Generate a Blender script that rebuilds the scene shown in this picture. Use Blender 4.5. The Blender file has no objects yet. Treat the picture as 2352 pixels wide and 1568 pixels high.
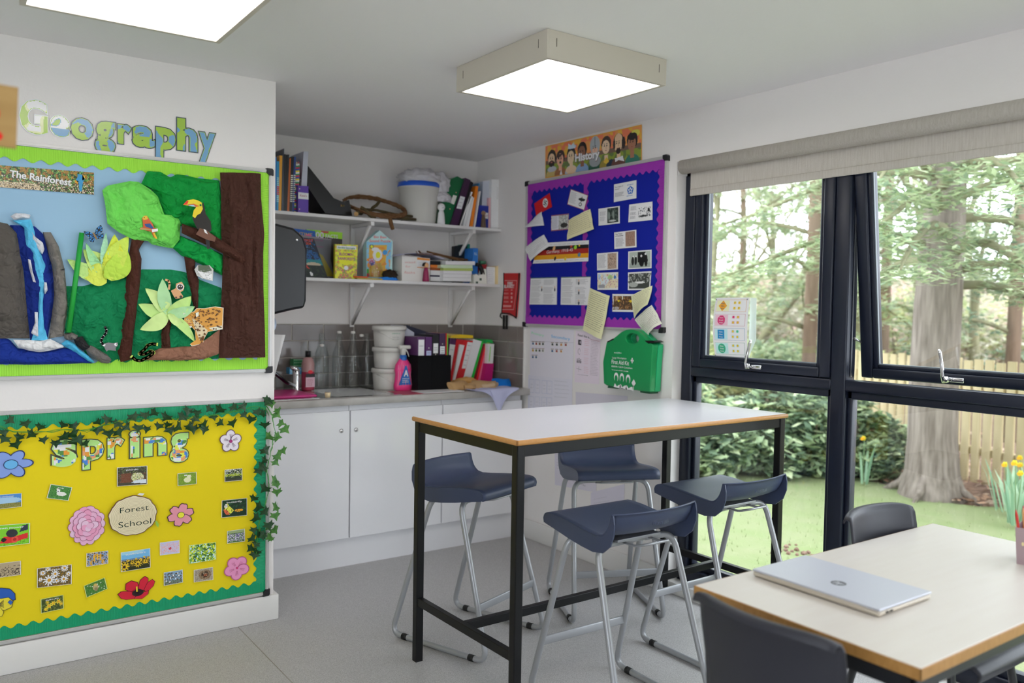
# Classroom corner with display boards, kitchenette, stools and garden windows
import bpy, bmesh, math, random
from math import sin, cos, pi, radians
from mathutils import Vector, Matrix
random.seed(7)
SC = bpy.context.scene
COL = SC.collection

# ------------------------------------------------------------ camera
F_PX, YAW, PITCH, ROLL, EYE = 1914.0402, 0.6191581, 0.0398726, 0.0165175, 1.40
fw = Vector((sin(YAW)*cos(PITCH), cos(YAW)*cos(PITCH), -sin(PITCH)))
r0 = Vector((cos(YAW), -sin(YAW), 0)); u0 = r0.cross(fw)
rt = r0*cos(ROLL)+u0*sin(ROLL); up = -r0*sin(ROLL)+u0*cos(ROLL)
cd = bpy.data.cameras.new('camera'); cam = bpy.data.objects.new('camera', cd); COL.objects.link(cam)
M = Matrix((rt, up, -fw)).transposed().to_4x4(); M.translation = Vector((0, 0, EYE)); cam.matrix_world = M
cd.sensor_width = 36; cd.lens = F_PX/2352*36; cd.clip_start = .05; cd.clip_end = 200
cd.dof.use_dof = True; cd.dof.focus_distance = 3.3; cd.dof.aperture_fstop = 2.0
SC.camera = cam
# ------------------------------------------------------------ light of the sky, exposure
SC.view_settings.view_transform = 'Standard'; SC.view_settings.look = 'None'
SC.view_settings.gamma = 1; SC.view_settings.use_curve_mapping = False
SC.view_settings.exposure = 0.04
W = bpy.data.worlds.new('overcast_sky'); SC.world = W; W.use_nodes = True
bg = W.node_tree.nodes['Background']; bg.inputs[0].default_value = (.85, .925, 1, 1); bg.inputs[1].default_value = 6.0
LAMP_POWER = 5.2

def on(px, py, ax, val):
    """point where the sight line of a measured photo point meets the plane axis = val"""
    d = rt*((px-1176)/F_PX)+up*((784-py)/F_PX)+fw
    C = Vector((0, 0, EYE)); return C+d*((val-C[ax])/d[ax])

# ------------------------------------------------------------ materials
def lin(h, k=1.0):
    if isinstance(h, str):
        h = h.lstrip('#'); c = [int(h[i:i+2], 16)/255 for i in (0, 2, 4)]
    else: c = [x/255 for x in h]
    return tuple(min(.92, ((x/12.92) if x < .04045 else ((x+.055)/1.055)**2.4)*k) for x in c)+(1,)
MATS = {}
def mat(name, h='808080', rough=.5, metal=0, spec=.5, k=1.0, noise=None, bump=None, coat=0, wave=None, trans=0, wood=None):
    if name in MATS: return MATS[name]
    m = bpy.data.materials.new(name); m.use_nodes = True; MATS[name] = m
    nt = m.node_tree; b = nt.nodes['Principled BSDF']; L = nt.links.new
    b.inputs['Base Color'].default_value = lin(h, k); b.inputs['Roughness'].default_value = rough
    b.inputs['Metallic'].default_value = metal; b.inputs['Specular IOR Level'].default_value = spec
    b.inputs['Coat Weight'].default_value = coat
    tc = nt.nodes.new('ShaderNodeTexCoord')
    if trans: b.inputs['Transmission Weight'].default_value = trans
    if noise:   # (scale, second colour, contrast, stretch)
        n = nt.nodes.new('ShaderNodeTexNoise'); n.inputs['Scale'].default_value = noise[0]; n.inputs['Detail'].default_value = 4
        mp = nt.nodes.new('ShaderNodeMapping'); mp.inputs['Scale'].default_value = noise[3] if len(noise) > 3 else (1, 1, 1)
        r = nt.nodes.new('ShaderNodeValToRGB'); c = noise[2]
        r.color_ramp.elements[0].position = .5-c; r.color_ramp.elements[1].position = .5+c
        r.color_ramp.elements[0].color = lin(h, k); r.color_ramp.elements[1].color = lin(noise[1], k)
        L(tc.outputs['Object'], mp.inputs[0]); L(mp.outputs[0], n.inputs['Vector']); L(n.outputs['Fac'], r.inputs[0]); L(r.outputs[0], b.inputs['Base Color'])
    if bump:    # (scale, strength, stretch)
        n = nt.nodes.new('ShaderNodeTexNoise'); n.inputs['Scale'].default_value = bump[0]; n.inputs['Detail'].default_value = 3
        mp = nt.nodes.new('ShaderNodeMapping'); mp.inputs['Scale'].default_value = bump[2] if len(bump) > 2 else (1, 1, 1)
        bp = nt.nodes.new('ShaderNodeBump'); bp.inputs['Strength'].default_value = bump[1]; bp.inputs['Distance'].default_value = .01
        L(tc.outputs['Object'], mp.inputs[0]); L(mp.outputs[0], n.inputs['Vector']); L(n.outputs['Fac'], bp.inputs['Height']); L(bp.outputs[0], b.inputs['Normal'])
    return m
def print_mat(name, rough=.45, spec=.4, crease=0):
    """paper, card and print: the colour of each face of the mesh is its ink"""
    if name in MATS: return MATS[name]
    m = bpy.data.materials.new(name); m.use_nodes = True; MATS[name] = m
    nt = m.node_tree; b = nt.nodes['Principled BSDF']; a = nt.nodes.new('ShaderNodeAttribute'); a.attribute_name = 'Ink'
    nt.links.new(a.outputs['Color'], b.inputs['Base Color']); b.inputs['Roughness'].default_value = rough; b.inputs['Specular IOR Level'].default_value = spec
    if crease:
        tc = nt.nodes.new('ShaderNodeTexCoord'); v = nt.nodes.new('ShaderNodeTexVoronoi'); v.inputs['Scale'].default_value = 38; v.feature = 'DISTANCE_TO_EDGE'; v2 = nt.nodes.new('ShaderNodeTexNoise'); v2.inputs['Scale'].default_value = 22; v2.inputs['Detail'].default_value = 5
        ad = nt.nodes.new('ShaderNodeVectorMath'); mu = nt.nodes.new('ShaderNodeVectorMath'); mu.operation = 'SCALE'; mu.inputs['Scale'].default_value = .05; L = nt.links.new
        n3 = nt.nodes.new('ShaderNodeTexNoise'); n3.inputs['Scale'].default_value = 14; L(tc.outputs['Object'], n3.inputs['Vector']); L(n3.outputs['Color'], mu.inputs[0]); L(tc.outputs['Object'], ad.inputs[0]); L(mu.outputs[0], ad.inputs[1]); L(ad.outputs[0], v.inputs['Vector']); L(ad.outputs[0], v2.inputs['Vector'])
        sm = nt.nodes.new('ShaderNodeMath'); sm.operation = 'ADD'; L(v.outputs['Distance'], sm.inputs[0]); L(v2.outputs['Fac'], sm.inputs[1])
        bp = nt.nodes.new('ShaderNodeBump'); bp.inputs['Strength'].default_value = crease; bp.inputs['Distance'].default_value = .02; L(sm.outputs[0], bp.inputs['Height']); L(bp.outputs[0], b.inputs['Normal'])
    return m
CREPE = print_mat('creased_paper', .75, .2, .55)
INK = print_mat('printed_card'); INKM = print_mat('matt_paper', .8, .2); GLOSSY = print_mat('laminated_print', .16, .6); PLAST = print_mat('coloured_plastic', .35, .45)
def glass_mat(name, tint=(1, 1, 1), r=.0, edge=.55, base=.035):
    m = bpy.data.materials.new(name); m.use_nodes = True; nt = m.node_tree; nt.nodes.clear(); N = nt.nodes.new; L = nt.links.new
    o = N('ShaderNodeOutputMaterial'); t = N('ShaderNodeBsdfTransparent'); g = N('ShaderNodeBsdfGlossy'); lw = N('ShaderNodeLayerWeight'); pw = N('ShaderNodeMath'); ma = N('ShaderNodeMath'); mx = N('ShaderNodeMixShader')
    t.inputs[0].default_value = (*tint, 1); g.inputs['Roughness'].default_value = r; pw.operation = 'POWER'; pw.inputs[1].default_value = 4; ma.operation = 'MULTIPLY_ADD'; ma.inputs[1].default_value = edge; ma.inputs[2].default_value = base
    lw.inputs['Blend'].default_value = .5; L(lw.outputs['Facing'], pw.inputs[0]); L(pw.outputs[0], ma.inputs[0]); L(ma.outputs[0], mx.inputs[0]); L(t.outputs[0], mx.inputs[1]); L(g.outputs[0], mx.inputs[2]); L(mx.outputs[0], o.inputs[0])
    MATS[name] = m; return m
def emit_mat(name, col, s):
    m = bpy.data.materials.new(name); m.use_nodes = True; b = m.node_tree.nodes['Principled BSDF']
    b.inputs['Base Color'].default_value = (.8, .8, .8, 1); b.inputs['Emission Color'].default_value = (*col, 1); b.inputs['Emission Strength'].default_value = s
    return m

# ------------------------------------------------------------ mesh builder
class MB:
    def __init__(s, col=None): s.v = []; s.f = []; s.c = []; s.sm = []; s.col = col or (.8, .8, .8, 1); s.mi = []; s.m = 0; s.smooth = False
    def ink(s, h, k=1.0): s.col = lin(h, k) if not (isinstance(h, tuple) and len(h) == 4) else h; return s
    def add(s, vs, fs, sm=None):
        o = len(s.v); s.v += [tuple(p) for p in vs]
        for f in fs: s.f.append([o+i for i in f]); s.c.append(s.col); s.sm.append(s.smooth if sm is None else sm); s.mi.append(s.m)
        return s
    def box(s, x0, x1, y0, y1, z0, z1, M=None):
        vs = [Vector((x, y, z)) for z in (z0, z1) for y in (y0, y1) for x in (x0, x1)]
        if M: vs = [M@p for p in vs]
        return s.add(vs, [(0, 2, 3, 1), (4, 5, 7, 6), (0, 1, 5, 4), (2, 6, 7, 3), (0, 4, 6, 2), (1, 3, 7, 5)], False)
    def rbox(s, x0, x1, y0, y1, z0, z1, r=.005, M=None, seg=2):
        bm = bmesh.new(); bmesh.ops.create_cube(bm, size=1)
        for v in bm.verts: v.co = Vector(((x0+x1)/2+v.co.x*(x1-x0), (y0+y1)/2+v.co.y*(y1-y0), (z0+z1)/2+v.co.z*(z1-z0)))
        r = min(r, .49*min(abs(x1-x0), abs(y1-y0), abs(z1-z0)))
        bmesh.ops.bevel(bm, geom=bm.edges[:], offset=r, segments=seg, affect='EDGES', profile=.5)
        bm.verts.index_update(); vs = [(M@v.co if M else v.co) for v in bm.verts]; fs = [[v.index for v in f.verts] for f in bm.faces]; bm.free()
        return s.add(vs, fs, seg > 1 and r > .003)
    def tube(s, pts, r, n=10, caps=True, rb=None):
        pts = [Vector(p) for p in pts]; rs = r if isinstance(r, (list, tuple)) else [r]*len(pts); vs = []; fs = []
        ref = None
        for i, p in enumerate(pts):
            t = (pts[min(i+1, len(pts)-1)]-pts[max(i-1, 0)]).normalized()
            if ref is None: ref = t.orthogonal().normalized()
            a = (ref-t*ref.dot(t)); a = a.normalized() if a.length > 1e-6 else t.orthogonal().normalized(); ref = a; b = t.cross(a)
            for k in range(n): vs.append(p+(a*cos(2*pi*k/n)+b*sin(2*pi*k/n)*(rb or 1))*rs[i])
        for i in range(len(pts)-1):
            for k in range(n): fs.append((i*n+k, i*n+(k+1) % n, (i+1)*n+(k+1) % n, (i+1)*n+k))
        s.add(vs, fs, True)
        if caps: o = len(s.v)-len(vs); s.add([], []); s.f += [[o+k for k in range(n)][::-1], [o+(len(pts)-1)*n+k for k in range(n)]]; s.c += [s.col]*2; s.sm += [False]*2; s.mi += [s.m]*2
        return s
    def lathe(s, prof, c=(0, 0, 0), n=20, M=None, sm=True):
        vs = []; fs = []
        for r, z in prof:
            for k in range(n): vs.append(Vector((c[0]+r*cos(2*pi*k/n), c[1]+r*sin(2*pi*k/n), c[2]+z)))
        if M: vs = [M@p for p in vs]
        for i in range(len(prof)-1):
            for k in range(n): fs.append((i*n+k, i*n+(k+1) % n, (i+1)*n+(k+1) % n, (i+1)*n+k))
        return s.add(vs, fs, sm)
    def grid(s, fn, nu, nv, sm=True, colfn=None):
        vs = [fn(i/nu, j/nv) for j in range(nv+1) for i in range(nu+1)]
        o = len(s.v); s.v += [tuple(p) for p in vs]
        for j in range(nv):
            for i in range(nu):
                a = o+j*(nu+1)+i; s.f.append([a, a+1, a+nu+2, a+nu+1]); s.c.append(colfn(i/nu, j/nv) if colfn else s.col); s.sm.append(sm); s.mi.append(s.m)
        return s
    def prism(s, poly, fr, n0, n1):
        """2-D outline in frame fr, between depths n0 and n1"""
        a = [fr(u, v, n0) for u, v in poly]; b = [fr(u, v, n1) for u, v in poly]; N = len(poly)
        area = sum(poly[i][0]*poly[(i+1) % N][1]-poly[(i+1) % N][0]*poly[i][1] for i in range(N))
        ft = list(range(N)); top = [N+i for i in ft]; side = [(i, (i+1) % N, N+(i+1) % N, N+i) for i in ft]
        if area < 0: top = top[::-1]; side = [x[::-1] for x in side]; 
        else: ft = ft[::-1]
        return s.add(a+b, [ft, top]+side, False)
    def build(s, name, m, parent=None, solid=0, sub=0, bev=0):
        me = bpy.data.meshes.new(name)
        if parent is None or parent.get('_world'):
            xs = [p[0] for p in s.v]; ys = [p[1] for p in s.v]; zs = [p[2] for p in s.v]
            O = Vector(((min(xs)+max(xs))/2, (min(ys)+max(ys))/2, min(zs)))
        else: O = Vector((0, 0, 0))
        me.from_pydata([tuple(Vector(p)-O) for p in s.v], [], s.f)
        for mm in (m if isinstance(m, (list, tuple)) else [m]): me.materials.append(mm)
        me.polygons.foreach_set('use_smooth', s.sm); me.polygons.foreach_set('material_index', s.mi)
        at = me.attributes.new('Ink', 'FLOAT_COLOR', 'CORNER'); buf = []
        for p, c in zip(me.polygons, s.c): buf += list(c)*p.loop_total
        at.data.foreach_set('color', buf); me.validate()
        o = bpy.data.objects.new(name, me); COL.objects.link(o)
        o.location = O-(parent.location if parent is not None and parent.get('_world') else Vector())
        if parent is not None:
            o.parent = parent
            if parent.type == 'MESH': o.location = O-ORG[parent.name]
        ORG[o.name] = O
        if parent is not None and parent.get('_world') and parent.type == 'MESH': pass
        if parent is None: o['_world'] = 1
        if parent is not None and parent.get('_world'): o['_world'] = 1
        if bev: b = o.modifiers.new('bevel', 'BEVEL'); b.width = bev; b.segments = 2; b.limit_method = 'ANGLE'
        if solid: d = o.modifiers.new('thickness', 'SOLIDIFY'); d.thickness = solid; d.offset = -1
        if sub: d = o.modifiers.new('smooth', 'SUBSURF'); d.levels = d.render_levels = sub
        return o
ORG = {}
def tag(o, label=None, cat=None, group=None, kind=None):
    if label: o['label'] = label
    if cat: o['category'] = cat
    if group: o['group'] = group
    if kind: o['kind'] = kind
    return o
def thing(name, label, cat, loc=(0, 0, 0), group=None, world=True):
    o = bpy.data.objects.new(name, None); COL.objects.link(o); o.empty_display_size = .05; o.location = Vector(loc)
    if world: o['_world'] = 1
    ORG[o.name] = Vector(loc)
    return tag(o, label, cat, group)
def struct(name, mb, m, parent=None, **k):
    o = mb.build(name, m, parent, **k)
    if parent is None: o['kind'] = 'structure'
    return o
def dup(root, loc, rz=0, label=None, group=None):
    r = root.copy(); COL.objects.link(r); r.location = loc; r.rotation_euler = (0, 0, rz)
    if label: r['label'] = label
    if group: r['group'] = group
    for ch in list(root.children):
        c = ch.copy(); COL.objects.link(c); c.parent = r
        for g in list(ch.children):
            d = g.copy(); COL.objects.link(d); d.parent = c
    return r
def smoothpath(pts, r=.05, n=6):
    """polyline with its corners rounded to radius-like offset r"""
    pts = [Vector(p) for p in pts]; out = [pts[0]]
    for i in range(1, len(pts)-1):
        a, b, c = pts[i-1], pts[i], pts[i+1]; ra = min(r, (a-b).length*.49); rc = min(r, (c-b).length*.49)
        p = b+(a-b).normalized()*ra; q = b+(c-b).normalized()*rc
        for k in range(n+1): t = k/n; out.append(p*(1-t)**2+b*2*t*(1-t)+q*t*t)
    return out+[pts[-1]]

# ------------------------------------------------------------ the room
XR, YB, YL, ZC, XP = 3.031, 4.684, 3.593, 2.366, 1.276
wallm = mat('white_wall_paint', 'f4f0ed', .75, spec=.3, bump=(90, .05))
ceilm = mat('white_ceiling_paint', 'f5f3f2', .8, spec=.25, bump=(60, .04))
skirtm = mat('white_gloss_paint', 'eceae6', .35, spec=.45)
floorm = mat('speckled_grey_vinyl', 'c6c4c3', .42, spec=.45, noise=(420, 'a3a1a0', .09), bump=(300, .03))
struct('floor', MB().box(-2.6, 3.30, -3.6, 4.8, -.12, 0), floorm)
struct('ceiling', MB().box(-2.6, 3.30, -3.6, 4.8, ZC, ZC+.12), ceilm)
struct('wall_back', MB().box(XP-.1, 3.30, YB, YB+.12, 0, ZC), wallm)
struct('wall_left', MB().box(-2.6, XP, YL, YL+.14, 0, ZC).box(XP-.14, XP, YL+.14, YB, 0, ZC), wallm)
YW0 = 2.885          # where the wall stops and the window begins
w = MB().box(XR, 3.24, YW0, YB, 0, ZC).box(XR, 3.30, -3.4, YW0, 2.128, ZC).box(XR, 3.30, -3.6, -3.4, 0, ZC)
struct('wall_right', w, wallm)
struct('wall_rear', MB().box(-2.6, 3.30, -3.72, -3.6, 0, ZC), wallm)
struct('wall_side', MB().box(-2.72, -2.6, -3.72, -3.0, 0, ZC).box(-2.72, -2.6, .62, 4.8, 0, ZC).box(-2.72, -2.6, -3.0, .62, 0, .6).box(-2.72, -2.6, -3.0, .62, 2.2, ZC), wallm)  # opening left for the added fill window
rw = MB()      # added window, never in view, lets in extra daylight as fill
for y in (-3.0, -1.82, -.63, .56): rw.box(-2.70, -2.64, y, y+.06, .6, 2.2)
rw.box(-2.70, -2.64, -3.0, .62, .6, .66).box(-2.70, -2.64, -3.0, .62, 2.14, 2.2)
struct('fill_window', rw, mat('anthracite_upvc', '1a2030', .36, spec=.4, bump=(400, .04, (1, 1, .1))))
struct('bounce_slab', MB().box(-12, -2.72, -8, 7, -.15, -.10), mat('pale_bounce_ground', 'c9c6c0', .9))  # unseen ground added to bounce daylight in through the side opening
b = MB().rbox(-2.6, XP+.02, YL-.018, YL, 0, .112, .004).rbox(XP, XP+.02, YL+.0005, YL+.3, 0, .112, .004)
struct('baseboard_left', b, skirtm)
struct('baseboard_right', MB().rbox(XR-.018, XR, YW0, 4.10, 0, .114, .004), skirtm)
struct('trim_1', MB().box(XR+.002, 3.16, -3.4, YW0, 0, .055), skirtm)
struct('trim_2', MB().box(1.114, 1.117, 2.2, YL-.018, 0, .0012), mat('seam_weld', 'a09a92', .6))

# ------------------------------------------------------------ ceiling lights
lampm = mat('lamp_housing', 'd2cabc', .5); diff = emit_mat('lamp_diffuser', (1, .95, .93), LAMP_POWER); dark = mat('dark_slot', '5a544c', .7)
def lamp(x0, x1, y0, y1, label):
    cx, cy = (x0+x1)/2, (y0+y1)/2; t = thing('ceiling_light', label, 'ceiling light', (cx, cy, 2.27), 'square ceiling lights')
    h = MB(); z0 = 2.27
    for a in ((x0, x0+.008, y0, y1), (x1-.008, x1, y0, y1), (x0+.0082, x1-.0082, y0, y0+.008), (x0+.0082, x1-.0082, y1-.008, y1)): h.box(*a, z0, ZC-.001)
    h.box(x0+.009, x1-.009, y0+.009, y1-.009, ZC-.006, ZC-.001)
    h.build('housing', lampm, t)
    r = MB()
    for a in ((x0, x0+.016, y0, y1), (x1-.016, x1, y0, y1), (x0+.0162, x1-.0162, y0, y0+.016), (x0+.0162, x1-.0162, y1-.016, y1)): r.box(*a, z0-.004, z0-.0002)
    r.build('rim', lampm, t)
    MB().box(x0+.012, x1-.012, y0+.012, y1-.012, z0+.0005, z0+.004).build('diffuser', diff, t)
    for yy in (y0+.05, y1-.05): MB().box(x0-.0008, x0+.001, yy, yy+.002, z0+.04, z0+.07).build('slot', dark, t)
    for xx in (x0+.04, x1-.04): MB().box(xx, xx+.002, y0-.0008, y0+.001, z0+.04, z0+.07).build('slot', dark, t)
lamp(1.775, 2.355, 2.31, 2.905, 'square white ceiling light seen whole, above the high table')
lamp(.25, .828, 2.285, 2.874, 'square ceiling light cut by the top edge, above the display wall')
for i, (x, y) in enumerate(((.25, .1), (1.775, .1), (.25, -2.2), (1.775, -2.2))):  # extra unseen lights, added to brighten the room
    lamp(x, x+.58, y, y+.59, 'square ceiling light added out of view behind the camera for room fill')

# ------------------------------------------------------------ window wall
frm = mat('anthracite_upvc', '1a2030', .36, spec=.4, bump=(400, .04, (1, 1, .1)))
gls = glass_mat('window_glass'); gasket = mat('grey_gasket', '7d858c', .4); chrome = mat('chrome', 'd8d8d8', .12, metal=1)
steel = mat('stay_steel', 'b0b0b0', .3, metal=1)
WX0, WX1 = 3.092, 3.162
win = thing('window_1', None, None, (3.12, 1.15, .055)); win['kind'] = 'structure'
def bar(mb, y0, y1, z0, z1, x0=WX0, x1=WX1, r=.007): mb.rbox(x0, x1, min(y0, y1), max(y0, y1), z0, z1, r, seg=2)
mull = [(2.0515-.8415*i, 1.981-.841*i) for i in range(6)]
m_ = MB(); bar(m_, YW0, 2.82, .055, 2.12); bar(m_, -3.4, -2.99, .055, 2.12)
for a, c in mull: bar(m_, a, c, .1245, 2.0555)
bar(m_, YW0, -3.4, .055, .125); bar(m_, YW0, -3.4, 2.055, 2.125)
lights = [(2.82, 2.0515)]+[(1.981-.841*i, 1.211-.841*i) for i in range(6)]  # run lengthened behind the camera to let in more daylight
for a, c in lights: bar(m_, a+.004, c-.004, 1.082, 1.128)
m_.build('window_frame', frm, win)
for i, (a, c) in enumerate(lights):
    g = MB(); bar(g, a, a-.022, .125, 1.082, WX0+.02, WX1-.01, .004); bar(g, c+.022, c, .125, 1.082, WX0+.02, WX1-.01, .004)
    bar(g, a, c, .125, .155, WX0+.02, WX1-.01, .004); bar(g, a, c, 1.05, 1.082, WX0+.02, WX1-.01, .004)
    g.build('glazing_bead', frm, win)
    MB().box(3.124, 3.128, c+.02, a-.02, .15, 1.055).build('fixed_pane', gls, win)
    # opening sash
    tilt = .108 if i == 1 else 0
    L = 2.06-1.130; ang = math.asin(tilt/L)
    T = Matrix.Translation((WX0+.004, 0, 2.062))@Matrix.Rotation(-ang, 4, 'Y')
    sb = MB(); x0, x1 = -.006, .052
    def sbar(y0, y1, z0, z1): sb.rbox(x0, x1, min(y0, y1), max(y0, y1), z0, z1, .007, T)
    def sbead(y0, y1, z0, z1): sb.rbox(x0+.012, x1-.004, min(y0, y1), max(y0, y1), z0, z1, .004, T)
    a2, c2 = a-.003, c+.003; zb = -.932
    sbar(a2, a2-.052, zb, 0); sbar(c2, c2+.052, zb, 0); sbar(a2-.0515, c2+.0515, zb, zb+.042); sbar(a2-.0515, c2+.0515, -.05, 0)
    sbead(a2-.05, a2-.07, zb+.04, -.04); sbead(c2+.05, c2+.07, zb+.04, -.04); sbead(a2-.0695, c2+.0695, zb+.04, zb+.056); sbead(a2-.0695, c2+.0695, -.066, -.04)
    s_ = sb.build('opening_sash', frm, win)
    MB().box(.02, .024, c2+.05, a2-.05, zb+.04, -.04, T).build('sash_pane', gls, s_)
    e = MB()
    for ya, yb in ((a2-.0705, a2-.0745), (c2+.0705, c2+.0745)): e.box(.012, .02, min(ya, yb), max(ya, yb), zb+.056, -.066, T)
    e.box(.012, .02, c2+.07, a2-.07, zb+.056, zb+.060, T); e.build('gasket', gasket, s_)
    # handle
    hy = (a+c)/2+.01; H = T@Matrix.Translation((-.008, hy, zb+.022))
    h = MB(); h.rbox(-.012, 0, -.055, .012, -.009, .009, .004, H)
    h.tube([H@Vector(p) for p in ((-.006, 0, 0), (-.03, 0, .0), (-.034, 0, .012))], .009, 10)
    if i == 1: h.tube([H@Vector(p) for p in ((-.030, .010, -.008), (-.036, .010, .02), (-.030, .016, .06), (-.034, .020, .105), (-.040, .020, .118))], [.007, .008, .0065, .007, .004], 8)
    else: h.tube([H@Vector(p) for p in ((-.030, .010, -.008), (-.036, .010, .02), (-.03, .006, .06), (-.028, -.004, .105), (-.032, -.012, .125))], [.007, .008, .0065, .007, .004], 8)
    h.build('handle', chrome, s_)
    if i == 1:
        st = MB(); st.box(WX0+.03, WX0+.034, a-.003, a-.006, 1.14, 1.95); P0 = Vector((WX0+.04, a-.008, 1.30)); st.tube([P0, T@Vector((.03, a2-.004, -.80))], .005, 6); st.build('stay_arm', steel, s_)
# blind
blf = mat('taupe_blind_fabric', 'd9d3ca', .85, spec=.2, bump=(700, .25, (1, 1, .15)), noise=(160, 'cac3b8', .25, (1, 1, .08)))
bl = thing('roller_blind', 'taupe fabric roller blind drawn up over the windows', 'roller blind', (3.05, 1.15, 1.96))
MB().tube([(3.052, 2.868, 2.104), (3.052, -3.38, 2.104)], .036, 24).build('fabric_roll', blf, bl)
MB().box(3.0845, 3.086, -3.37, 2.845, 1.98, 2.10).rbox(3.080, 3.091, -3.37, 2.845, 1.962, 1.996, .004).build('blind_fabric', blf, bl)
MB().rbox(3.028, 3.09, 2.870, 2.876, 2.062, 2.127, .003).build('end_bracket', skirtm, bl)

# ------------------------------------------------------------ high table
blk = mat('black_steel', '0b0c0e', .4, spec=.3); lamn = mat('white_laminate', 'e8e8ee', .3, spec=.5); beech = mat('beech_edging', 'cf9a5c', .42, noise=(60, 'b9803f', .3, (1, 1, 8)))
ht = thing('high_table', 'tall white-topped table with beech edge and black steel frame', 'table', (2.295, 2.535, 0), world=False)
a, c = .72, .35
MB().rbox(-a+.006, a-.006, -c+.006, c-.006, .9535, .9705, .002).build('tabletop', lamn, ht)
eg = MB()
for q in ((-a, a, -c, -c+.012), (-a, a, c-.012, c), (-a, -a+.012, -c, c), (a-.012, a, -c, c)): eg.rbox(*q, .952, .970, .006)
eg.build('edge_band', beech, ht)
t = .016
for sx in (-1, 1):
    for sy in (-1, 1):
        x, y = sx*(a-.026), sy*(c-.026)
        lg = MB().rbox(x-t, x+t, y-t, y+t, 0.004, .952, .003).build('leg', blk, ht)
        MB().box(x-t+.001, x+t-.001, y-t+.001, y+t-.001, 0, .006).build('foot', mat('black_rubber', '0e0e0e', .7), lg)
ap = MB()
for sy in (-1, 1): ap.rbox(-a+.03, a-.03, sy*(c-.026)-.012, sy*(c-.026)+.012, .912, .952, .002)
for sx in (-1, 1): ap.rbox(sx*(a-.026)-.012, sx*(a-.026)+.012, -c+.03, c-.03, .912, .952, .002)
ap.build('apron', blk, ht)
for sx in (-1, 1): MB().rbox(sx*(a-.026)-.012, sx*(a-.026)+.012, -c+.03, c-.03, .225, .257, .002).build('end_rail', blk, ht)
MB().rbox(-a+.03, a-.03, -.012, .012, .225, .257, .002).build('long_rail', blk, ht)
ht.rotation_euler = (0, 0, radians(.6))

# ------------------------------------------------------------ stools
navy = mat('slate_blue_polypropylene', '3b4560', .42, spec=.5, bump=(500, .06)); tubem = mat('silver_grey_steel', 'a3a5a8', .36, metal=.35, spec=.5); rub = mat('black_clip', '101010', .6)
st0 = st = thing('bar_stool', '', 'stool', (0, 0, 0), 'low-backed stools round the high table', world=False)
TP = [(.186, .638), (.190, .655), (.183, .668), (.165, .675), (.10, .674), (.03, .667), (-.05, .658), (-.10, .655), (-.128, .662), (-.148, .682), (-.160, .708), (-.166, .736), (-.1735, .7375)]
BP = [(.180, .636), (.12, .626), (.05, .613), (-.02, .603), (-.08, .598), (-.13, .606), (-.165, .635), (-.181, .675), (-.182, .71), (-.176, .7375)]
def seg(prof, t):
    f = t*(len(prof)-1); i = min(int(f), len(prof)-2); f -= i; return tuple(prof[i][k]*(1-f)+prof[i+1][k]*f for k in range(len(prof[0])))
def seattop(u, v):
    y, z = seg(TP, v); x = (u*2-1)
    dish = .010*(1-x*x)*max(0, min(1, (.17-y)/.1)); lip = max(0, min(1, (-.10-y)/.06))
    return Vector((x*.192, y-.034*(1-x*x)*lip-.0*x, z-dish*(1-lip)))
s_ = MB().grid(seattop, 16, len(TP)*2, True)
so = s_.build('seat', navy, st, solid=.005)
for sx in (-1, 1):
    fl = MB(); poly = [(y, z) for y, z in TP]+[(y, z) for y, z in BP[::-1]]
    fl.prism(poly, lambda u, v, n, sx=sx: Vector((sx*(.192-n), u, v)), 0, .005); fl.build('seat_flange', navy, so)
b_, tb, yF, yB, tF, tB, zt = .21, .177, .236, -.267, .067, -.083, .612
R = .0115
for sx in (-1, 1):
    P = [(sx*.05, tF-.01, zt), (sx*tb, tF, zt), (sx*b_, yF, .013), (sx*b_, yB, .013), (sx*tb, tB, zt), (sx*.05, tB+.01, zt)]
    lf = MB().tube(smoothpath(P, .055, 7), R, 12).build('leg_frame', tubem, st)
    for yy in (yF-.075, yB+.075): MB().tube([(sx*b_, yy-.013, .0125), (sx*b_, yy+.013, .0125)], .0135, 12).build('glide', rub, lf)
zr = .211; tt = (zr-.013)/(zt-.013); bx = b_+(tb-b_)*tt; ry = yF+(tF-yF)*tt
MB().rbox(-bx, bx, ry-.005, ry+.005, zr-.016, zr+.016, .004).build('footrest', tubem, st)
w_ = MB()
w_.tube(smoothpath([(-.06, -.06, .612), (-.06, -.14, .612), (-.052, -.19, .628), (.052, -.19, .628), (.06, -.14, .612), (.06, -.06, .612)], .015, 4), .0045, 8)
w_.tube(smoothpath([(-.075, .08, .605), (-.075, .165, .622), (.075, .165, .622), (.075, .08, .605)], .015, 4), .0045, 8)
w_.tube([(-.05, -.08, .612), (.05, -.08, .612)], .008, 8).tube([(-.05, .06, .612), (.05, .06, .612)], .008, 8)
w_.rbox(-.10, .10, -.10, .08, .618, .628, .002)
w_.build('under_seat_wire', tubem, st)
SPOT = [(1.917, 2.952, 3.487, 'slate blue stool left of the table, its seat beside the far left table leg'), (2.634, 2.910, 2.713, 'slate blue stool behind the high table, against the wall with papers'),
        (2.005, 2.140, -.012, 'slate blue stool nearest the camera, in front of the high table'), (2.699, 2.279, .011, 'slate blue stool in front of the window, on the near side of the table')]
for i, (x, y, th, lb) in enumerate(SPOT):
    if i == 0: st.location = (x, y, 0); st.rotation_euler = (0, 0, th); st['label'] = lb
    else: dup(st, (x, y, 0), th, lb)

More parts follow.
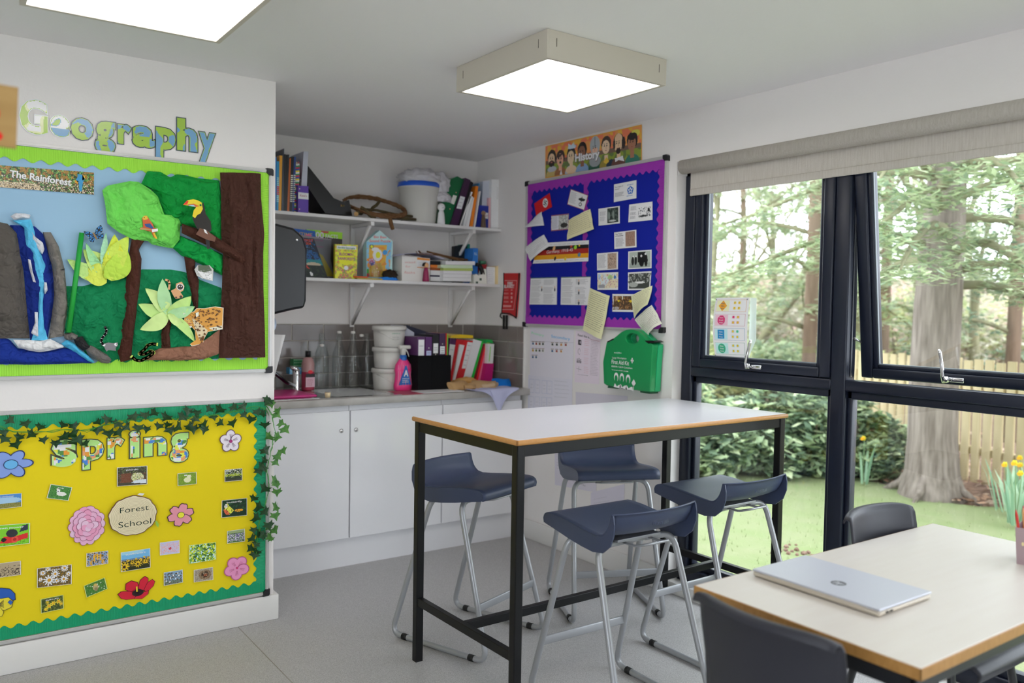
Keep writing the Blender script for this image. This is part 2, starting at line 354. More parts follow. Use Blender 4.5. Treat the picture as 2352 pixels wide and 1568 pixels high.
# ------------------------------------------------------------ low table, chairs, laptop, pencil pot
oak = mat('maple_laminate', 'dcd7d0', .33, spec=.5, noise=(5, 'd6cfc6', .4, (1, 8, 1))); edg = mat('light_oak_edge', 'b98a4e', .5, noise=(40, 'a2753b', .3, (3, 3, 1)))
dgr = mat('dark_grey_steel', '2a2b2e', .4, spec=.5)
lt = thing('low_table', 'low classroom table with pale wood-effect top, laptop on it', 'table', (2.195, 1.1425, 0))
X0, X1, Y0, Y1, ZT = 1.61, 2.78, .845, 1.44, .70
MB().rbox(X0+.003, X1-.003, Y0+.003, Y1-.003, ZT-.022, ZT, .0015).build('tabletop', oak, lt)
eg = MB()
for q in ((X0, X1, Y0, Y0+.004), (X0, X1, Y1-.004, Y1), (X0, X0+.004, Y0, Y1), (X1-.004, X1, Y0, Y1)): eg.rbox(*q, ZT-.026, ZT-.001, .0015)
eg.build('edge_band', edg, lt)
fr_ = MB()
for q in ((X0+.03, X1-.03, Y0+.03, Y0+.055), (X0+.03, X1-.03, Y1-.055, Y1-.03), (X0+.03, X0+.055, Y0+.03, Y1-.03), (X1-.055, X1-.03, Y0+.03, Y1-.03)): fr_.rbox(*q, ZT-.072, ZT-.024, .002)
fr_.build('frame', dgr, lt)
for x in (X0+.045, X1-.045):
    for y in (Y0+.045, Y1-.045): MB().tube([(x, y, 0), (x, y, ZT-.03)], .017, 16).build('leg', dgr, lt)
slate = mat('slate_grey_polypropylene', '2a2b34', .45, spec=.45, bump=(500, .06))
CP = [(.205, .405, .175, 0), (.215, .428, .185, 0), (.20, .441, .19, 0), (.12, .446, .198, 0), (0, .44, .2, 0), (-.10, .436, .2, 0), (-.155, .45, .196, .1), (-.182, .49, .18, .35), (-.195, .56, .172, .8), (-.205, .64, .178, 1), (-.215, .72, .184, 1), (-.222, .762, .182, 1), (-.228, .774, .178, 1), (-.240, .775, .176, 1), (-.246, .762, .176, 1)]
def shell(u, v):
    y, z, hw, c = seg(CP, v); x = u*2-1
    return Vector((x*hw, y+c*.045*x*x+(.0 if c else 0), z+(1-c)*.010*x*x*(1 if y < .18 else .2)-(.012*abs(x)**6*c)))
def chair(name, label, loc, rz):
    t = thing(name, label, 'chair', (0, 0, 0), 'polypropylene chairs at the low table', world=False)
    sh = MB().grid(shell, 20, 56, True).build('seat_shell', slate, t, solid=.006)
    for sx in (-1, 1):
        MB().tube(smoothpath([(sx*.04, .12, .425), (sx*.165, .13, .425), (sx*.20, .20, .0)], .03, 5), .0115, 12).build('leg', dgr, t)
        MB().tube(smoothpath([(sx*.04, -.12, .42), (sx*.165, -.13, .42), (sx*.20, -.23, .0)], .03, 5), .0115, 12).build('leg', dgr, t)
    MB().rbox(-.1, .1, -.14, .15, .415, .428, .004).build('seat_frame', dgr, t)
    t.location = loc; t.rotation_euler = (0, 0, rz); return t
chair('classroom_chair', 'dark grey plastic chair in the near foreground, seen from behind', (1.615, 1.085, 0), -pi/2)
chair('classroom_chair', 'dark grey plastic chair beyond the low table, before the window', (2.50, 1.275, 0), pi)

lap = thing('laptop', 'closed silver laptop lying on the low table', 'laptop', (1.91, 1.225, ZT))
silver = mat('silver_aluminium', 'c4c7d2', .35, metal=.15); base = mat('champagne_aluminium', 'd2c8b8', .38, metal=.1)
lx0, lx1, ly0, ly1 = 1.797, 2.028, 1.045, 1.405
MB().rbox(lx0+.001, lx1-.001, ly0+.001, ly1-.001, ZT+.002, ZT+.0135, .004).build('base', base, lap)
MB().rbox(lx0, lx1, ly0, ly1, ZT+.0145, ZT+.0205, .0025).build('lid', silver, lap)
for dx in (.028, .045): MB().box(lx0+dx, lx0+dx+.011, ly0-.0004, ly0+.001, ZT+.006, ZT+.0105).build('port', blk, lap)
MB().box(lx0-.0004, lx0+.002, ly0+.04, ly1-.04, ZT+.0125, ZT+.0155).build('hinge', base, lap)
LOGO = on(1926, 1339, 2, ZT+.0205)
pot = thing('pencil_pot', 'pinkish tapered pot with gold spots, holding pencils', 'pencil pot', (2.555, 1.055, ZT))
pm = mat('mauve_tin', 'a99296', .4, spec=.5)
PT = Matrix.Translation((2.583, 1.035, ZT))@Matrix.Rotation(.25, 4, 'Z')
pb = MB(); h_ = .105; a0, a1 = .044, .050
pb.add([PT@Vector(p) for p in ((-a0, -a0, 0), (a0, -a0, 0), (a0, a0, 0), (-a0, a0, 0), (-a1, -a1, h_), (a1, -a1, h_), (a1, a1, h_), (-a1, a1, h_))], [(3, 2, 1, 0), (0, 1, 5, 4), (1, 2, 6, 5), (2, 3, 7, 6), (3, 0, 4, 7)], False)
pb.build('tin', pm, pot, solid=.0015)
sp = MB().ink('e6d6a0')
for (v_, z_) in ((-.03, .085), (-.012, .055), (-.034, .04), (.02, .09), (.03, .06), (0, .025), (.02, .03)):
    r_ = .0035; zz = z_; off = a0+(a1-a0)*zz/h_+.0005
    sp.add([PT@Vector((-off, v_+r_*cos(k), zz+1.7*r_*sin(k))) for k in [2*pi*i/10 for i in range(10)]], [list(range(10))])
    sp.add([PT@Vector((v_+r_*cos(k), -off, zz+1.7*r_*sin(k))) for k in [2*pi*i/10 for i in range(10)]], [list(range(10))])
sp.build('gold_spot', INK, pot)
pens = [((-.035, .03), (-.052, .05), .155, 'b8322a', 'red pencil leaning furthest left in the pot'), ((-.026, .02), (-.036, .035), .16, 'c08a5a', 'plain wooden pencil behind the red one'), ((-.022, 0), (-.03, .01), .15, 'e6ddd8', 'white round-ended pen in the pot'),
        ((-.01, -.01), (-.012, .0), .147, 'c2187a', 'magenta pen in the pot'), ((-.004, -.02), (-.02, -.012), .13, '30302e', 'black pen among the pencils'), ((.01, -.02), (.012, -.02), .16, 'b3122e', 'thick crimson pen at the right of the pot'), ((.02, .01), (.03, .02), .15, '7a2a55', 'plum pencil at the back of the pot'), ((.0, .03), (.0, .04), .16, 'a61d3b', 'dark red pencil in the middle of the pot')]
for (p0, p1, z, c, lb) in pens:
    mb = MB().ink(c, 1.3); A = PT@Vector((p0[0], p0[1], .004)); B = PT@Vector((p1[0], p1[1], z))
    mb.tube([A, A+(B-A)*.9, B], [.0038, .0038, .001 if 'pencil' in lb else .0035], 7)
    tag(mb.build('pencil' if 'pencil' in lb else 'pen', PLAST), lb, 'pencil' if 'pencil' in lb else 'pen', 'pens and pencils in the pot')

# ------------------------------------------------------------ the garden outside
rnd = random.Random(11)
def leaf_mat(name):
    m = bpy.data.materials.new(name); m.use_nodes = True; nt = m.node_tree; b = nt.nodes['Principled BSDF']; a = nt.nodes.new('ShaderNodeAttribute'); a.attribute_name = 'Ink'
    o = nt.nodes['Material Output']; t = nt.nodes.new('ShaderNodeBsdfTranslucent'); mx = nt.nodes.new('ShaderNodeMixShader'); mx.inputs[0].default_value = .35
    b.inputs['Roughness'].default_value = .6; L = nt.links.new
    L(a.outputs['Color'], b.inputs['Base Color']); L(a.outputs['Color'], t.inputs[0]); L(b.outputs[0], mx.inputs[1]); L(t.outputs[0], mx.inputs[2]); L(mx.outputs[0], o.inputs[0]); return m
LEAF = leaf_mat('leaves')
bark = mat('grey_cedar_bark', '92877f', .9, spec=.2, noise=(9, '655b53', .2, (3, 3, .35)), bump=(9, .8, (3, 3, .35)))
barkb = mat('brown_bark', '8d7a68', .9, spec=.2, noise=(6, '6d5c4e', .3, (3, 3, .5)))
moss = mat('mossy_branch_bark', '8b8a6a', .9, spec=.2, noise=(9, '6e6a55', .3))
def gp(px, D, z=0):
    d = rt*((px-1176)/F_PX)+up*((784-700)/F_PX)+fw; d = Vector((d.x, d.y, 0)).normalized(); return Vector((d.x*D, d.y*D, z))
def gz(x, y):    # height of the ground
    D = math.hypot(x, y); return -.12+.0*x+max(0, D-11)*.10+.02*sin(x*1.3)*cos(y*1.1)
def ground(x, y): return Vector((x, y, gz(x, y)))
BEDL = [(4.9, 9.0), (5.55, 6.6), (6.0, 5.5), (6.5, 5.0), (7.0, 4.75), (7.15, 4.25), (7.0, 4.0), (6.86, 3.6), (6.92, 3.25), (7.12, 3.05), (7.2, 2.6), (7.6, 1.2), (8.2, -1), (9, -4)]
def bedx(y):
    for i in range(len(BEDL)-1):
        (x0, y0), (x1, y1) = BEDL[i], BEDL[i+1]
        if y1 <= y <= y0: return x0+(x1-x0)*(y0-y)/(y0-y1)
    return 4.9 if y > 9 else 9
lawnm = mat('lawn_grass', '898f6c', .9, spec=.1, noise=(3.5, '7f8c60', .2), bump=(60, .6))
soilm = mat('leaf_mulch', '9a7f72', .95, spec=.1, noise=(16, '6b5448', .2), bump=(25, 1))
struct('lawn', MB().grid(lambda u, v: (lambda y: ground(3.3+(bedx(y)+.06*sin(y*7)-3.3)*u, y))(-5+v*20), 30, 90), lawnm)
struct('flower_bed', MB().grid(lambda u, v: (lambda y: ground(3.4+u*u*34, y)+Vector((0, 0, -.015)))(-5+v*45), 60, 160), soilm)
g = MB()
GC = [lin(c, .74) for c in ('a9b884', 'c3cd9c', '9aa878', 'd0d5ac')]
for i in range(4500):
    y = rnd.uniform(-1.5, 7.5); x = rnd.uniform(3.35, bedx(y)-.02); p = ground(x, y); a = rnd.uniform(0, pi); h = rnd.uniform(.012, .032); w = .004; g.col = rnd.choice(GC)
    dx, dy = w*cos(a), w*sin(a); lx, ly = rnd.uniform(-.012, .012), rnd.uniform(-.012, .012)
    g.add([(p.x-dx, p.y-dy, p.z-.004), (p.x+dx, p.y+dy, p.z-.004), (p.x+lx, p.y+ly, p.z+h)], [(0, 1, 2)], False)
tag(g.build('grass', LEAF), 'short grass blades all over the lawn outside the windows', 'grass', kind='stuff')
g = MB(); LC = [lin(c) for c in ('b08a72', '8e6a58', 'c9a288', '6d5146', 'a8907f', 'd4b9a2')]
for i in range(9000):
    y = rnd.uniform(-2, 9); x = bedx(y)+rnd.random()**1.6*4+rnd.uniform(-.06, 0); p = ground(x, y); s = rnd.uniform(.02, .05); a = rnd.uniform(0, 6.28); t = rnd.uniform(-.6, .6); g.col = rnd.choice(LC)
    e1 = Vector((cos(a), sin(a), t*.5))*s; e2 = Vector((-sin(a), cos(a), rnd.uniform(-.5, .5)))*s*.6; p = p+Vector((0, 0, .03))
    g.add([p-e1, p+e2, p+e1, p-e2], [(0, 1, 2, 3)], False)
tag(g.build('fallen_leaves', LEAF), 'brown fallen leaves strewn over the flower bed behind the lawn', 'leaves', kind='stuff')
def leaves(mb, c, R, n, s, cols, flat=1.0, asp=.45, droop=0, shellf=.0):
    for i in range(n):
        d = Vector((rnd.gauss(0, 1), rnd.gauss(0, 1), rnd.gauss(0, 1))).normalized()*(rnd.uniform(shellf, 1)**.45)
        p = Vector((c[0]+d.x*R[0], c[1]+d.y*R[1], c[2]+d.z*R[2])); a = rnd.uniform(0, 6.28); k = s*rnd.uniform(.6, 1.35)
        e1 = Vector((cos(a), sin(a), rnd.uniform(-.8, .8)*flat-droop)).normalized()*k; e2 = Vector((-sin(a), cos(a), rnd.uniform(-1, 1)*flat)).normalized()*k*asp
        mb.col = rnd.choice(cols); mb.add([p-e1, p+e2, p+e1, p-e2], [(0, 1, 2, 3)], False)
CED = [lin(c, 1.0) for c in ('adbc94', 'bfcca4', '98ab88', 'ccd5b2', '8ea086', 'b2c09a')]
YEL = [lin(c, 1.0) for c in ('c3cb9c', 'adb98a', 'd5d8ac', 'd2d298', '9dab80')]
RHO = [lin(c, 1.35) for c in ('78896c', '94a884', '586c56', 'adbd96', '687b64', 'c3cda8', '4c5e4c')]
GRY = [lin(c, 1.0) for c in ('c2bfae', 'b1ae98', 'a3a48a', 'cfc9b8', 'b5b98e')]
# the big cedar
T0 = Vector((6.99, 3.64, 0)); cz = thing('cedar_tree', 'big cedar with thick grey trunk standing behind the open window pane', 'tree', (6.99, 3.64, -.12))
prof = [(-.3, .33), (-.1, .26), (.08, .215), (.35, .195), (.9, .19), (1.5, .185), (2.1, .165), (2.8, .14), (4, .12), (6, .09), (8, .05)]
P = [T0+Vector((.01*sin(z*2)+.03*max(0, z-1), .02*sin(z*1.7), z)) for z, r in prof]
tr = MB().tube(P, [r for z, r in prof], 26)
for k in range(4):
    a = k*1.5+.3; tr.tube([T0+Vector((.12*cos(a), .12*sin(a), .15)), T0+Vector((.24*cos(a), .24*sin(a), -.05)), T0+Vector((.40*cos(a), .40*sin(a), -.14))], [.05, .04, .015], 8)
tr.build('trunk', bark, cz)
cf = MB(); nb = 0
def bough(mb_par, base, dirv, L, r, drop, foliage, cols, n, leaf=.05, wid=.35, thk=.07, bare=.25):
    pts = []; side = Vector((-dirv.y, dirv.x, 0)).normalized(); wob = rnd.uniform(-1, 1)
    for i in range(9):
        t = i/8; pts.append(base+dirv*L*t+Vector((0, 0, -drop*t*t+.10*sin(t*5+wob)))+side*.12*L*.3*sin(t*4+wob*3))
    MB().tube(pts, [r*(1-t/8*.85) for t in range(9)], 7).build('bough', moss, mb_par)
    for i in range(n):
        t = bare+(1-bare)*(i+rnd.random())/n; k = min(7.999, t*8); a = pts[int(k)].lerp(pts[int(k)+1], k-int(k)); w = wid*(1.1-.5*t)
        off = side*rnd.uniform(-w, w); leaves(foliage, a+off+Vector((0, 0, rnd.uniform(-.05, .05)-.12*abs(off.length)/max(w, .01))), (.16, .16, thk), 26, leaf, cols, .35, .3, .15)
spec_ = [(3.5, 2.0, 1.4), (3.9, 2.45, 1.5), (3.3, 2.6, 1.3), (4.0, 3.0, 1.4), (.62, 2.15, 1.5), (1.05, 1.75, 1.5), (-.55, 2.1, 1.6), (2.6, 1.95, 1.6), (3.4, 2.25, 1.5), (4.1, 1.85, 1.5), (5.0, 2.4, 1.3), (-.2, 2.65, 1.8), (1.8, 2.5, 1.8), (3.0, 2.75, 1.8), (4.6, 2.9, 1.5), (.9, 3.0, 2.0), (-1.0, 2.8, 1.6), (2.2, 3.2, 2.0), (3.7, 3.3, 1.8), (-1.5, 1.7, 1.5), (5.5, 1.55, 1.2)]
for a, z, L in spec_:
    bough(cz, T0+Vector((0, 0, z)), Vector((cos(a), sin(a), .12)), L*1.25, .045, .45, cf, CED, 34)
cf.build('foliage', LEAF, cz)
# drooping conifers filling the left pane and the middle distance
def conifer(base, H, R, lab, n, cols, z0, name='conifer', barkm=barkb, leaf=.07, rr=.09):
    t = thing(name, lab, 'tree', base, 'trees beyond the lawn')
    MB().tube([base+Vector((0, 0, -.2)), base+Vector((.05, 0, H*.5)), base+Vector((0, .1, H))], [rr, rr*.7, .03], 12).build('trunk', barkm, t)
    f = MB()
    for i in range(n):
        a = i*2.4+rnd.uniform(-.3, .3); z = z0+(H-z0)*(i/n); L = R*(1-.6*i/n)*rnd.uniform(.8, 1.15)
        bough(t, base+Vector((0, 0, z)), Vector((cos(a), sin(a), .15)), L, .03, .55, f, cols, 20, leaf, .45, .10, .15)
    f.build('foliage', LEAF, t)
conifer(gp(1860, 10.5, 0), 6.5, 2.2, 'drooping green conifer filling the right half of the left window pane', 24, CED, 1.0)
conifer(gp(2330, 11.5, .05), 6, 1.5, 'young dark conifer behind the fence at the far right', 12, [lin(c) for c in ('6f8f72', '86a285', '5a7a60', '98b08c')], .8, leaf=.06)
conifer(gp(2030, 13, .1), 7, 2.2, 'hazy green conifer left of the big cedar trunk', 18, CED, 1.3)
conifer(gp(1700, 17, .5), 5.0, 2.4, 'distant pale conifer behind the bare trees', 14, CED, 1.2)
# bare deciduous trees
def bare(base, H, lab, seed, lean=(0, 0)):
    R_ = random.Random(seed); t = thing('bare_tree', lab, 'tree', base, 'bare trees beyond the lawn')
    tk = MB(); br = MB()
    def grow(p, d, L, r, k, mb):
        pts = [p]; q = p; dd = d
        for i in range(5):
            dd = (dd+Vector((R_.gauss(0, .10), R_.gauss(0, .10), .03))).normalized(); q = q+dd*L/5; pts.append(q)
        mb.tube(pts, [r*(1-.1*i) for i in range(6)], 6 if k < 2 else 4, caps=False)
        if k < 5:
            for j in range(3 if k < 3 else 2):
                s = pts[R_.choice((2, 3, 4, 5))]; nd = (dd+Vector((R_.gauss(0, .55), R_.gauss(0, .55), R_.gauss(.1, .3)))).normalized(); grow(s, nd, L*.68, r*.55, k+1, br)
    grow(base+Vector((0, 0, -.2)), Vector((lean[0], lean[1], 1)).normalized(), H*.38, .09, 0, tk)
    tk.build('trunk', moss, t); br.build('branches', moss, t)
    f = MB(); 
    for i in range(60): leaves(f, base+Vector((R_.gauss(0, H*.17), R_.gauss(0, H*.17), H*R_.uniform(.3, .9))), (.4, .4, .3), 14, .05, GRY, 1, .5)
    f.build('sparse_leaves', LEAF, t)
bare(gp(1640, 12, .1), 7.5, 'bare tree seen in the top left corner of the left pane', 3, (.1, -.1))
bare(gp(1700, 14, .3), 7, 'bare tree leaning right beside the conifer', 5, (.25, -.2))
bare(gp(1600, 15, .4), 7, 'bare tree by the left window jamb', 8)
bare(gp(1990, 15, .4), 7, 'bare tree between the panes', 9)
bare(gp(2250, 15, .4), 7, 'bare tree right of the cedar trunk', 12)
bare(gp(2100, 18, .7), 8, 'farthest bare tree behind the cedar', 14)
bare(gp(1790, 18, .7), 8, 'slender bare tree deep in the left pane', 21)
# shrubs
def shrub(name, base, R, n, s, cols, lab, grp, stem=True, nb=14):
    t = thing(name, lab, 'shrub', base, grp); f = MB(); st = MB()
    for i in range(nb):
        a = rnd.uniform(0, 6.28); k = rnd.random()**.5; zf = rnd.uniform(.02, 1); c = base+Vector((cos(a)*k*R[0]*.7, sin(a)*k*R[1]*.7, R[2]*(.12+.72*zf*(1-.35*k*k))))
        leaves(f, c, (R[0]*.34, R[1]*.34, R[2]*.26), n//nb, s, cols, .8, .42, 0, .5)
        st.tube([base+Vector((0, 0, -.05)), base.lerp(c, .5)+Vector((0, 0, .05)), c], [.018, .012, .006], 5)
    f.build('foliage', LEAF, t); st.build('stems', barkb, t)
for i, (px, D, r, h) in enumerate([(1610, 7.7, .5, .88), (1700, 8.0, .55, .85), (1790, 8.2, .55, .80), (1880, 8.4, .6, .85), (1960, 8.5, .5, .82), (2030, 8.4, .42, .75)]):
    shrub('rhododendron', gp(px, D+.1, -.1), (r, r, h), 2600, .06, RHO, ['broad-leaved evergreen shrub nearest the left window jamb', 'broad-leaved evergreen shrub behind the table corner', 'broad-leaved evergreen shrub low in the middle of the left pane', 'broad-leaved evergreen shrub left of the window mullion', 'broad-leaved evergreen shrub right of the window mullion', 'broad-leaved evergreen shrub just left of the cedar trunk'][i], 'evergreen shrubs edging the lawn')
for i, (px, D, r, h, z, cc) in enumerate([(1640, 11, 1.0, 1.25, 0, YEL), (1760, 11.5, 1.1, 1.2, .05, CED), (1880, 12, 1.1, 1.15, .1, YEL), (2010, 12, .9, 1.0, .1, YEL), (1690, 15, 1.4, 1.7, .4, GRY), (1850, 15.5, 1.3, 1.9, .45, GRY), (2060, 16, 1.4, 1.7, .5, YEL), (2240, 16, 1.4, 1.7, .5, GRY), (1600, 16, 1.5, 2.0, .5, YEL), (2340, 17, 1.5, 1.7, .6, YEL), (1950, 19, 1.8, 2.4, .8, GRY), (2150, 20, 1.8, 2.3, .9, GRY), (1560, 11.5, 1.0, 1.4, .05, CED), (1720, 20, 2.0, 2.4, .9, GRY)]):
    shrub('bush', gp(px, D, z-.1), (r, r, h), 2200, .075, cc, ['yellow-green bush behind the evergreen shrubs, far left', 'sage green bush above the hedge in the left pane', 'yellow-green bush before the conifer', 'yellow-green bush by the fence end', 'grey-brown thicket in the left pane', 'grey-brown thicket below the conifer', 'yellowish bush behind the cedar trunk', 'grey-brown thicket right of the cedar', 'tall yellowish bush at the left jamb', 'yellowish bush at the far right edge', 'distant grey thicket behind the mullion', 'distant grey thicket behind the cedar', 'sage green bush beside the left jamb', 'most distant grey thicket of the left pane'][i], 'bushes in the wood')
# brown stump of the old trunk seen in the left pane
MBs = MB().tube([gp(1865, 13.2, .0), gp(1870, 13.2, 1.5), gp(1880, 13.2, 3.4)], [.15, .13, .09], 14)
tag(MBs.build('tree_trunk', barkb), 'reddish brown trunk beyond the lawn, in the left pane by the mullion', 'tree')
# fence
A = on(2178, 821, 2, 1.0); B = on(2352, 834.5, 2, 1.0); A.z = B.z = 0; dv = (B-A).normalized(); fz0 = -.12
fn = thing('picket_fence', 'pale wooden board fence behind the flower bed', 'fence', A+dv*1+Vector((0, 0, fz0)))
fm = mat('pale_fence_wood', 'cdbd98', .85, spec=.2, noise=(5, 'b3a37c', .3, (4, 4, .6))); nv = Vector((dv.y, -dv.x, 0))
for i in range(-14, 42):
    c = A+dv*i*.118; h = 1.0+.012*sin(i*2.2); T = Matrix.Translation((c.x, c.y, fz0))@Matrix.Rotation(math.atan2(dv.y, dv.x), 4, 'Z')
    MB().rbox(-.043, .043, -.011, .011, .0, h-fz0, .004, T).build('board', fm, fn)
rl = MB(); T = Matrix.Translation((A.x, A.y, fz0))@Matrix.Rotation(math.atan2(dv.y, dv.x), 4, 'Z')
rl.box(-1.6, 4.9, .012, .05, .25, .32, T).box(-1.6, 4.9, .012, .05, .85, .92, T); rl.build('rail', fm, fn)
# daffodils
dfl = [(2352, 1195, 7.0, 'daffodil clump at the right edge with low yellow flowers', 2352-10, 1140), (2335, 1150, 7.4, 'daffodil clump beside the mulch with one drooping flower', 2282, 1060), (2375, 1120, 7.7, 'daffodil clump behind the others near the fence', 2325, 1000), (1995, 1080, 8.0, 'single yellow daffodil in front of the evergreen shrubs', 1994, 1012)]
for px, py, D, lb, fx, fy in dfl:
    c = gp(px, D, -.1); t = thing('daffodil', lb, 'flower', c, 'daffodils in the bed'); lv = MB(); fl = MB()
    for i in range(22 if px > 2000 else 4):
        a = rnd.uniform(0, 6.28); L = rnd.uniform(.25, .42); b0 = c+Vector((cos(a)*.1*rnd.random(), sin(a)*.1*rnd.random(), 0)); tip = b0+Vector((cos(a)*L*.35, sin(a)*L*.35, L)); sd = Vector((-sin(a), cos(a), 0))*.010; lv.ink(rnd.choice(('9dbfa0', '86ab8c', 'b4cdb0')))
        m2 = b0.lerp(tip, .55)+Vector((0, 0, .06)); lv.add([b0-sd, b0+sd, m2+sd, m2-sd, tip], [(0, 1, 2, 3), (3, 2, 4)], False)
    lv.build('leaf_clump', LEAF, t)
    for i in range(2 if px > 2340 else 1):
        p = c+Vector((rnd.uniform(-.12, .12), rnd.uniform(-.12, .12), .40+rnd.uniform(-.08, .06))); fl.ink('f2d43a', 1.2)
        for k in range(6):
            a = k*pi/3; v = Vector((0, cos(a), sin(a)))*.024; s = Vector((0, -sin(a), cos(a)))*.010; fl.add([p, p+v*.6+s, p+v, p+v*.6-s], [(0, 1, 2, 3)], False)
        fl.ink('e8b020', 1.2).tube([p, p+Vector((-.03, 0, -.004))], [.01, .014], 8)
        fl.ink('8fae80').tube([p, p+Vector((.015, 0, -.05)), c+Vector((0, 0, 0))], .004, 5)
    fl.build('blossom', LEAF, t)
mh = MB()
for i in range(26):
    c = ground(4.55+rnd.gauss(0, .10), 3.12+rnd.gauss(0, .13)); r = rnd.uniform(.008, .02); bm = bmesh.new(); bmesh.ops.create_icosphere(bm, subdivisions=1, radius=r); mh.add([v.co*rnd.uniform(.8, 1.2)+c+Vector((0, 0, r*.3)) for v in bm.verts], [[v.index for v in f.verts] for f in bm.faces]); bm.free()
tag(mh.build('molehill', soilm), 'small heap of dark soil clods on the lawn', 'molehill', kind='stuff')

# ------------------------------------------------------------ print, paper and lettering helpers
from mathutils import noise as NZ
def frame(O, U, V, N):
    O, U, V, N = map(Vector, (O, U, V, N)); return lambda u, v, n=0: O+U*u+V*v+N*n
FL = frame((0, YL, 0), (1, 0, 0), (0, 0, 1), (0, -1, 0))          # left display wall: u = x, v = z
FR = frame((XR, 0, 0), (0, -1, 0), (0, 0, 1), (-1, 0, 0))         # right wall: u = -y
_TX = {}
def glyphs(s, bold=0.0):
    k = (s, bold)
    if k not in _TX:
        c = bpy.data.curves.new('t', 'FONT'); c.body = s; c.size = 1; c.offset = bold; c.dimensions = '2D'; c.fill_mode = 'BOTH' if hasattr(c, 'fill_mode') else c.fill_mode; c.resolution_u = 3
        o = bpy.data.objects.new('t', c); COL.objects.link(o); bpy.context.view_layer.update()
        me = bpy.data.meshes.new_from_object(o.evaluated_get(bpy.context.evaluated_depsgraph_get()))
        _TX[k] = ([(v.co.x, v.co.y) for v in me.vertices], [list(p.vertices) for p in me.polygons])
        bpy.data.objects.remove(o); bpy.data.curves.remove(c); bpy.data.meshes.remove(me)
    return _TX[k]
def text(mb, s, p0, p1, h, fr, n, col, bold=.0, k=1.0, both=False):
    """s between baseline points p0 and p1 in the frame, capital height h"""
    if both: pass
    vs, fs = glyphs(s, bold); 
    if not vs: return
    x0 = min(v[0] for v in vs); x1 = max(v[0] for v in vs); w = (x1-x0) or 1
    ux, uy = p1[0]-p0[0], p1[1]-p0[1]; L = math.hypot(ux, uy); ex, ey = ux/L, uy/L; sx = L/w; sy = h/.70
    mb.ink(col, k); mb.add([fr(p0[0]+ex*(x-x0)*sx-ey*y*sy, p0[1]+ey*(x-x0)*sx+ex*y*sy, n) for x, y in vs], fs, False)
def lines(mb, u0, u1, v1, v0, n_, fr, n, col='8a8a8a', k=1.0, th=.0012, ragged=.25):
    """rows of small illegible body text"""
    mb.ink(col, k)
    for i in range(n_):
        v = v1+(v0-v1)*i/max(1, n_-1); e = u1-(u1-u0)*ragged*random.random(); u = u0
        while u < e-.001:
            w = min(e-u, random.uniform(.004, .012)); mb.add([fr(u, v, n), fr(u+w, v, n), fr(u+w, v+th, n), fr(u, v+th, n)], [(0, 1, 2, 3)], False); u += w+.0022
def ell(cx, cy, rx, ry=None, m=18, a0=0, a1=2*pi, rot=0):
    ry = rx if ry is None else ry
    return [(cx+rx*cos(a0+(a1-a0)*i/m)*cos(rot)-ry*sin(a0+(a1-a0)*i/m)*sin(rot), cy+rx*cos(a0+(a1-a0)*i/m)*sin(rot)+ry*sin(a0+(a1-a0)*i/m)*cos(rot)) for i in range(m)]
def flat(mb, poly, fr, n, col=None, k=1.0):
    if col: mb.ink(col, k)
    mb.add([fr(u, v, n) for u, v in poly], [list(range(len(poly)))], False)
def stroke(mb, pts, w, fr, n, col=None, k=1.0):
    if col: mb.ink(col, k)
    for (a, b), (c, d) in zip(pts, pts[1:]):
        L = math.hypot(c-a, d-b) or 1; x, y = -(d-b)/L*w/2, (c-a)/L*w/2; e, f = (c-a)/L*w*.3, (d-b)/L*w*.3
        mb.add([fr(a-e+x, b-f+y, n), fr(a-e-x, b-f-y, n), fr(c+e-x, d+f-y, n), fr(c+e+x, d+f+y, n)], [(0, 1, 2, 3)], False)
def inpoly(x, y, P):
    c = False; j = len(P)-1
    for i in range(len(P)):
        if (P[i][1] > y) != (P[j][1] > y) and x < (P[j][0]-P[i][0])*(y-P[i][1])/(P[j][1]-P[i][1])+P[i][0]: c = not c
        j = i
    return c
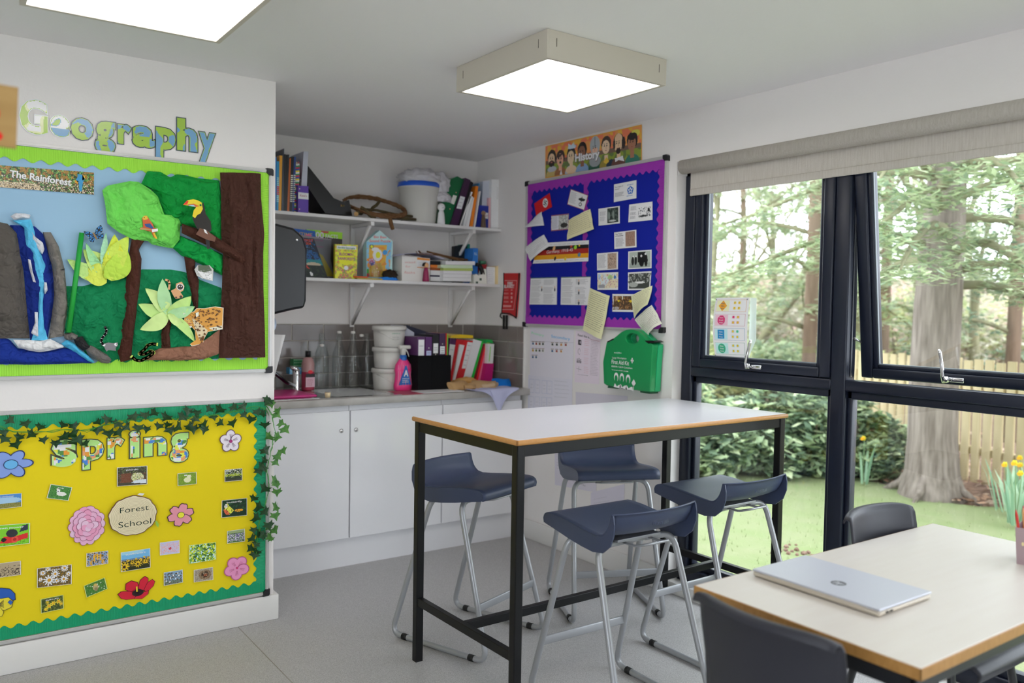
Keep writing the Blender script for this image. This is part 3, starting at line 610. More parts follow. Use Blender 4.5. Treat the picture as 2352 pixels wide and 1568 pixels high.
def paint(mb, w, h, res, T, shapes, n, k=1.0):
    """a picture printed on a card w x h; T(u, v, n) places it; shapes in 0..1, later ones on top"""
    nu, nv = max(2, round(w/res)), max(2, round(h/res)); S = []
    for s in shapes: S.append((s[0], s[1:-1], lin(s[-1], k) if isinstance(s[-1], str) else [lin(c, k) for c in s[-1]]))
    asp = w/h
    for j in range(nv):
        for i in range(nu):
            u, v = (i+.5)/nu, (j+.5)/nv; c = (0, 0, 0, 1)
            for t, a, cc in S:
                if t == 'r': hit = a[0] <= u <= a[2] and a[1] <= v <= a[3]
                elif t == 'e': hit = ((u-a[0])/a[2])**2+((v-a[1])/a[3])**2 < 1
                elif t == 'n':   # noise patches: scale, threshold, v0, v1
                    hit = a[2] <= v <= a[3] and NZ.noise(Vector((u*asp*a[0], v*a[0], a[4] if len(a) > 4 else a[0]))) > a[1]
                elif t == 'f':   # flower: cx cy r petals ; colours (petal, centre)
                    dx, dy = (u-a[0])*asp, v-a[1]; r = math.hypot(dx, dy); th = math.atan2(dy, dx)
                    if r < a[2]*.3: c = cc[1]; hit = False
                    else: hit = r < a[2]*(.72+.28*cos(th*a[3]))
                    if hit: c = cc[0]; hit = False
                elif t == 'p': hit = inpoly(u, v, a[0])
                elif t == 'g': hit = a[0] <= v <= a[1]; 
                if hit:
                    if isinstance(cc, list): c = cc[int(abs(NZ.noise(Vector((u*asp*23+a[0] if isinstance(a[0], (int, float)) else u*23, v*23, 5))))*3.2*len(cc)) % len(cc)]
                    else: c = cc
            mb.col = c; q = [(i/nu*w, j/nv*h), ((i+1)/nu*w, j/nv*h), ((i+1)/nu*w, (j+1)/nv*h), (i/nu*w, (j+1)/nv*h)]
            mb.add([T(x, y, n) for x, y in q], [(0, 1, 2, 3)], False)
def quadmap(P, w, h, fr, lift=0):
    """P: four corners bl, br, tr, tl in frame coordinates -> T(x, y, n)"""
    def T(x, y, n=0):
        s, t = x/w, y/h; a, b, c, d = P
        return fr((a[0]*(1-s)+b[0]*s)*(1-t)+(d[0]*(1-s)+c[0]*s)*t, (a[1]*(1-s)+b[1]*s)*(1-t)+(d[1]*(1-s)+c[1]*s)*t, n+lift)
    return T
def dims(P): return math.dist(P[0], P[1]), math.dist(P[0], P[3])
def crinkle(p, s, d, seed=0, st=(1, 1)):
    q = Vector((p[0]*s*st[0], p[1]*s*st[1], seed*3.7)); a = abs(NZ.noise(q)); b = abs(NZ.noise(q*2.3+Vector((5, 1, 2)))); c = abs(NZ.noise(q*4.9))
    v = NZ.voronoi(Vector((q.x*1.1, q.y*1.1, seed+.5)))[0]; return d*(1.1*a+.7*b+.45*c+.75*(v[1]-v[0]))
def resample(L, t):
    d = [0]
    for a, b in zip(L, L[1:]): d.append(d[-1]+math.dist(a, b))
    x = t*d[-1]
    for i in range(len(L)-1):
        if x <= d[i+1] or i == len(L)-2:
            k = (x-d[i])/max(1e-9, d[i+1]-d[i]); return (L[i][0]+(L[i+1][0]-L[i][0])*k, L[i][1]+(L[i+1][1]-L[i][1])*k)
def ruled(mb, A, B, fr, n0, d, s=14, seed=0, nu=16, nv=50, st=(1, 1), bulge=.012, jit=.0):
    """crumpled paper between two edge lines A and B"""
    def f(u, v):
        a, b = resample(A, v), resample(B, v); p = (a[0]+(b[0]-a[0])*u, a[1]+(b[1]-a[1])*u); e = min(1, 6*u, 6*(1-u), .3+6*v, .3+6*(1-v))
        return fr(p[0]+jit*NZ.noise(Vector((p[0]*30, p[1]*30, seed))), p[1]+jit*NZ.noise(Vector((p[0]*30, p[1]*30, seed+9))), n0+(crinkle(p, s, d, seed, st)+bulge*sin(pi*u))*e)
    mb.grid(f, nu, nv, True)
def polar(mb, C, O, fr, n0, d, s=14, seed=0, nr=14, na=72, bulge=.015, st=(1, 1)):
    """crumpled paper inside outline O around centre C"""
    O = O+[O[0]]
    def f(u, v):
        o = resample(O, u); p = (C[0]+(o[0]-C[0])*v, C[1]+(o[1]-C[1])*v); e = min(1, 5*(1-v)+.15)
        return fr(p[0], p[1], n0+(crinkle(p, s, d, seed, st)+bulge*(1-v*v))*e)
    mb.grid(f, na, nr, True)
def border(mb, fr, u0, v0, L, w, horiz, inner, per, rib, amp=.007, n=.003, ra=.0013):
    """scalloped corrugated strip from (u0, v0), length L, width w towards 'inner' (+1/-1)"""
    N = int(L/rib*4); vs = []; fs = []
    for i in range(N+1):
        t = i*L/N; d = w+amp*cos(2*pi*t/per); nn = n+ra*sin(2*pi*t/rib)
        a, b = ((u0+t, v0), (u0+t, v0+inner*d)) if horiz else ((u0, v0+t), (u0+inner*d, v0+t))
        vs += [fr(*a, nn), fr(*b, nn)]
        if i: fs.append((2*i-2, 2*i-1, 2*i+1, 2*i))
    mb.add(vs, fs, True)
def board(fr, u0, u1, v0, v1, name, label, loc, bw=.014, dep=.016, fm=None, backcol='ffffff', km=1, corners=True):
    t = thing(name, label, 'notice board', loc); al = fm or mat('silver_board_frame', 'd0cfcd', .35, metal=.35, spec=.5); ph = [(0, 0), (1, 0)]
    f = MB()
    for a, b, c, d in ((u0, u1, v0, v0+bw), (u0, u1, v1-bw, v1), (u0, u0+bw, v0, v1), (u1-bw, u1, v0, v1)):
        f.prism([(a, c), (b, c), (b, d), (a, d)], fr, 0, dep); f.prism([(a+(b-a)*.0, c), (b, c), (b, d), (a, d)], fr, dep, dep+.0001)
        e = .004
        f.prism([(a+e if b-a > .05 else a+e, c+e if d-c > .05 else c+e), (b-e, c+e), (b-e, d-e), (a+e, d-e)], fr, dep, dep+.003)
    f.build('frame', al, t)
    if corners:
        blp = mat('black_corner_cap', '1b1b20', .4)
        for a, b in ((u0, v0), (u1, v0), (u0, v1), (u1, v1)):
            sa = 1 if a == u0 else -1; sb = 1 if b == v0 else -1; e = .004
            mb = MB().prism([(a-sa*e, b-sb*e+sb*.006), (a-sa*e+sa*.006, b-sb*e), (a+sa*.026, b-sb*e), (a+sa*.026, b+sb*.013), (a+sa*.013, b+sb*.026), (a-sa*e, b+sb*.026)], fr, 0, dep+.006); mb.build('corner_cap', blp, t)
    MB().ink(backcol, km).prism([(u0+.01, v0+.01), (u1-.01, v0+.01), (u1-.01, v1-.01), (u0+.01, v1-.01)], fr, .001, .009).build('backing_paper', INKM, t)
    return t
KL = 1.3
def PLn(off=.012):
    def f(x, y): p = on(x, y, 1, YL-off); return (p.x, p.z)
    return f
PLb = PLn(.012)
def zz(k):
    ox, oy, s = {1: (0, 200, .28058), 2: (0, 540, .27211), 3: (0, 880, .28061), 4: (0, 1180, .28061)}[k]
    return lambda *pts: [PLb(ox+x*s, oy+y*s) for x, y in pts]
Z1, Z2, Z3, Z4 = zz(1), zz(2), zz(3), zz(4)

# ------------------------------------------------------------ Geography letters
def inset_cells(vs, fs, cell, colf, mb, place, n):
    tris = []
    for f in fs:
        for i in range(1, len(f)-1): tris.append((vs[f[0]], vs[f[i]], vs[f[i+1]]))
    x0 = min(v[0] for v in vs); x1 = max(v[0] for v in vs); y0 = min(v[1] for v in vs); y1 = max(v[1] for v in vs)
    def inside(x, y):
        for a, b, c in tris:
            d1 = (x-b[0])*(a[1]-b[1])-(a[0]-b[0])*(y-b[1]); d2 = (x-c[0])*(b[1]-c[1])-(b[0]-c[0])*(y-c[1]); d3 = (x-a[0])*(c[1]-a[1])-(c[0]-a[0])*(y-a[1])
            if not ((d1 < 0 or d2 < 0 or d3 < 0) and (d1 > 0 or d2 > 0 or d3 > 0)): return True
        return False
    nx, ny = int((x1-x0)/cell), int((y1-y0)/cell); ok = {}
    for i in range(nx+1):
        for j in range(ny+1): ok[i, j] = inside(x0+i*cell, y0+j*cell)
    for i in range(nx):
        for j in range(ny):
            if ok[i, j] and ok[i+1, j] and ok[i, j+1] and ok[i+1, j+1]:
                c = colf((x0+(i+.5)*cell), (y0+(j+.5)*cell))
                if c is None: continue
                mb.col = c; mb.add([place(x0+(i+a)*cell, y0+(j+b)*cell, n) for a, b in ((0, 0), (1, 0), (1, 1), (0, 1))], [(0, 1, 2, 3)], False)
def cutletter(ch, box, fr, n0, edge, fill, colf, label, grp, cat='letter', m=None, shear=0, bold=.035, cell=.022, kk=KL):
    """box: (u0, v0, u1, v1) the letter's bounding box"""
    vs, fs = glyphs(ch, bold); x0 = min(v[0] for v in vs); x1 = max(v[0] for v in vs); y0 = min(v[1] for v in vs); y1 = max(v[1] for v in vs)
    def place(x, y, n): s, t = (x-x0)/(x1-x0), (y-y0)/(y1-y0); return fr(box[0]+(box[2]-box[0])*s+shear*t, box[1]+(box[3]-box[1])*t, n)
    mb = MB().ink(edge, kk); vo, fo = glyphs(ch, bold+.022)
    if edge: mb.add([place(x, y, n0+.0006) for x, y in vo], fo, False); mb.add([place(x, y, n0-.0008) for x, y in vo], [f[::-1] for f in fo], False)
    mb.ink(fill, kk); mb.add([place(x, y, n0+.0009) for x, y in vs], fs, False)
    inset_cells(vs, fs, cell, colf, mb, place, n0+.0012)
    return tag(mb.build('paper_letter', m or GLOSSY), label, cat, grp)
PW = PLn(.0)
def boxpx(x0, y0, x1, y1, P): a = P(x0, y1); b = P(x1, y0); c = P(x0, y0); d = P(x1, y1); return (min(a[0], c[0]), (a[1]+0*d[1]), max(b[0], d[0]), b[1])
gb, gg, glare_white, glare_lime = lin('6f9cc0', KL), lin('9cbc4c', KL), lin('dbe3ee', KL), lin('d6dfa8', KL)
geo = [('G', 160, 112, 388, 380), ('e', 408, 237, 570, 405), ('o', 580, 260, 762, 430), ('g', 776, 288, 942, 540), ('r', 962, 310, 1075, 465), ('a', 1083, 325, 1265, 490), ('p', 1275, 340, 1437, 582), ('h', 1448, 268, 1615, 520), ('y', 1625, 378, 1760, 622)]
for i, (ch, x0, y0, x1, y1) in enumerate(geo):
    s = .28058; slope = .12*(x1-x0)*s/2   # the baseline runs down to the right in the photo
    a = PW(x0*s, 200+y1*s-slope*.6); b = PW(x1*s, 200+y0*s+slope*.6)
    def cf(x, y, i=i):
        q = NZ.noise(Vector((x*2.6+i*7, y*2.6, 1.3)))
        if i < 2 and q > -.02 and y > .15*i: return glare_white  # lamination glare painted into the colours of the first two letters
        if i == 0: return glare_lime if q > -.22 else gg
        return gb if q > (.12 if i in (2, 6, 5) else -.05) else gg
    cutletter(ch, (a[0], a[1], b[0], b[1]), FL, .003, '4a5560' if i > 1 else 'd5d8da', '9cbc4c', cf, 'laminated %s letter %s of the word Geography' % (('glare-whitened green capital', 'glare-whitened blue and green', 'all green', 'white and green first', 'blue and green', 'blue-topped green', 'green and blue', 'blue-footed green', 'blue and green tailed')[i], ch), 'Geography letters on the wall', bold=.05)

# ------------------------------------------------------------ rainforest board
rb = board(FL, .045, 1.257, 1.103, 1.983, 'display_board', 'upper display board with a lime border showing a paper rainforest', (.65, YL, 1.103), backcol='93b6cf', km=1.25)
LIME = '9ddb4a'; KB = 1.2
bm_ = MB().ink(LIME, KB)
border(bm_, FL, .06, 1.968, 1.183, .052, True, -1, .058, .0078, n=.0115)
border(bm_, FL, .06, 1.118, 1.183, .048, True, 1, .058, .0078, n=.0115)
border(bm_, FL, 1.243, 1.16, .765, .040, False, -1, .058, .0078, n=.0108)
bm_.build('scalloped_border', INKM, rb)
G1 = 'paper pieces of the rainforest display'
def piece(name, label, cat, fn, col, k=KL, m=CREPE, grp=G1):
    mb = MB().ink(col, k); fn(mb); return tag(mb.build(name, m), label, cat, grp)
piece('paper_rock', 'dark grey crumpled paper rock face left of the waterfall', 'paper rock', lambda m: ruled(m, Z1((-160, 1080), (-160, 1500))+Z2((-160, 870)), Z1((60, 1118), (160, 1200), (190, 1500))+Z2((215, 500), (250, 870)), FL, .012, .022, 9, 1, 20, 50, bulge=.02), '55504b')
piece('paper_water', 'navy blue paper behind the waterfall strip', 'paper waterfall', lambda m: ruled(m, Z1((80, 1128), (170, 1400))+Z2((200, 300), (225, 600), (255, 885)), Z1((285, 1140), (350, 1200))+Z2((390, 30), (465, 400), (450, 600), (400, 875)), FL, .013, .014, 12, 2, 16, 60, (1.6, .5)), '152a78')
piece('paper_rock', 'mid grey crumpled paper rock right of the waterfall', 'paper rock', lambda m: ruled(m, Z1((350, 1188), (400, 1400))+Z2((440, 250), (455, 520), (412, 870)), Z1((415, 1188), (480, 1300), (530, 1500))+Z2((545, 280), (575, 600), (535, 850)), FL, .014, .02, 13, 3, 14, 50, bulge=.015), '746f69')
piece('paper_water', 'light blue tissue strip falling as the waterfall', 'paper waterfall', lambda m: ruled(m, Z1((98, 1095), (195, 1150), (205, 1300))+Z2((250, 150), (300, 400), (320, 550), (300, 750), (262, 885)), Z1((250, 1085), (285, 1200), (330, 1350))+Z2((385, 250), (385, 400), (360, 560), (375, 780), (402, 885)), FL, .024, .012, 16, 4, 14, 70, (1.8, .5)), '58b4dd')
for i, (o, lb) in enumerate(((Z1((80, 1062), (120, 1035), (200, 1038), (245, 1050), (235, 1080), (180, 1075), (110, 1090)), 'white tissue foam at the top of the waterfall'), (Z1((250, 1180), (285, 1230), (345, 1275), (358, 1330), (340, 1372), (300, 1330), (255, 1240)), 'white tissue foam on the upper right of the waterfall'),
        (Z2((230, 203), (252, 208), (272, 320), (298, 400), (272, 392), (238, 270)), 'white tissue foam on the middle left of the waterfall'), (Z2((365, 395), (388, 400), (396, 465), (372, 500), (362, 450)), 'small white tissue foam on the right of the waterfall'), (Z2((286, 646), (314, 648), (318, 855), (255, 825), (288, 740)), 'white tissue foam near the foot of the waterfall'))):
    C = (sum(p[0] for p in o)/len(o), sum(p[1] for p in o)/len(o)); piece('tissue_foam', lb, 'tissue foam', lambda m: polar(m, C, o, FL, .034, .01, 30, i, 8, 40, .008), 'cfd0d6')
piece('paper_hill', 'bottle green crumpled paper hill across the board', 'paper hill', lambda m: ruled(m, Z2((560, 430), (700, 430), (850, 390), (950, 350), (1050, 315), (1200, 288), (1450, 290), (1560, 310), (1700, 380), (1870, 445)), Z2((545, 830), (650, 850), (720, 1000), (850, 1070), (1000, 1075), (1100, 1075), (1300, 1075), (1500, 1070), (1700, 1050), (1870, 1040)), FL, .0095, .020, 15, 5, 40, 90, bulge=.008), '117a4b')
piece('paper_river', 'navy blue paper river along the bottom of the board', 'paper river', lambda m: ruled(m, Z2((-100, 830), (80, 880), (150, 955), (350, 980), (520, 950), (600, 950), (700, 990), (775, 1070)), Z2((-100, 1090), (100, 1090), (250, 1092), (400, 1090), (520, 1088), (600, 1085), (700, 1080), (778, 1082)), FL, .012, .016, 10, 6, 16, 80, (.5, 1.4)), '162f85')
piece('tissue_foam', 'large white tissue foam in the pool under the waterfall', 'tissue foam', lambda m: ruled(m, Z2((108, 880), (250, 882), (330, 890), (420, 873), (535, 932)), Z2((150, 945), (240, 972), (330, 985), (430, 970), (525, 948)), FL, .026, .012, 24, 7, 10, 60, bulge=.012), 'dcdce0')
piece('paper_stream', 'light blue tissue stream running down to the right', 'paper stream', lambda m: ruled(m, Z2((515, 912), (560, 878), (625, 912), (665, 960), (725, 1000), (792, 1066)), Z2((530, 935), (545, 940), (595, 965), (645, 1005), (740, 1060), (775, 1075)), FL, .024, .01, 22, 8, 8, 50), '4fb2de')
for o, lb, c in ((Z2((532, 830), (600, 818), (655, 845), (640, 880), (560, 885), (538, 865)), 'small grey paper stone under the green straw', '6e6a66'), (Z2((612, 870), (690, 850), (745, 925), (760, 945), (700, 975), (640, 925)), 'black crumpled paper stone by the lemur', '2b2a2c'), (Z2((716, 965), (765, 925), (850, 975), (905, 1010), (938, 1050), (912, 1082), (850, 1074), (745, 1015)), 'grey crumpled paper stone at the end of the stream', '6f6b67')):
    C = (sum(p[0] for p in o)/len(o), sum(p[1] for p in o)/len(o)); piece('paper_stone', lb, 'paper stone', lambda m: polar(m, C, o, FL, .022, .012, 22, 4, 10, 50, .02), c)
def blade(m, base, tip, w, n0, k=0, col=None, bend=0):
    if col: m.ink(col, KL)
    def f(u, v):
        x, y = tip[0]-base[0], tip[1]-base[1]; L = math.hypot(x, y); px_, py_ = -y/L, x/L; ww = w*sin(pi*min(1, v*.93+.07))**.8*(1-.3*v); o = (u-.5)*2*ww+bend*sin(pi*v)
        p = (base[0]+x*v+px_*o, base[1]+y*v+py_*o); return FL(p[0], p[1], n0+.012*sin(pi*v)+.008*abs(u-.5)+crinkle(p, 20, .006, k))
    m.grid(f, 6, 22, True)
def yl(m):
    b = Z2((900, 370))[0]
    for i, (t, w, c) in enumerate((((565, 205), .035, 'b9dd84'), ((700, 120), .045, 'bfe07a'), ((720, 65), .02, '9ed69a'), ((690, 330), .05, 'cfe25a'), ((890, -20), .018, 'a5d6b0'), ((960, -5), .04, 'cfe24c'), ((1075, 10), .045, 'c5dc5a'), ((1060, 120), .05, 'b7d850'))):
        blade(m, b, Z2(t)[0], w, .012+.002*i, i, c, .01*(-1)**i)
piece('paper_plant', 'yellow-green tissue leaves fanned beside the green straw', 'paper plant', yl, 'cfe24c')
a_, b_2 = Z1((664, 1195))[0], Z2((572, 818))[0]
tag(MB().ink('1f9a3a', KL).tube([FL(*a_, .030), FL(*b_2, .034)], .0092, 16).build('paper_tube', INK), 'thin rolled green paper tube standing slantwise', 'paper tube', G1)
piece('paper_tree_trunk', 'twisted brown paper trunk under the light green canopy', 'paper tree', lambda m: ruled(m, Z2((1105, 30), (1090, 110), (1072, 250), (1045, 500), (1042, 650), (1018, 790), (985, 980), (1012, 1068)), Z2((1212, 45), (1165, 125), (1188, 200), (1180, 350), (1160, 550), (1132, 750), (1108, 950), (1100, 1045)), FL, .028, .016, 14, 9, 16, 90, (1.8, .4), .02), '49281f')
piece('paper_tree_trunk', 'narrow brown paper trunk behind the leopard', 'paper tree', lambda m: ruled(m, Z2((1548, 180), (1570, 330), (1600, 480), (1628, 625)), Z2((1645, 190), (1640, 280), (1672, 380), (1670, 500), (1664, 625)), FL, .024, .012, 14, 10, 12, 50, (1.8, .4), .012), '45261e')
piece('paper_canopy', 'dark green crumpled paper canopy behind the toucan', 'paper canopy', lambda m: polar(m, Z1((1520, 960))[0], Z1((1150, 795), (1200, 690), (1310, 695), (1390, 742), (1440, 715), (1500, 722), (1600, 745), (1790, 765), (1805, 900), (1808, 1260), (1700, 1215), (1600, 1150), (1400, 1130), (1330, 1050), (1280, 900), (1240, 840)), FL, .018, .03, 8, 11, 22, 110, .014), '0e8a38')
piece('paper_canopy', 'dark green paper canopy hanging under the brown branch', 'paper canopy', lambda m: polar(m, Z1((1640, 1370))[0], Z1((1400, 1312), (1465, 1215), (1600, 1270), (1750, 1340), (1815, 1370), (1818, 1545), (1720, 1492), (1600, 1432), (1480, 1380)), FL, .020, .028, 13, 12, 18, 90, .016), '0f9440')
piece('paper_canopy', 'light green tissue canopy with the red parrot on it', 'paper canopy', lambda m: polar(m, Z1((1110, 1040))[0], Z1((828, 850), (870, 812), (1050, 775), (1120, 780), (1230, 850), (1280, 900), (1335, 1050), (1395, 1085), (1432, 1052), (1465, 1110), (1458, 1250), (1400, 1322), (1330, 1310), (1230, 1290), (1200, 1262), (1080, 1250), (960, 1190), (870, 1120), (850, 960)), FL, .034, .026, 9, 13, 24, 120, .02), '6fcf58')
piece('paper_tree_trunk', 'wide pleated brown paper trunk at the right of the board', 'paper tree', lambda m: ruled(m, Z1((1790, 703), (1800, 900), (1800, 1200))+Z2((1872, 150), (1862, 450), (1846, 750), (1835, 1035)), Z1((2123, 712), (2125, 900), (2152, 1200))+Z2((2210, 150), (2212, 450), (2224, 800), (2228, 1028)), FL, .030, .026, 9, 14, 36, 110, (2.2, .35), .018), '452a22')
piece('paper_branch', 'brown paper branch slanting across the wide trunk', 'paper branch', lambda m: ruled(m, Z1((1462, 1122), (1700, 1200), (1880, 1320), (1990, 1400)), Z1((1462, 1200), (1690, 1310), (1850, 1392), (1958, 1452)), FL, .058, .01, 18, 15, 10, 60, (.5, 1.5), .014), '45281f')
def cut(name, label, cat, layers, n0, grp='animal cut-outs on the rainforest display', m=INK, k=KL, step=.0006):
    mb = MB()
    for i, (poly, col) in enumerate(layers):
        mb.ink(col, k)
        if i == 0: mb.prism(poly, FL, n0, n0+.0012)
        else: flat(mb, poly, FL, n0+.0012+step*i)
    return tag(mb.build(name, m), label, cat, grp)
def scale(P, s, c=None):
    c = c or (sum(p[0] for p in P)/len(P), sum(p[1] for p in P)/len(P)); return [(c[0]+(x-c[0])*s, c[1]+(y-c[1])*s) for x, y in P]
def dot(zf, x, y, r, ry=None): c = zf((x, y))[0]; return ell(c[0], c[1], r*.00048, (ry or r)*.00046)
body = Z1((1535, 1085), (1550, 1040), (1600, 1000), (1622, 955), (1632, 1000), (1642, 1050), (1682, 1110), (1688, 1180), (1662, 1208), (1575, 1172), (1548, 1120))
cut('toucan_cutout', 'black toucan with a big yellow and red beak', 'toucan picture', [(body, '26221f'), (Z1((1548, 975), (1575, 940), (1608, 958), (1618, 1010), (1600, 1045), (1572, 1060), (1555, 1085), (1534, 1068), (1545, 1020), (1562, 1000)), 'e8c22c'),
    (Z1((1457, 978), (1490, 942), (1540, 932), (1580, 943), (1596, 972), (1588, 988), (1555, 996), (1500, 984)), 'ecc62e'), (Z1((1457, 978), (1490, 942), (1502, 950), (1490, 975)), 'd53b2a'), (Z1((1490, 975), (1545, 968), (1588, 988), (1555, 996), (1500, 984)), 'c7602e'), (Z1((1496, 980), (1540, 978), (1560, 992), (1530, 990)), '8fc3d8'),
    (dot(Z1, 1598, 980, 9), '3c8a3f'), (dot(Z1, 1598, 980, 5), '111111'), (Z1((1632, 1228), (1665, 1236), (1676, 1328), (1650, 1334)), '222222'), (Z1((1590, 1165), (1640, 1178), (1720, 1240), (1712, 1275), (1640, 1255), (1560, 1215)), '6a4636'), (Z1((1620, 1172), (1640, 1180), (1655, 1215), (1630, 1200)), 'e9e4e0')], .088)
cut('parrot_cutout', 'small red and yellow parrot on a twig', 'parrot picture', [(Z1((1120, 1160), (1145, 1155), (1140, 1100), (1135, 1080), (1150, 1062), (1175, 1062), (1190, 1085), (1222, 1130), (1232, 1160), (1262, 1168), (1262, 1188), (1235, 1198), (1255, 1250), (1228, 1235), (1210, 1192), (1150, 1176), (1120, 1174)), 'c25a33'), (Z1((1138, 1085), (1150, 1063), (1176, 1063), (1182, 1090), (1150, 1098)), 'e3b23c'), (Z1((1155, 1130), (1200, 1125), (1228, 1160), (1215, 1168), (1165, 1150)), '2c4f86'), (Z1((1120, 1160), (1208, 1170), (1206, 1180), (1120, 1174)), 'b28f5e'), (Z1((1212, 1172), (1262, 1166), (1262, 1188), (1216, 1196)), 'e8e8e8'), (Z1((1218, 1200), (1236, 1200), (1258, 1250), (1240, 1246)), 'd9a92c'), (dot(Z1, 1152, 1078, 4), '151515')], .072)
W4 = [Z1((762, 1200), (780, 1158), (815, 1130), (829, 1158), (826, 1188), (776, 1216)), Z1((774, 1216), (836, 1200), (836, 1240), (792, 1246), (768, 1226)), Z1((758, 1210), (722, 1188), (674, 1184), (688, 1210), (720, 1236), (756, 1226)), Z1((756, 1226), (712, 1240), (728, 1268), (756, 1272), (770, 1230))]
bf = MB()
for j, q in enumerate(W4):
    bf.ink('16181f', KL).prism(q, FL, .04+.001*j, .0412+.001*j)
    c = (sum(p[0] for p in q)/len(q), sum(p[1] for p in q)/len(q))
    for i in range(len(q)): flat(bf, scale([q[i], q[(i+1) % len(q)], c], .62), FL, .0425+.001*j, '3c84c4', KL)
bf.ink('8a6a40', KL).prism(ell(*Z1((765, 1222))[0], .003, .016, 10, rot=.5), FL, .044, .047)
tag(bf.build('butterfly_cutout', INK), 'blue and black butterfly at the top of the green tube', 'butterfly picture', 'animal cut-outs on the rainforest display')
jg = Z2((1520, 652), (1555, 658), (1615, 646), (1640, 618), (1700, 620), (1790, 605), (1858, 615), (1852, 790), (1780, 802), (1730, 812), (1700, 870), (1690, 908), (1600, 928), (1585, 912), (1632, 880), (1625, 800), (1600, 772), (1560, 780), (1528, 745), (1540, 700))
L_ = [(scale(jg, 1.03), 'ddd3c3'), (jg, 'cf9440'), (Z2((1600, 700), (1640, 720), (1730, 800), (1700, 870), (1660, 880), (1630, 800)), 'd9c7a2'), (Z2((1740, 780), (1850, 760), (1852, 790), (1780, 802)), 'e6dcc8'), (Z2((1535, 700), (1580, 705), (1600, 745), (1590, 775), (1555, 778), (1530, 745)), 'dfb063')]
R_ = random.Random(4)
for i in range(110):
    x, y = R_.uniform(1620, 1855), R_.uniform(612, 900)
    if inpoly(*Z2((x, y))[0], scale(jg, .93)): L_.append((dot(Z2, x, y, R_.uniform(6, 10), R_.uniform(5, 9)), '3a2616')); L_.append((dot(Z2, x+1, y, 3.5), 'b9762c'))
for i in range(40):
    x, y = R_.uniform(1530, 1640), R_.uniform(655, 780)
    if inpoly(*Z2((x, y))[0], scale(jg, .93)): L_.append((dot(Z2, x, y, 3), '3a2616'))
for x in (1556, 1604): L_ += [(dot(Z2, x, 706, 7, 5), 'efe3c0'), (dot(Z2, x, 706, 4), '111111')]
L_ += [(Z2((1562, 738), (1592, 738), (1578, 752)), 'b0604a'), (Z2((1522, 655), (1550, 660), (1545, 690), (1528, 685)), 'e7dccb'), (Z2((1625, 655), (1652, 645), (1650, 680), (1630, 690)), 'e7dccb'), (Z2((1555, 765), (1595, 765), (1590, 778), (1560, 780)), 'efe7da')]
cut('leopard_cutout', 'spotted orange leopard walking out from the wide trunk', 'leopard picture', L_, .050, step=.00004)
lm = MB(); tl = Z2((872, 772), (884, 800), (880, 825), (850, 860), (838, 890), (850, 915), (866, 925))
for i in range(12):
    a, b = resample(tl, i/12), resample(tl, (i+1)/12); stroke(lm, [a, b], .009, FL, .050, 'e6e6e6' if i % 2 else '2a2a2a', KL)
lm.ink('77767a', KL).prism(Z2((862, 912), (900, 902), (940, 908), (955, 905), (978, 900), (978, 930), (960, 945), (965, 972), (900, 965), (885, 978), (868, 945)), FL, .048, .0492)
flat(lm, dot(Z2, 962, 918, 12), FL, .0498, 'dcdcdc', KL); flat(lm, dot(Z2, 968, 915, 4), FL, .0504, '141414'); tag(lm.build('lemur_cutout', INK), 'small grey ring-tailed lemur at the foot of the hill', 'lemur picture', 'animal cut-outs on the rainforest display')
mk = MB(); stroke(mk, Z2((1382, 378), (1405, 385), (1414, 410), (1408, 455)), .008, FL, .047, 'cf9d70', KL)
mk.ink('cf9d70', KL).prism(Z2((1425, 470), (1465, 448), (1468, 410), (1515, 393), (1538, 430), (1530, 465), (1505, 482), (1528, 515), (1518, 530), (1465, 536), (1448, 515)), FL, .046, .0472)
for q, c in ((dot(Z2, 1502, 438, 30), 'efe6da'), (dot(Z2, 1502, 438, 23), '3b302c'), (dot(Z2, 1495, 432, 5), 'f0f0f0'), (dot(Z2, 1512, 432, 5), 'f0f0f0'), (dot(Z2, 1508, 520, 12), '4a3a34'), (dot(Z2, 1468, 525, 8), '4a3a34')): flat(mk, q, FL, .048+.0003*(c == '3b302c')+.0005*(c == 'f0f0f0'), c, KL)
tag(mk.build('monkey_cutout', INK), 'small tan monkey with a dark face sitting on the pale plant', 'monkey picture', 'animal cut-outs on the rainforest display')
cut('sloth_cutout', 'shiny grey and white sloth hanging below the branch', 'sloth picture', [(Z2((1618, 290), (1650, 252), (1700, 262), (1745, 255), (1778, 290), (1772, 388), (1700, 372), (1640, 345)), 'b9b9b6'), (Z2((1650, 255), (1740, 258), (1765, 300), (1700, 315), (1650, 300)), '56604e'), (Z2((1640, 300), (1700, 318), (1765, 330), (1765, 380), (1690, 360)), 'e9e9e9')]+[(dot(Z2, R_.uniform(1640, 1760), R_.uniform(285, 370), 7, 2), R_.choice(('6b6b68', '8e8e8a', 'ffffff'))) for _ in range(26)], .052, m=GLOSSY, step=.0001)
pl = MB(); cb = Z2((1402, 665))[0]
for i, (t, w) in enumerate((((1155, 580), .032), ((1212, 448), .034), ((1355, 368), .03), ((1595, 515), .034), ((1165, 795), .034), ((1625, 600), .026), ((1622, 895), .022), ((1550, 770), .018))): blade(pl, cb, Z2(t)[0], w, .034+.0015*i, i+20, ('b7d884', 'c3dd90', 'a6d09a')[i % 3], .008*(-1)**i)
tag(pl.build('paper_plant', INKM), 'pale green star-shaped tissue plant beside the leopard', 'paper plant', G1)
piece('paper_tree_trunk', 'short brown paper stem under the pale plant', 'paper tree', lambda m: ruled(m, Z2((1375, 700), (1350, 830), (1352, 948)), Z2((1442, 698), (1420, 830), (1430, 945)), FL, .034, .01, 18, 16, 10, 40, (1.6, .5), .012), '47291f')
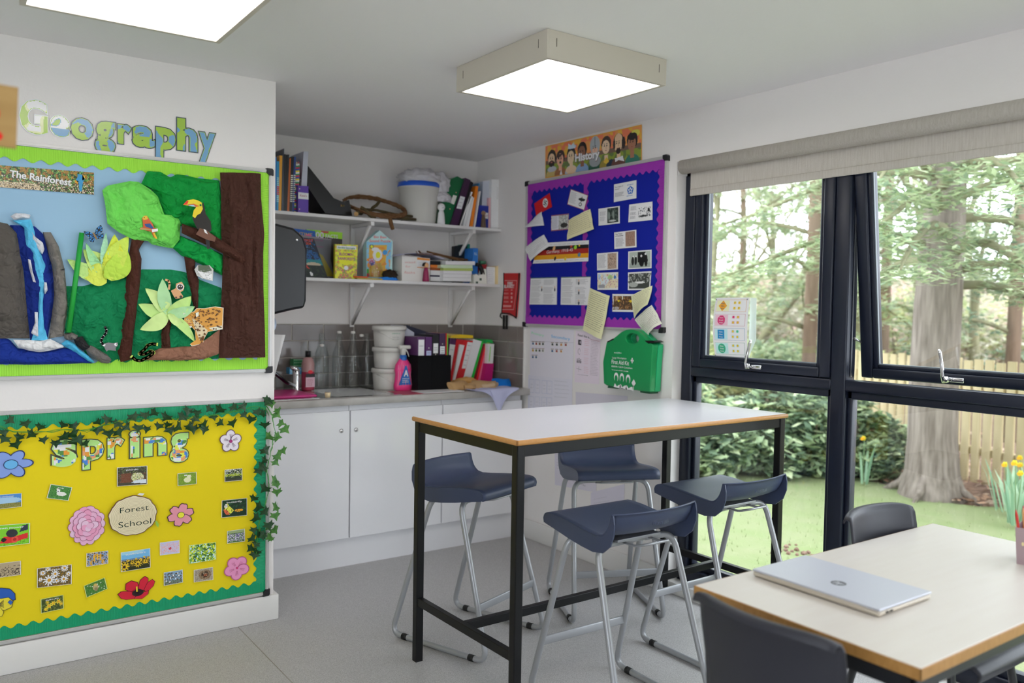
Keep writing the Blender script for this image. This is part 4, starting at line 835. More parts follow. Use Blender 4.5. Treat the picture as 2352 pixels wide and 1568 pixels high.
sk = MB(); sp_ = Z2((1088, 1018), (1120, 1045), (1160, 1055), (1230, 1020), (1275, 985), (1250, 970), (1190, 1000), (1150, 995), (1200, 955), (1220, 925), (1255, 912), (1300, 916)); sm_ = [resample(sp_, i/40) for i in range(41)]
stroke(sk, sm_, .0125, FL, .064, 'b4c95c', KL)
for i in range(2, 40, 3): stroke(sk, [sm_[i], sm_[i+1]], .004, FL, .0648, '5d4a2a', KL)
tag(sk.build('snake_cutout', INK), 'green spotted snake raising its head at the bottom edge', 'snake picture', 'animal cut-outs on the rainforest display')
piece('paper_ground', 'light brown crumpled paper ground in front of the leopard', 'paper ground', lambda m: polar(m, Z2((1560, 985))[0], Z2((1205, 1052), (1270, 985), (1340, 950), (1450, 945), (1600, 930), (1700, 895), (1780, 880), (1842, 785), (1832, 1000), (1700, 1045), (1500, 1055), (1350, 1052)), FL, .034, .014, 15, 17, 16, 90, .012), '8d6450')
# rainforest banner
def card(name, label, P, shapes, fr, n0, k=KL, res=.0022, cap=None, capcol='f2f2f2', m=GLOSSY, edge='e8e6e2', rim=.0, cat='picture card', grp='picture cards on the spring display', extra=None, caph=.09, thick=.0009, capx=None):
    w, h = dims(P); T = quadmap(P, w, h, fr); mb = MB().ink(edge, k)
    if rim: Tr = quadmap(scale(P, 1+2*rim/w), w, h, fr); mb.prism([(0, 0), (w, 0), (w, h), (0, h)], Tr, n0, n0+thick)
    else: mb.prism([(0, 0), (w, 0), (w, h), (0, h)], T, n0, n0+thick)
    if shapes: paint(mb, w, h, res, T, shapes, n0+thick+.0002, k)
    if cap: c0, c1 = capx or (.5-.035*len(cap), .5+.035*len(cap)); text(mb, cap, (w*c0, h*.82), (w*c1, h*.82), h*caph, lambda u, v, n: T(u, v, n), n0+thick+.0006, capcol, .01, k)
    if extra: extra(mb, T, w, h, n0+thick+.0004)
    return tag(mb.build(name, m), label, cat, grp)
def bn(mb, T, w, h, n):
    q = lambda x, y: ((x/768+.0)*.76+.24, 0)
    text(mb, 'The Rainforest', (w*.30, h*.50), (w*.80, h*.30), h*.30, T, n+.0003, '5a5a50', .03, KL); text(mb, 'The Rainforest', (w*.305, h*.52), (w*.805, h*.32), h*.30, T, n+.0008, 'e6e4dc', .025, KL)
    for poly, c in (([(.86, .88), (.90, .86), (.92, .7), (.905, .5), (.895, .1), (.875, .1), (.87, .45), (.845, .6), (.86, .75)], '3b8fc0'), ([(.90, .84), (.925, .8), (.915, .65), (.90, .6)], 'e2b23a'), ([(.84, .6), (.87, .55), (.86, .42), (.835, .5)], 'c7902c')): flat(mb, [(x*w, y*h) for x, y in poly], T, n+.001, c, KL)
bp = Z1((-250, 800), (768, 880), (768, 700), (-250, 620))
card('title_banner', 'long photo banner reading The Rainforest with a blue macaw', bp, [('r', 0, 0, 1, 1, '34402a'), ('n', 9, .0, 0, 1, '4f7a3c'), ('n', 12, .12, .3, 1, ['7fae5a', '3d6b34', '91b56a']), ('n', 7, .05, .35, 1, 3.3, ['a8823e', '7a5a34', '8c6d3a']), ('r', 0, 0, .55, .28, 'b8a684'), ('n', 16, .1, 0, .35, 7.7, ['d9cdb0', '8b7650', '6a5a44']), ('n', 22, .2, 0, .6, 2.2, ['5c4a3a', 'cfc6b2', '3a3a2a'])], FL, .0125, res=.0028, cat='banner', grp='title banners', extra=bn)

# ------------------------------------------------------------ spring board
sb_ = board(FL, .045, 1.250, .118, .989, 'display_board', 'lower display board with yellow paper, green border and the word spring', (.65, YL, .118), backcol='f4c41c', km=1.32)
bm_ = MB().ink('0f9c6c', 1.25)
border(bm_, FL, .06, .974, 1.176, .050, True, -1, .047, .0056, n=.0115)
border(bm_, FL, .06, .133, 1.176, .046, True, 1, .047, .0056, n=.0115)
border(bm_, FL, 1.236, .17, .76, .046, False, -1, .047, .0056, n=.0108)
bm_.build('scalloped_border', mat('green_corrugated_card', '0fa070', .32, spec=.5, k=1.15), sb_)
sg, GSP = lin('a9d67e', 1.35), 'letters of the word spring'
spr = [('s', 425, 457, 628, 690), ('p', 675, 455, 848, 706), ('r', 880, 440, 1016, 617), ('i', 1060, 385, 1145, 612), ('n', 1180, 432, 1362, 597), ('g', 1390, 405, 1542, 650)]
for i, (ch, x0, y0, x1, y1) in enumerate(spr):
    s = .28061; sl = -.055*(x1-x0)*s/2; a = PLb(x0*s, 880+y1*s-sl*.5); b = PLb(x1*s, 880+y0*s+sl*.5); cs = [lin(c, 1.6) for c in ('e9e6ee', 'e9e6ee', 'e88a5c', 'e0862f', '4a7a3c', '3d6fb5', 'eac93c')]
    def cf(x, y, i=i):
        q = NZ.noise(Vector((x*3.4+i*9, y*3.4, 4.1)))
        if q < .02: return sg
        return cs[int(abs(NZ.cell(Vector((x*9+i*3+.4*sin(y*9), y*9+.4*sin(x*8), 2))))*97) % 7]
    cutletter(ch, (a[0], a[1], b[0], b[1]), FL, .0125, '3b3c30', 'a9d67e', cf, 'floral paper letter %s of the word spring on yellow paper' % ch, GSP, m=INK, bold=.04, cell=.03, kk=1.6)
K2 = 1.32
def flower(name, label, zf, c, R, petals, col, ccol, line, n0=.014, rot=0, shape=1.0, cr=.28, notch=0, r2=None, lines_=False):
    C = zf(c)[0]; sx = R*.00048; sy = (r2 or R)*.00046; mb = MB()
    for j in range(petals):
        a = rot+2*pi*j/petals; pr = .5*min(1, 3.6/petals)*shape
        P = []
        for i in range(20):
            t = 2*pi*i/20; r = .52+.48*cos(t); w = pr*sin(t)*(1.15-.35*cos(t)) if 0 else pr*sin(t)*1.0; r -= notch*max(0, cos(t))**8
            P.append((C[0]+sx*(r*cos(a)-w*sin(a)), C[1]+sy*(r*sin(a)+w*cos(a))))
        mb.ink(line, K2).prism(scale(P, 1.08), FL, n0+.0003*j, n0+.001+.0003*j); flat(mb, scale(P, .93), FL, n0+.0014+.0003*j, col, K2)
        if lines_:
            for da in (-.16, 0, .16): stroke(mb, [(C[0]+sx*.25*cos(a+da), C[1]+sy*.25*sin(a+da)), (C[0]+sx*.62*cos(a+da), C[1]+sy*.62*sin(a+da))], .0012, FL, n0+.004, line, K2)
    if cr: mb.ink(line, K2).prism(ell(*C, sx*cr*1.12, sy*cr*1.12), FL, n0, n0+.005); flat(mb, ell(*C, sx*cr, sy*cr), FL, n0+.0054, ccol, K2)
    return mb, C
FG = 'paper flowers on the spring display'
def fin(mb, name, label): tag(mb.build(name, INK), label, 'paper flower', FG)
mb, _ = flower('', '', Z3, (88, 662), 150, 6, '7e97d2', '62a9d8', '23305c', rot=.0, cr=.30, r2=118); fin(mb, 'paper_flower', 'blue six-petal paper flower cut by the left picture edge')
mb, C = flower('', '', Z3, (1886, 472), 96, 5, 'e3d2e4', '9c2d6a', '5a3a55', rot=pi/2, cr=.14, lines_=True, shape=1.15, r2=105); fin(mb, 'paper_blossom', 'pale pink paper blossom with dark stamens at top right')
mb, _ = flower('', '', Z3, (1478, 1075), 120, 6, 'e0909e', 'e2d43a', '3a2230', rot=.25, cr=.22, notch=.12, r2=112); fin(mb, 'paper_flower', 'dusty pink six-petal paper flower with a yellow centre')
mb, _ = flower('', '', Z4, (1937, 440), 112, 5, 'ee8fb6', 'd0407a', 'b05a80', rot=.9, cr=.08, lines_=True, shape=1.2, r2=112); fin(mb, 'paper_flower', 'bright pink five-petal paper flower by the lower right border')
# peony
pe = MB(); C = Z3((712, 1170))[0]; R2 = random.Random(5)
for ring, (r, nn, s) in enumerate(((.046, 14, .018), (.034, 11, .017), (.022, 8, .016), (.010, 5, .013))):
    for j in range(nn):
        a = 2*pi*j/nn+ring*.4; c = (C[0]+r*cos(a), C[1]+r*1.25*sin(a)+.004); P = ell(c[0], c[1], s*R2.uniform(.85, 1.15), s*R2.uniform(.8, 1.1), 12, rot=a)
        pe.ink('8e4a68', K2); n0 = .013+ring*.0024+.0001*j
        if ring == 0: pe.prism(scale(P, 1.08), FL, .013, n0+.0006)
        else: flat(pe, scale(P, 1.1), FL, n0+.0004)
        flat(pe, P, FL, n0+.0008, R2.choice(('efa9c4', 'e795b4', 'f2b8cd')), K2)
fin(pe, 'paper_peony', 'pink paper peony with many ruffled petals left of the wood slice')
# poppy
po = MB()
for i, P in enumerate((Z4((1025, 620), (1030, 570), (1075, 545), (1125, 560), (1140, 600), (1120, 640), (1080, 640)), Z4((1130, 610), (1145, 540), (1185, 508), (1212, 525), (1210, 570), (1175, 625)), Z4((1175, 620), (1205, 560), (1245, 532), (1266, 550), (1255, 585), (1200, 640)), Z4((962, 655), (990, 632), (1060, 628), (1120, 650), (1100, 690), (1030, 698), (990, 690)), Z4((1095, 690), (1120, 655), (1215, 622), (1210, 650), (1160, 690)))):
    po.ink('5a0f18', K2).prism(scale(P, 1.04), FL, .013+.001*i, .014+.001*i); flat(po, scale(P, .95), FL, .0142+.001*i, 'c81f36', K2)
flat(po, dot(Z4, 1125, 640, 45, 30), FL, .0195, '241418', K2)
for a in range(7): x = 1090+a*13; stroke(po, Z4((1125, 645), (x, 600+8*abs(a-3))), .0022, FL, .0200, '241418', K2)
flat(po, Z4((1108, 590), (1122, 588), (1124, 632), (1112, 632)), FL, .0205, 'd8c22c', K2)
fin(po, 'paper_poppy', 'red paper poppy with a black centre above the bottom border')
# pansy at the left edge
pa = MB()
for i, (P, c) in enumerate(((Z4((-60, 620), (10, 604), (80, 612), (122, 650), (126, 700), (60, 720), (-60, 700)), '2456a8'), (Z4((-60, 690), (10, 690), (70, 680), (108, 710), (95, 760), (40, 785), (-60, 780)), 'e4c935'), (Z4((-60, 760), (5, 765), (30, 800), (15, 835), (-60, 840)), 'e4c935'), (Z4((62, 720), (82, 700), (105, 715), (88, 742)), '2c5cae'))):
    pa.ink('1c2030', K2).prism(scale(P, 1.03), FL, .013+.001*i, .014+.001*i); flat(pa, scale(P, .96), FL, .0142+.001*i, c, K2)
for a in range(6): stroke(pa, Z4((-20, 745), (30, 700+a*12)), .0014, FL, .0182, '1c2030', K2)
fin(pa, 'paper_pansy', 'blue and yellow paper pansy cut by the left picture edge')
# wood slice
ws = MB(); C = Z3((1085, 1078))[0]; ol = []
for i in range(60): a = 2*pi*i/60; k = 1+.018*sin(a*9)+.012*sin(a*17+1); ol.append((C[0]+.0905*k*cos(a), C[1]+.0800*k*sin(a)))
ws.ink('6d4a3c', K2).prism(ol, FL, .018, .022); flat(ws, scale(ol, .965, C), FL, .0223, 'dccfae', K2)
for r in range(1, 15):
    pts = [(C[0]+.0858*r/15*(1+.03*NZ.noise(Vector((cos(a*.105)*2, sin(a*.105)*2, r*.3))))*cos(a*.1047), C[1]+.0758*r/15*(1+.05*NZ.noise(Vector((cos(a*.105)*2, sin(a*.105)*2, r*.3))))*sin(a*.1047)) for a in range(61)]
    stroke(ws, pts, .0008, FL, .0226, 'a8946c', K2)
text(ws, 'Forest', Z3((978, 1060))[0], Z3((1212, 1030))[0], .0225, FL, .0230, '20362a', -.008, 1.2)
text(ws, 'School', Z3((965, 1180))[0], Z3((1232, 1142))[0], .0235, FL, .0230, '20362a', -.008, 1.2)
wo = tag(ws.build('wood_slice_sign', INKM), 'round paper wood slice reading Forest School', 'sign')
lf_ = MB(); lf_.ink('8fb848', K2).prism(Z3((1265, 1118), (1280, 1122), (1297, 1150), (1290, 1176), (1272, 1155)), FL, .022, .023); lf_.build('leaf', INK, wo); MB().ink('e8e8e4', K2).prism(Z3((1120, 908), (1140, 893), (1178, 898), (1160, 916)), FL, .022, .023).build('white_leaf', INK, wo)
# picture cards
GRN, CS = ('5c8a3a', '46752e', '7aa352'), []
def sc(*c): return c
cards = [
 (Z3, [(962, 840), (1200, 822), (1200, 677), (962, 692)], 'picnic', 'picnic basket card at the top middle', [('r', 0, 0, 1, 1, '3d3a2a'), ('n', 9, 0, .4, 1, ['53603a', '2c2f22', '6a6f4a']), ('r', .12, .15, .45, .68, '6b3a24'), ('n', 30, .1, .15, .68, 1.1, '6f4a34'), ('e', .68, .42, .22, .26, ['c8c08a', '8fa860', 'e3dcc0', '7c4a6a']), ('p', [(.45, .12), (.98, .05), (.98, .28), (.6, .25)], 'c9d2e4')]),
 (Z3, [(388, 935), (555, 956), (585, 853), (418, 828)], 'lamb', 'white lamb on grass card', [('r', 0, 0, 1, 1, '3f7a34'), ('n', 14, .1, 0, 1, ['54923f', '2f6228']), ('e', .6, .42, .24, .16, 'd9dccf'), ('e', .42, .62, .09, .14, 'e4e3d8'), ('e', .36, .74, .05, .05, 'dcd0c4'), ('e', .41, .57, .025, .04, '4a4038')]),
 (Z3, [(1458, 836), (1604, 820), (1602, 727), (1456, 740)], '', 'yellow chick on grass card', [('r', 0, 0, 1, 1, '7b9a2c'), ('n', 12, .1, 0, 1, '64842a'), ('e', .52, .42, .2, .24, 'ecdfae'), ('e', .62, .7, .12, .14, 'f0e4b4'), ('e', .42, .82, .08, .06, 'e9e4d4'), ('e', .73, .7, .03, .03, 'c9924a')]),
 (Z3, [(1842, 802), (1978, 790), (1977, 697), (1842, 710)], '', 'sunlit woodland stream card at the right', [('r', 0, 0, 1, 1, '2c3a1c'), ('r', 0, .4, 1, .62, '9fb02e'), ('n', 11, .1, .3, 1, ['1f2a18', 'c8cf9a', '3a4a22']), ('n', 20, .2, .6, 1, 3, 'dfe3d8'), ('r', 0, 0, 1, .2, '3a3a2c')]),
 (Z3, [(-60, 1032), (172, 1006), (172, 900), (-60, 918)], 'rainbow', 'blue sky and field card at the left edge', [('r', 0, 0, 1, 1, '4c86c4'), ('e', .4, .55, .6, .25, '9cc0de'), ('r', 0, 0, 1, .36, '8a8442'), ('n', 14, .1, 0, .36, '6f6f34')]),
 (Z3, [(1816, 1096), (2017, 1077), (2017, 940), (1818, 960)], 'butterfly', 'butterfly on a dark leaf card at the right', [('r', 0, 0, 1, 1, '14301c'), ('n', 6, .1, .3, 1, '1f4a28'), ('p', [(.08, .75), (.2, .8), (.48, .35), (.3, .12), (.12, .2)], 'e6dc4a'), ('p', [(.05, .5), (.25, .35), (.3, .12), (.12, .15)], 'd5623a'), ('e', .15, .66, .07, .12, 'e9e4d2'), ('e', .68, .34, .18, .08, 'ee9a24'), ('n', 24, .25, .1, .8, 4.4, '1b2a1c')]),
 (Z4, [(-60, 272), (238, 237), (240, 76), (-60, 98)], 'lawn mower', 'red lawn mower card at the left edge', [('r', 0, 0, 1, 1, '79c428'), ('n', 14, .1, 0, .4, '5ea61e'), ('p', [(.18, .15), (.3, .45), (.62, .42), (.97, .55), (.97, .28), (.5, .1)], 'cf2a28'), ('e', .6, .27, .10, .16, 'e0483c'), ('e', .6, .27, .05, .08, 'b02020'), ('e', .52, .58, .16, .2, '2b2c30'), ('p', [(.72, .6), (.97, .7), (.97, .98), (.8, .92)], '2a3346'), ('e', .3, .3, .07, .1, '1a1a1a')]),
 (Z4, [(1862, 238), (2000, 220), (1998, 123), (1862, 142)], '', 'purple and white crocus field card', [('r', 0, 0, 1, 1, '4d6a3a'), ('n', 22, 0, .1, .75, ['cfc8e4', '7a5ab0', 'e8e6ee', '3d5a30']), ('r', 0, .78, 1, 1, '8fa070')]),
 (Z4, [(712, 427), (880, 402), (880, 302), (712, 323)], '', 'yellow catkins against blue sky card', [('r', 0, 0, 1, 1, '7c93b4'), ('n', 10, .1, 0, 1, '4a4434'), ('e', .35, .6, .05, .3, 'd8a02a'), ('e', .5, .65, .05, .28, 'e0aa34'), ('e', .65, .6, .05, .3, 'd8a02a'), ('e', .2, .2, .05, .18, 'c8962a'), ('e', .75, .2, .05, .18, 'd09a2a'), ('n', 26, .25, 0, 1, 7, 'd8a83c')]),
 (Z4, [(994, 470), (1226, 434), (1224, 282), (992, 317)], 'sunflowers', 'sunflower field card in the middle', [('r', 0, .6, 1, 1, '6fb0e4'), ('e', .3, .95, .5, .1, '94c6ec'), ('r', 0, .5, 1, .62, '5a78a0'), ('r', 0, 0, 1, .52, '2c3014'), ('n', 22, .1, .2, .55, ['d8b02c', '3a3a18'])]+[('f', x, y, r, 9, ['e8b820', '3a2410']) for x, y, r in ((.1, .22, .26), (.57, .28, .2), (.85, .36, .14), (.38, .4, .12), (.68, .5, .09), (.22, .52, .09), (.5, .54, .07), (.95, .55, .08), (.8, .6, .06))]),
 (Z4, [(1312, 335), (1466, 316), (1464, 216), (1311, 236)], '', 'pink cherry blossom on pale sky card', [('r', 0, 0, 1, 1, 'b9bcd8'), ('n', 15, 0, .1, .9, ['e8b4b4', 'd89a9a', 'c9b8cc']), ('e', .52, .45, .08, .1, 'c04a58')]),
 (Z4, [(1550, 404), (1764, 370), (1762, 232), (1550, 258)], '', 'bright lime leaves card', [('r', 0, 0, 1, 1, '7aa83c'), ('n', 7, .0, 0, 1, ['d8e23c', 'b4d23a']), ('n', 9, .15, 0, 1, 5.5, '3f6b2c'), ('n', 14, .25, 0, 1, 8.5, 'b8d8ec')]),
 (Z4, [(1590, 555), (1740, 535), (1738, 437), (1590, 460)], '', 'round bird nest card', [('r', 0, 0, 1, 1, '8f8678'), ('n', 20, .1, 0, 1, 'b4a994'), ('e', .58, .5, .34, .4, '7a6248'), ('e', .58, .52, .2, .26, '3a2a1e'), ('e', .6, .48, .1, .12, '8a4a2c'), ('n', 30, .2, 0, 1, 3.1, '9c8a70')]),
 (Z4, [(1345, 583), (1492, 556), (1490, 457), (1344, 480)], '', 'spring twigs with white buds card', [('r', 0, 0, 1, 1, '7d9ab0'), ('r', 0, 0, 1, .3, '6a7c6c'), ('n', 12, .12, 0, .9, '5a4a3c')]+[('e', x, y, .04, .07, 'e6dedc') for x, y in ((.1, .3), (.35, .5), (.5, .7), (.62, .4), (.8, .6), (.75, .8), (.3, .2))]),
 (Z4, [(712, 678), (874, 610), (852, 523), (690, 588)], '', 'duckling among daisies card, tilted', [('r', 0, 0, 1, 1, '3f6f2c'), ('n', 16, .1, 0, 1, '52863a')]+[('e', .1+.13*i % 1, (.17*i*i) % 1, .028, .035, 'e6e6dc') for i in range(16)]+[('e', .5, .5, .14, .2, 'b0a070'), ('e', .52, .72, .1, .12, 'c8ae60'), ('e', .5, .35, .08, .16, '8a7a58')]),
 (Z4, [(308, 600), (580, 570), (581, 415), (308, 447)], 'daisies', 'large daisy card at the lower left', [('r', 0, 0, 1, 1, '5a4c2c'), ('n', 14, .1, 0, 1, '8a6a24')]+[('f', x, y, r, 11, ['efe8dc', 'c08a20']) for x, y, r in ((.34, .32, .3), (.78, .3, .22), (.52, .62, .22), (.8, .88, .2), (.15, .75, .16), (.57, .26, .14), (.08, .4, .12), (.92, .55, .14), (.3, .92, .14))]),
 (Z4, [(340, 808), (516, 770), (512, 664), (338, 698)], 'daffodils', 'yellow daffodils card above the bottom border', [('r', 0, 0, 1, 1, '3c4a22'), ('n', 9, .1, 0, 1, '5c6a2c')]+[('f', x, y, r, 6, ['e8c432', 'e89a20']) for x, y, r in ((.35, .4, .22), (.55, .55, .2), (.8, .6, .2), (.2, .2, .16), (.92, .4, .16), (.28, .68, .14))]),
 (Z4, [(-60, 525), (166, 494), (165, 385), (-60, 412)], '', 'brown tadpoles or footprints card at the left edge', [('r', 0, 0, 1, 1, 'ab9a7c'), ('n', 12, .22, .1, .8, '4f4238'), ('n', 18, .26, 0, .5, 2.2, '3a3028')])]
for zf, P, cap, lb, sh in cards:
    card('picture_card', lb, zf(*P), sh, FL, .0135, cap=cap or None, rim=.0022, edge='cfe08a' if 'tilt' in lb or 'lime' in lb or 'daff' in lb else 'd8d6cc', k=K2)
# ivy garland
iv = thing('ivy_garland', 'artificial ivy garland along the top and right of the lower display board', 'garland', (1.25, YL-.02, .5))
vn = MB().ink('3f8a34', 1.4); R3 = random.Random(8)
top = Z3((-60, 330), (100, 390), (250, 395), (400, 390), (550, 370), (700, 385), (800, 350), (900, 330), (1000, 300), (1150, 290), (1300, 280), (1450, 285), (1600, 270), (1750, 255), (1850, 240), (1950, 215), (2080, 190), (2160, 200), (2190, 260))
side = Z3((2150, 160), (2210, 250), (2240, 400), (2200, 560), (2170, 700), (2190, 850), (2150, 1000), (2100, 1150), (2140, 1260))+Z4((2110, 100), (2090, 200), (2080, 320))
for q, nn in ((top, .03), (side, .035)):
    for o in range(3): vn.tube([FL(resample(q, i/60)[0]+.006*NZ.noise(Vector((i*.4, o*5, 1))), resample(q, i/60)[1]+.012*NZ.noise(Vector((i*.3, o*7, 3))), nn+.008*NZ.noise(Vector((i*.5, o, 7)))) for i in range(61)], .0011, 5)
vn.build('vine', PLAST, iv)
ivm = mat('ivy_leaf', '2f6a2c', .4, spec=.4, k=1.0, noise=(60, '5f9440', .2)); ivd = mat('ivy_leaf_dark', '14361a', .4, spec=.4, noise=(50, '235424', .2))
LS = [(0, 0), (.28, -.10), (.55, -.30), (.48, .08), (.78, .22), (.42, .42), (.22, .55), (0, 1.0), (-.22, .55), (-.42, .42), (-.78, .22), (-.48, .08), (-.55, -.30), (-.28, -.10)]
def ivyleaf(c, s, a, n, m):
    T = Matrix.Rotation(R3.uniform(-.6, .6), 3, 'X')@Matrix.Rotation(R3.uniform(-.5, .5), 3, 'Y'); mb = MB(); P = []
    for x, y in [(0, .25)]+LS:
        q = T@Vector((x*s, (y-.3)*s, .10*s-.25*s*(x*x))); P.append(FL(c[0]+q.x*cos(a)-q.y*sin(a), c[1]+q.x*sin(a)+q.y*cos(a), max(.019, n+q.z)))
    mb.add(P, [(0, i, i % len(LS)+1) for i in range(1, len(LS)+1)], False); mb.tube([P[1], P[1]+Vector((R3.uniform(-.01, .01), .002, R3.uniform(.0, .015)))], .0007, 4); mb.build('leaf', m, iv)
tl_ = [(80, 300), (205, 325), (325, 352), (510, 330), (600, 345), (790, 310), (865, 295), (1080, 270), (1180, 260), (1250, 235), (1350, 270), (1530, 225), (1600, 235), (1700, 205), (1790, 210), (1905, 195), (1970, 185), (30, 395), (30, 450), (150, 435), (250, 410), (125, 495), (350, 455), (450, 480), (520, 425), (590, 410), (630, 450), (600, 470), (690, 485), (790, 380), (880, 400), (960, 395), (950, 330), (1025, 350), (1120, 360), (1190, 370), (1290, 345), (1360, 330), (1385, 380), (1440, 350), (1475, 270), (1540, 345), (1570, 370), (1590, 285), (1650, 330), (1655, 370), (1740, 275), (1795, 320), (1888, 318), (1985, 255), (2045, 290), (2090, 230)]
for x, y in tl_: ivyleaf(Z3((x, y))[0], .031*R3.uniform(.85, 1.2), pi+R3.uniform(-.9, .9), .030+R3.uniform(-.004, .012), ivd)
sd_ = [(2170, 140), (2200, 165), (2250, 215), (2250, 250), (2130, 240), (2150, 330), (2290, 325), (2310, 370), (2250, 430), (2190, 430), (2300, 545), (2260, 590), (2240, 640), (2150, 540), (2140, 620), (2110, 710), (2130, 680), (2230, 790), (2240, 820), (2250, 880), (2150, 850), (2060, 930), (2100, 1000), (2150, 1040), (2240, 1010), (2230, 1070), (2080, 1090), (2180, 1150), (2230, 1190), (2060, 1190), (2130, 1230), (2190, 1250)]
for x, y in sd_: ivyleaf(Z3((x, y))[0], .031*R3.uniform(.85, 1.25), pi+R3.uniform(-1.5, 1.5), .034+R3.uniform(-.004, .014), ivm if x > 2180 else ivd)
for x, y in [(2180, 100), (2230, 120), (2200, 190), (2100, 150), (2050, 190), (2080, 240), (2040, 270), (2090, 300), (2070, 330), (2130, 170)]: ivyleaf(Z4((x, y))[0], .031*R3.uniform(.85, 1.2), pi+R3.uniform(-1.2, 1.2), .034, ivm if x > 2150 else ivd)
# wooden sign hanging near the camera at the left
ws = thing('hanging_sign', 'pale wooden sign with red painted marks, cut by the left picture edge', 'sign', (-.03, 1.8, 1.68))
pine = mat('pale_pine', 'c9a467', .6, noise=(4, 'a98348', .3, (1, 1, 9))); Ts = Matrix.Translation((.152, 1.8, 1.735))@Matrix.Rotation(radians(2.0), 4, 'Y')
MB().rbox(-.42, 0, -.006, .006, -.056, .056, .001, Ts).build('board', pine, ws)
FS = lambda u, v, n=0: Ts@Vector((u, -.0062-n, v)); rm = MB().ink('e01c0c', 1.3)
for c in ((-.046, .002, .018, .019), (-.044, -.038, .022, .012), (-.12, .0, .03, .035)): rm.prism(ell(*c), FS, 0, .0006)
rm.build('painted_mark', INK, ws)
MB().tube([(-.22, 1.8, 1.78), (-.1, 1.8, ZC)], .0015, 6).tube([(-.12, 1.8, 1.78), (-.1, 1.8, ZC)], .0015, 6).build('cord', pine, ws)

# ------------------------------------------------------------ kitchen alcove
def FBk(Y): return frame((0, Y, 0), (1, 0, 0), (0, 0, 1), (0, -1, 0))
def pxl(pts, Y, zb=None):
    out = []
    for x, y in pts: p = on(x, y, 1, Y); out.append([p.x, p.z])
    if zb is not None:
        zs = [p[1] for p in out]; lo = min(zs)
        for p in out:
            if p[1] < lo+.03: p[1] = zb+(.0 if abs(p[1]-lo) < .03 else 0)
    return [tuple(p) for p in out]
A1 = lambda *pts: [(620+x*.14667, 330+y*.14667) for x, y in pts]      # top shelf, left close-up
A2 = lambda *pts: [(880+x*.12755, 360+y*.12755) for x, y in pts]      # top shelf, right
A3 = lambda *pts: [(620+x*.12755, 500+y*.12755) for x, y in pts]      # lower shelf, left
A4 = lambda *pts: [(900+x*.1403, 520+y*.1403) for x, y in pts]        # lower shelf, right
A5 = lambda *pts: [(620+x*.16584, 700+y*.16584) for x, y in pts]      # counter, left
A6 = lambda *pts: [(900+x*.1403, 730+y*.1403) for x, y in pts]        # counter, right
K4 = 1.45
def slab(name, label, cat, px, Y, depth, col, grp=None, zb=None, m=None, deco=None, k=K4):
    P = pxl(px, Y, zb); mb = MB().ink(col, k).prism(P, FBk(Y), -depth, 0)
    if deco: deco(mb, P, FBk(Y))
    return tag(mb.build(name, m or PLAST), label, cat, grp)
tile = mat('grey_brown_metro_tile', '8d8480', .12, spec=.6, noise=(3, '837a76', .3)); grout = mat('cream_grout', 'ddd6cb', .85)
gr = MB().box(XP, XR, YB-.006, YB, .913, 1.289).box(XR-.006, XR, 4.118, YB-.006, .913, 1.289); struct('trim_3', gr, grout)
tl = MB(); ph = .0975; pw = .1947
for r in range(4):
    z1 = 1.289-r*ph-.0035; z0 = max(.916, 1.289-(r+1)*ph+.0005); off = 1.763 if r % 2 == 0 else 1.861
    for i in range(-4, 8):
        a, b = off+i*pw+.0025, off+(i+1)*pw-.0025; a = max(a, XP+.001); b = min(b, XR-.008)
        if b-a > .01: tl.rbox(a, b, YB-.0105, YB-.004, z0, z1, .0022)
    off = 4.382+(.1 if r % 2 else 0)-.0
    for i in range(-3, 3):
        a, b = off+i*.2+.0025, off+(i+1)*.2-.0025; a = max(a, 4.121); b = min(b, YB-.011)
        if b-a > .01: tl.rbox(XR-.0105, XR-.004, a, b, z0, z1, .0022)
struct('trim_4', tl, tile)
struct('trim_5', MB().box(XP, XR-.002, YB-.012, YB, 1.289, 1.293).box(XR-.012, XR, 4.112, YB, 1.289, 1.293).box(XR-.012, XR, 4.112, 4.117, .913, 1.293), mat('tile_edge_trim', 'e8e6e3', .4))
# worktop, cabinets
wt = mat('grey_stone_worktop', 'a5a19b', .35, spec=.5, noise=(9, 'bcb8b2', .18), bump=(40, .05))
tag(MB().rbox(XP+.001, XR-.001, 4.05, YB-.001, .875, .913, .004).build('worktop', wt), 'grey stone-effect worktop running the length of the kitchenette', 'worktop')
gloss = mat('white_gloss_door', 'f3f3f7', .1, spec=.5, coat=.4); carc = mat('white_carcass', 'efeff2', .35)
for i, (a, b, lk, lb) in enumerate(((1.277, 1.864, 1.814, 'white base cabinet next to the display wall'), (1.868, 2.434, 1.898, 'middle white base cabinet'), (2.438, 2.998, None, 'white base cabinet in the corner by the right wall'))):
    t = thing('base_cabinet', lb, 'cabinet', ((a+b)/2, 4.35, .155), 'white kitchen base cabinets')
    MB().box(a, b, 4.108, 4.67, .157, .873).build('carcass', carc, t)
    d = MB().rbox(a+.0015, b-.0015, 4.088, 4.106, .158, .842, .002).build('door', gloss, t)
    if lk: MB().lathe([(0, 0), (.011, 0), (.012, .004), (.007, .010), (0, .011)], M=Matrix.Translation((lk, 4.0885, .738))@Matrix.Rotation(pi/2, 4, 'X'), n=16).build('lock', chrome, d)
struct('trim_6', MB().box(XP+.001, XR-.001, 4.118, 4.14, 0, .155), carc)
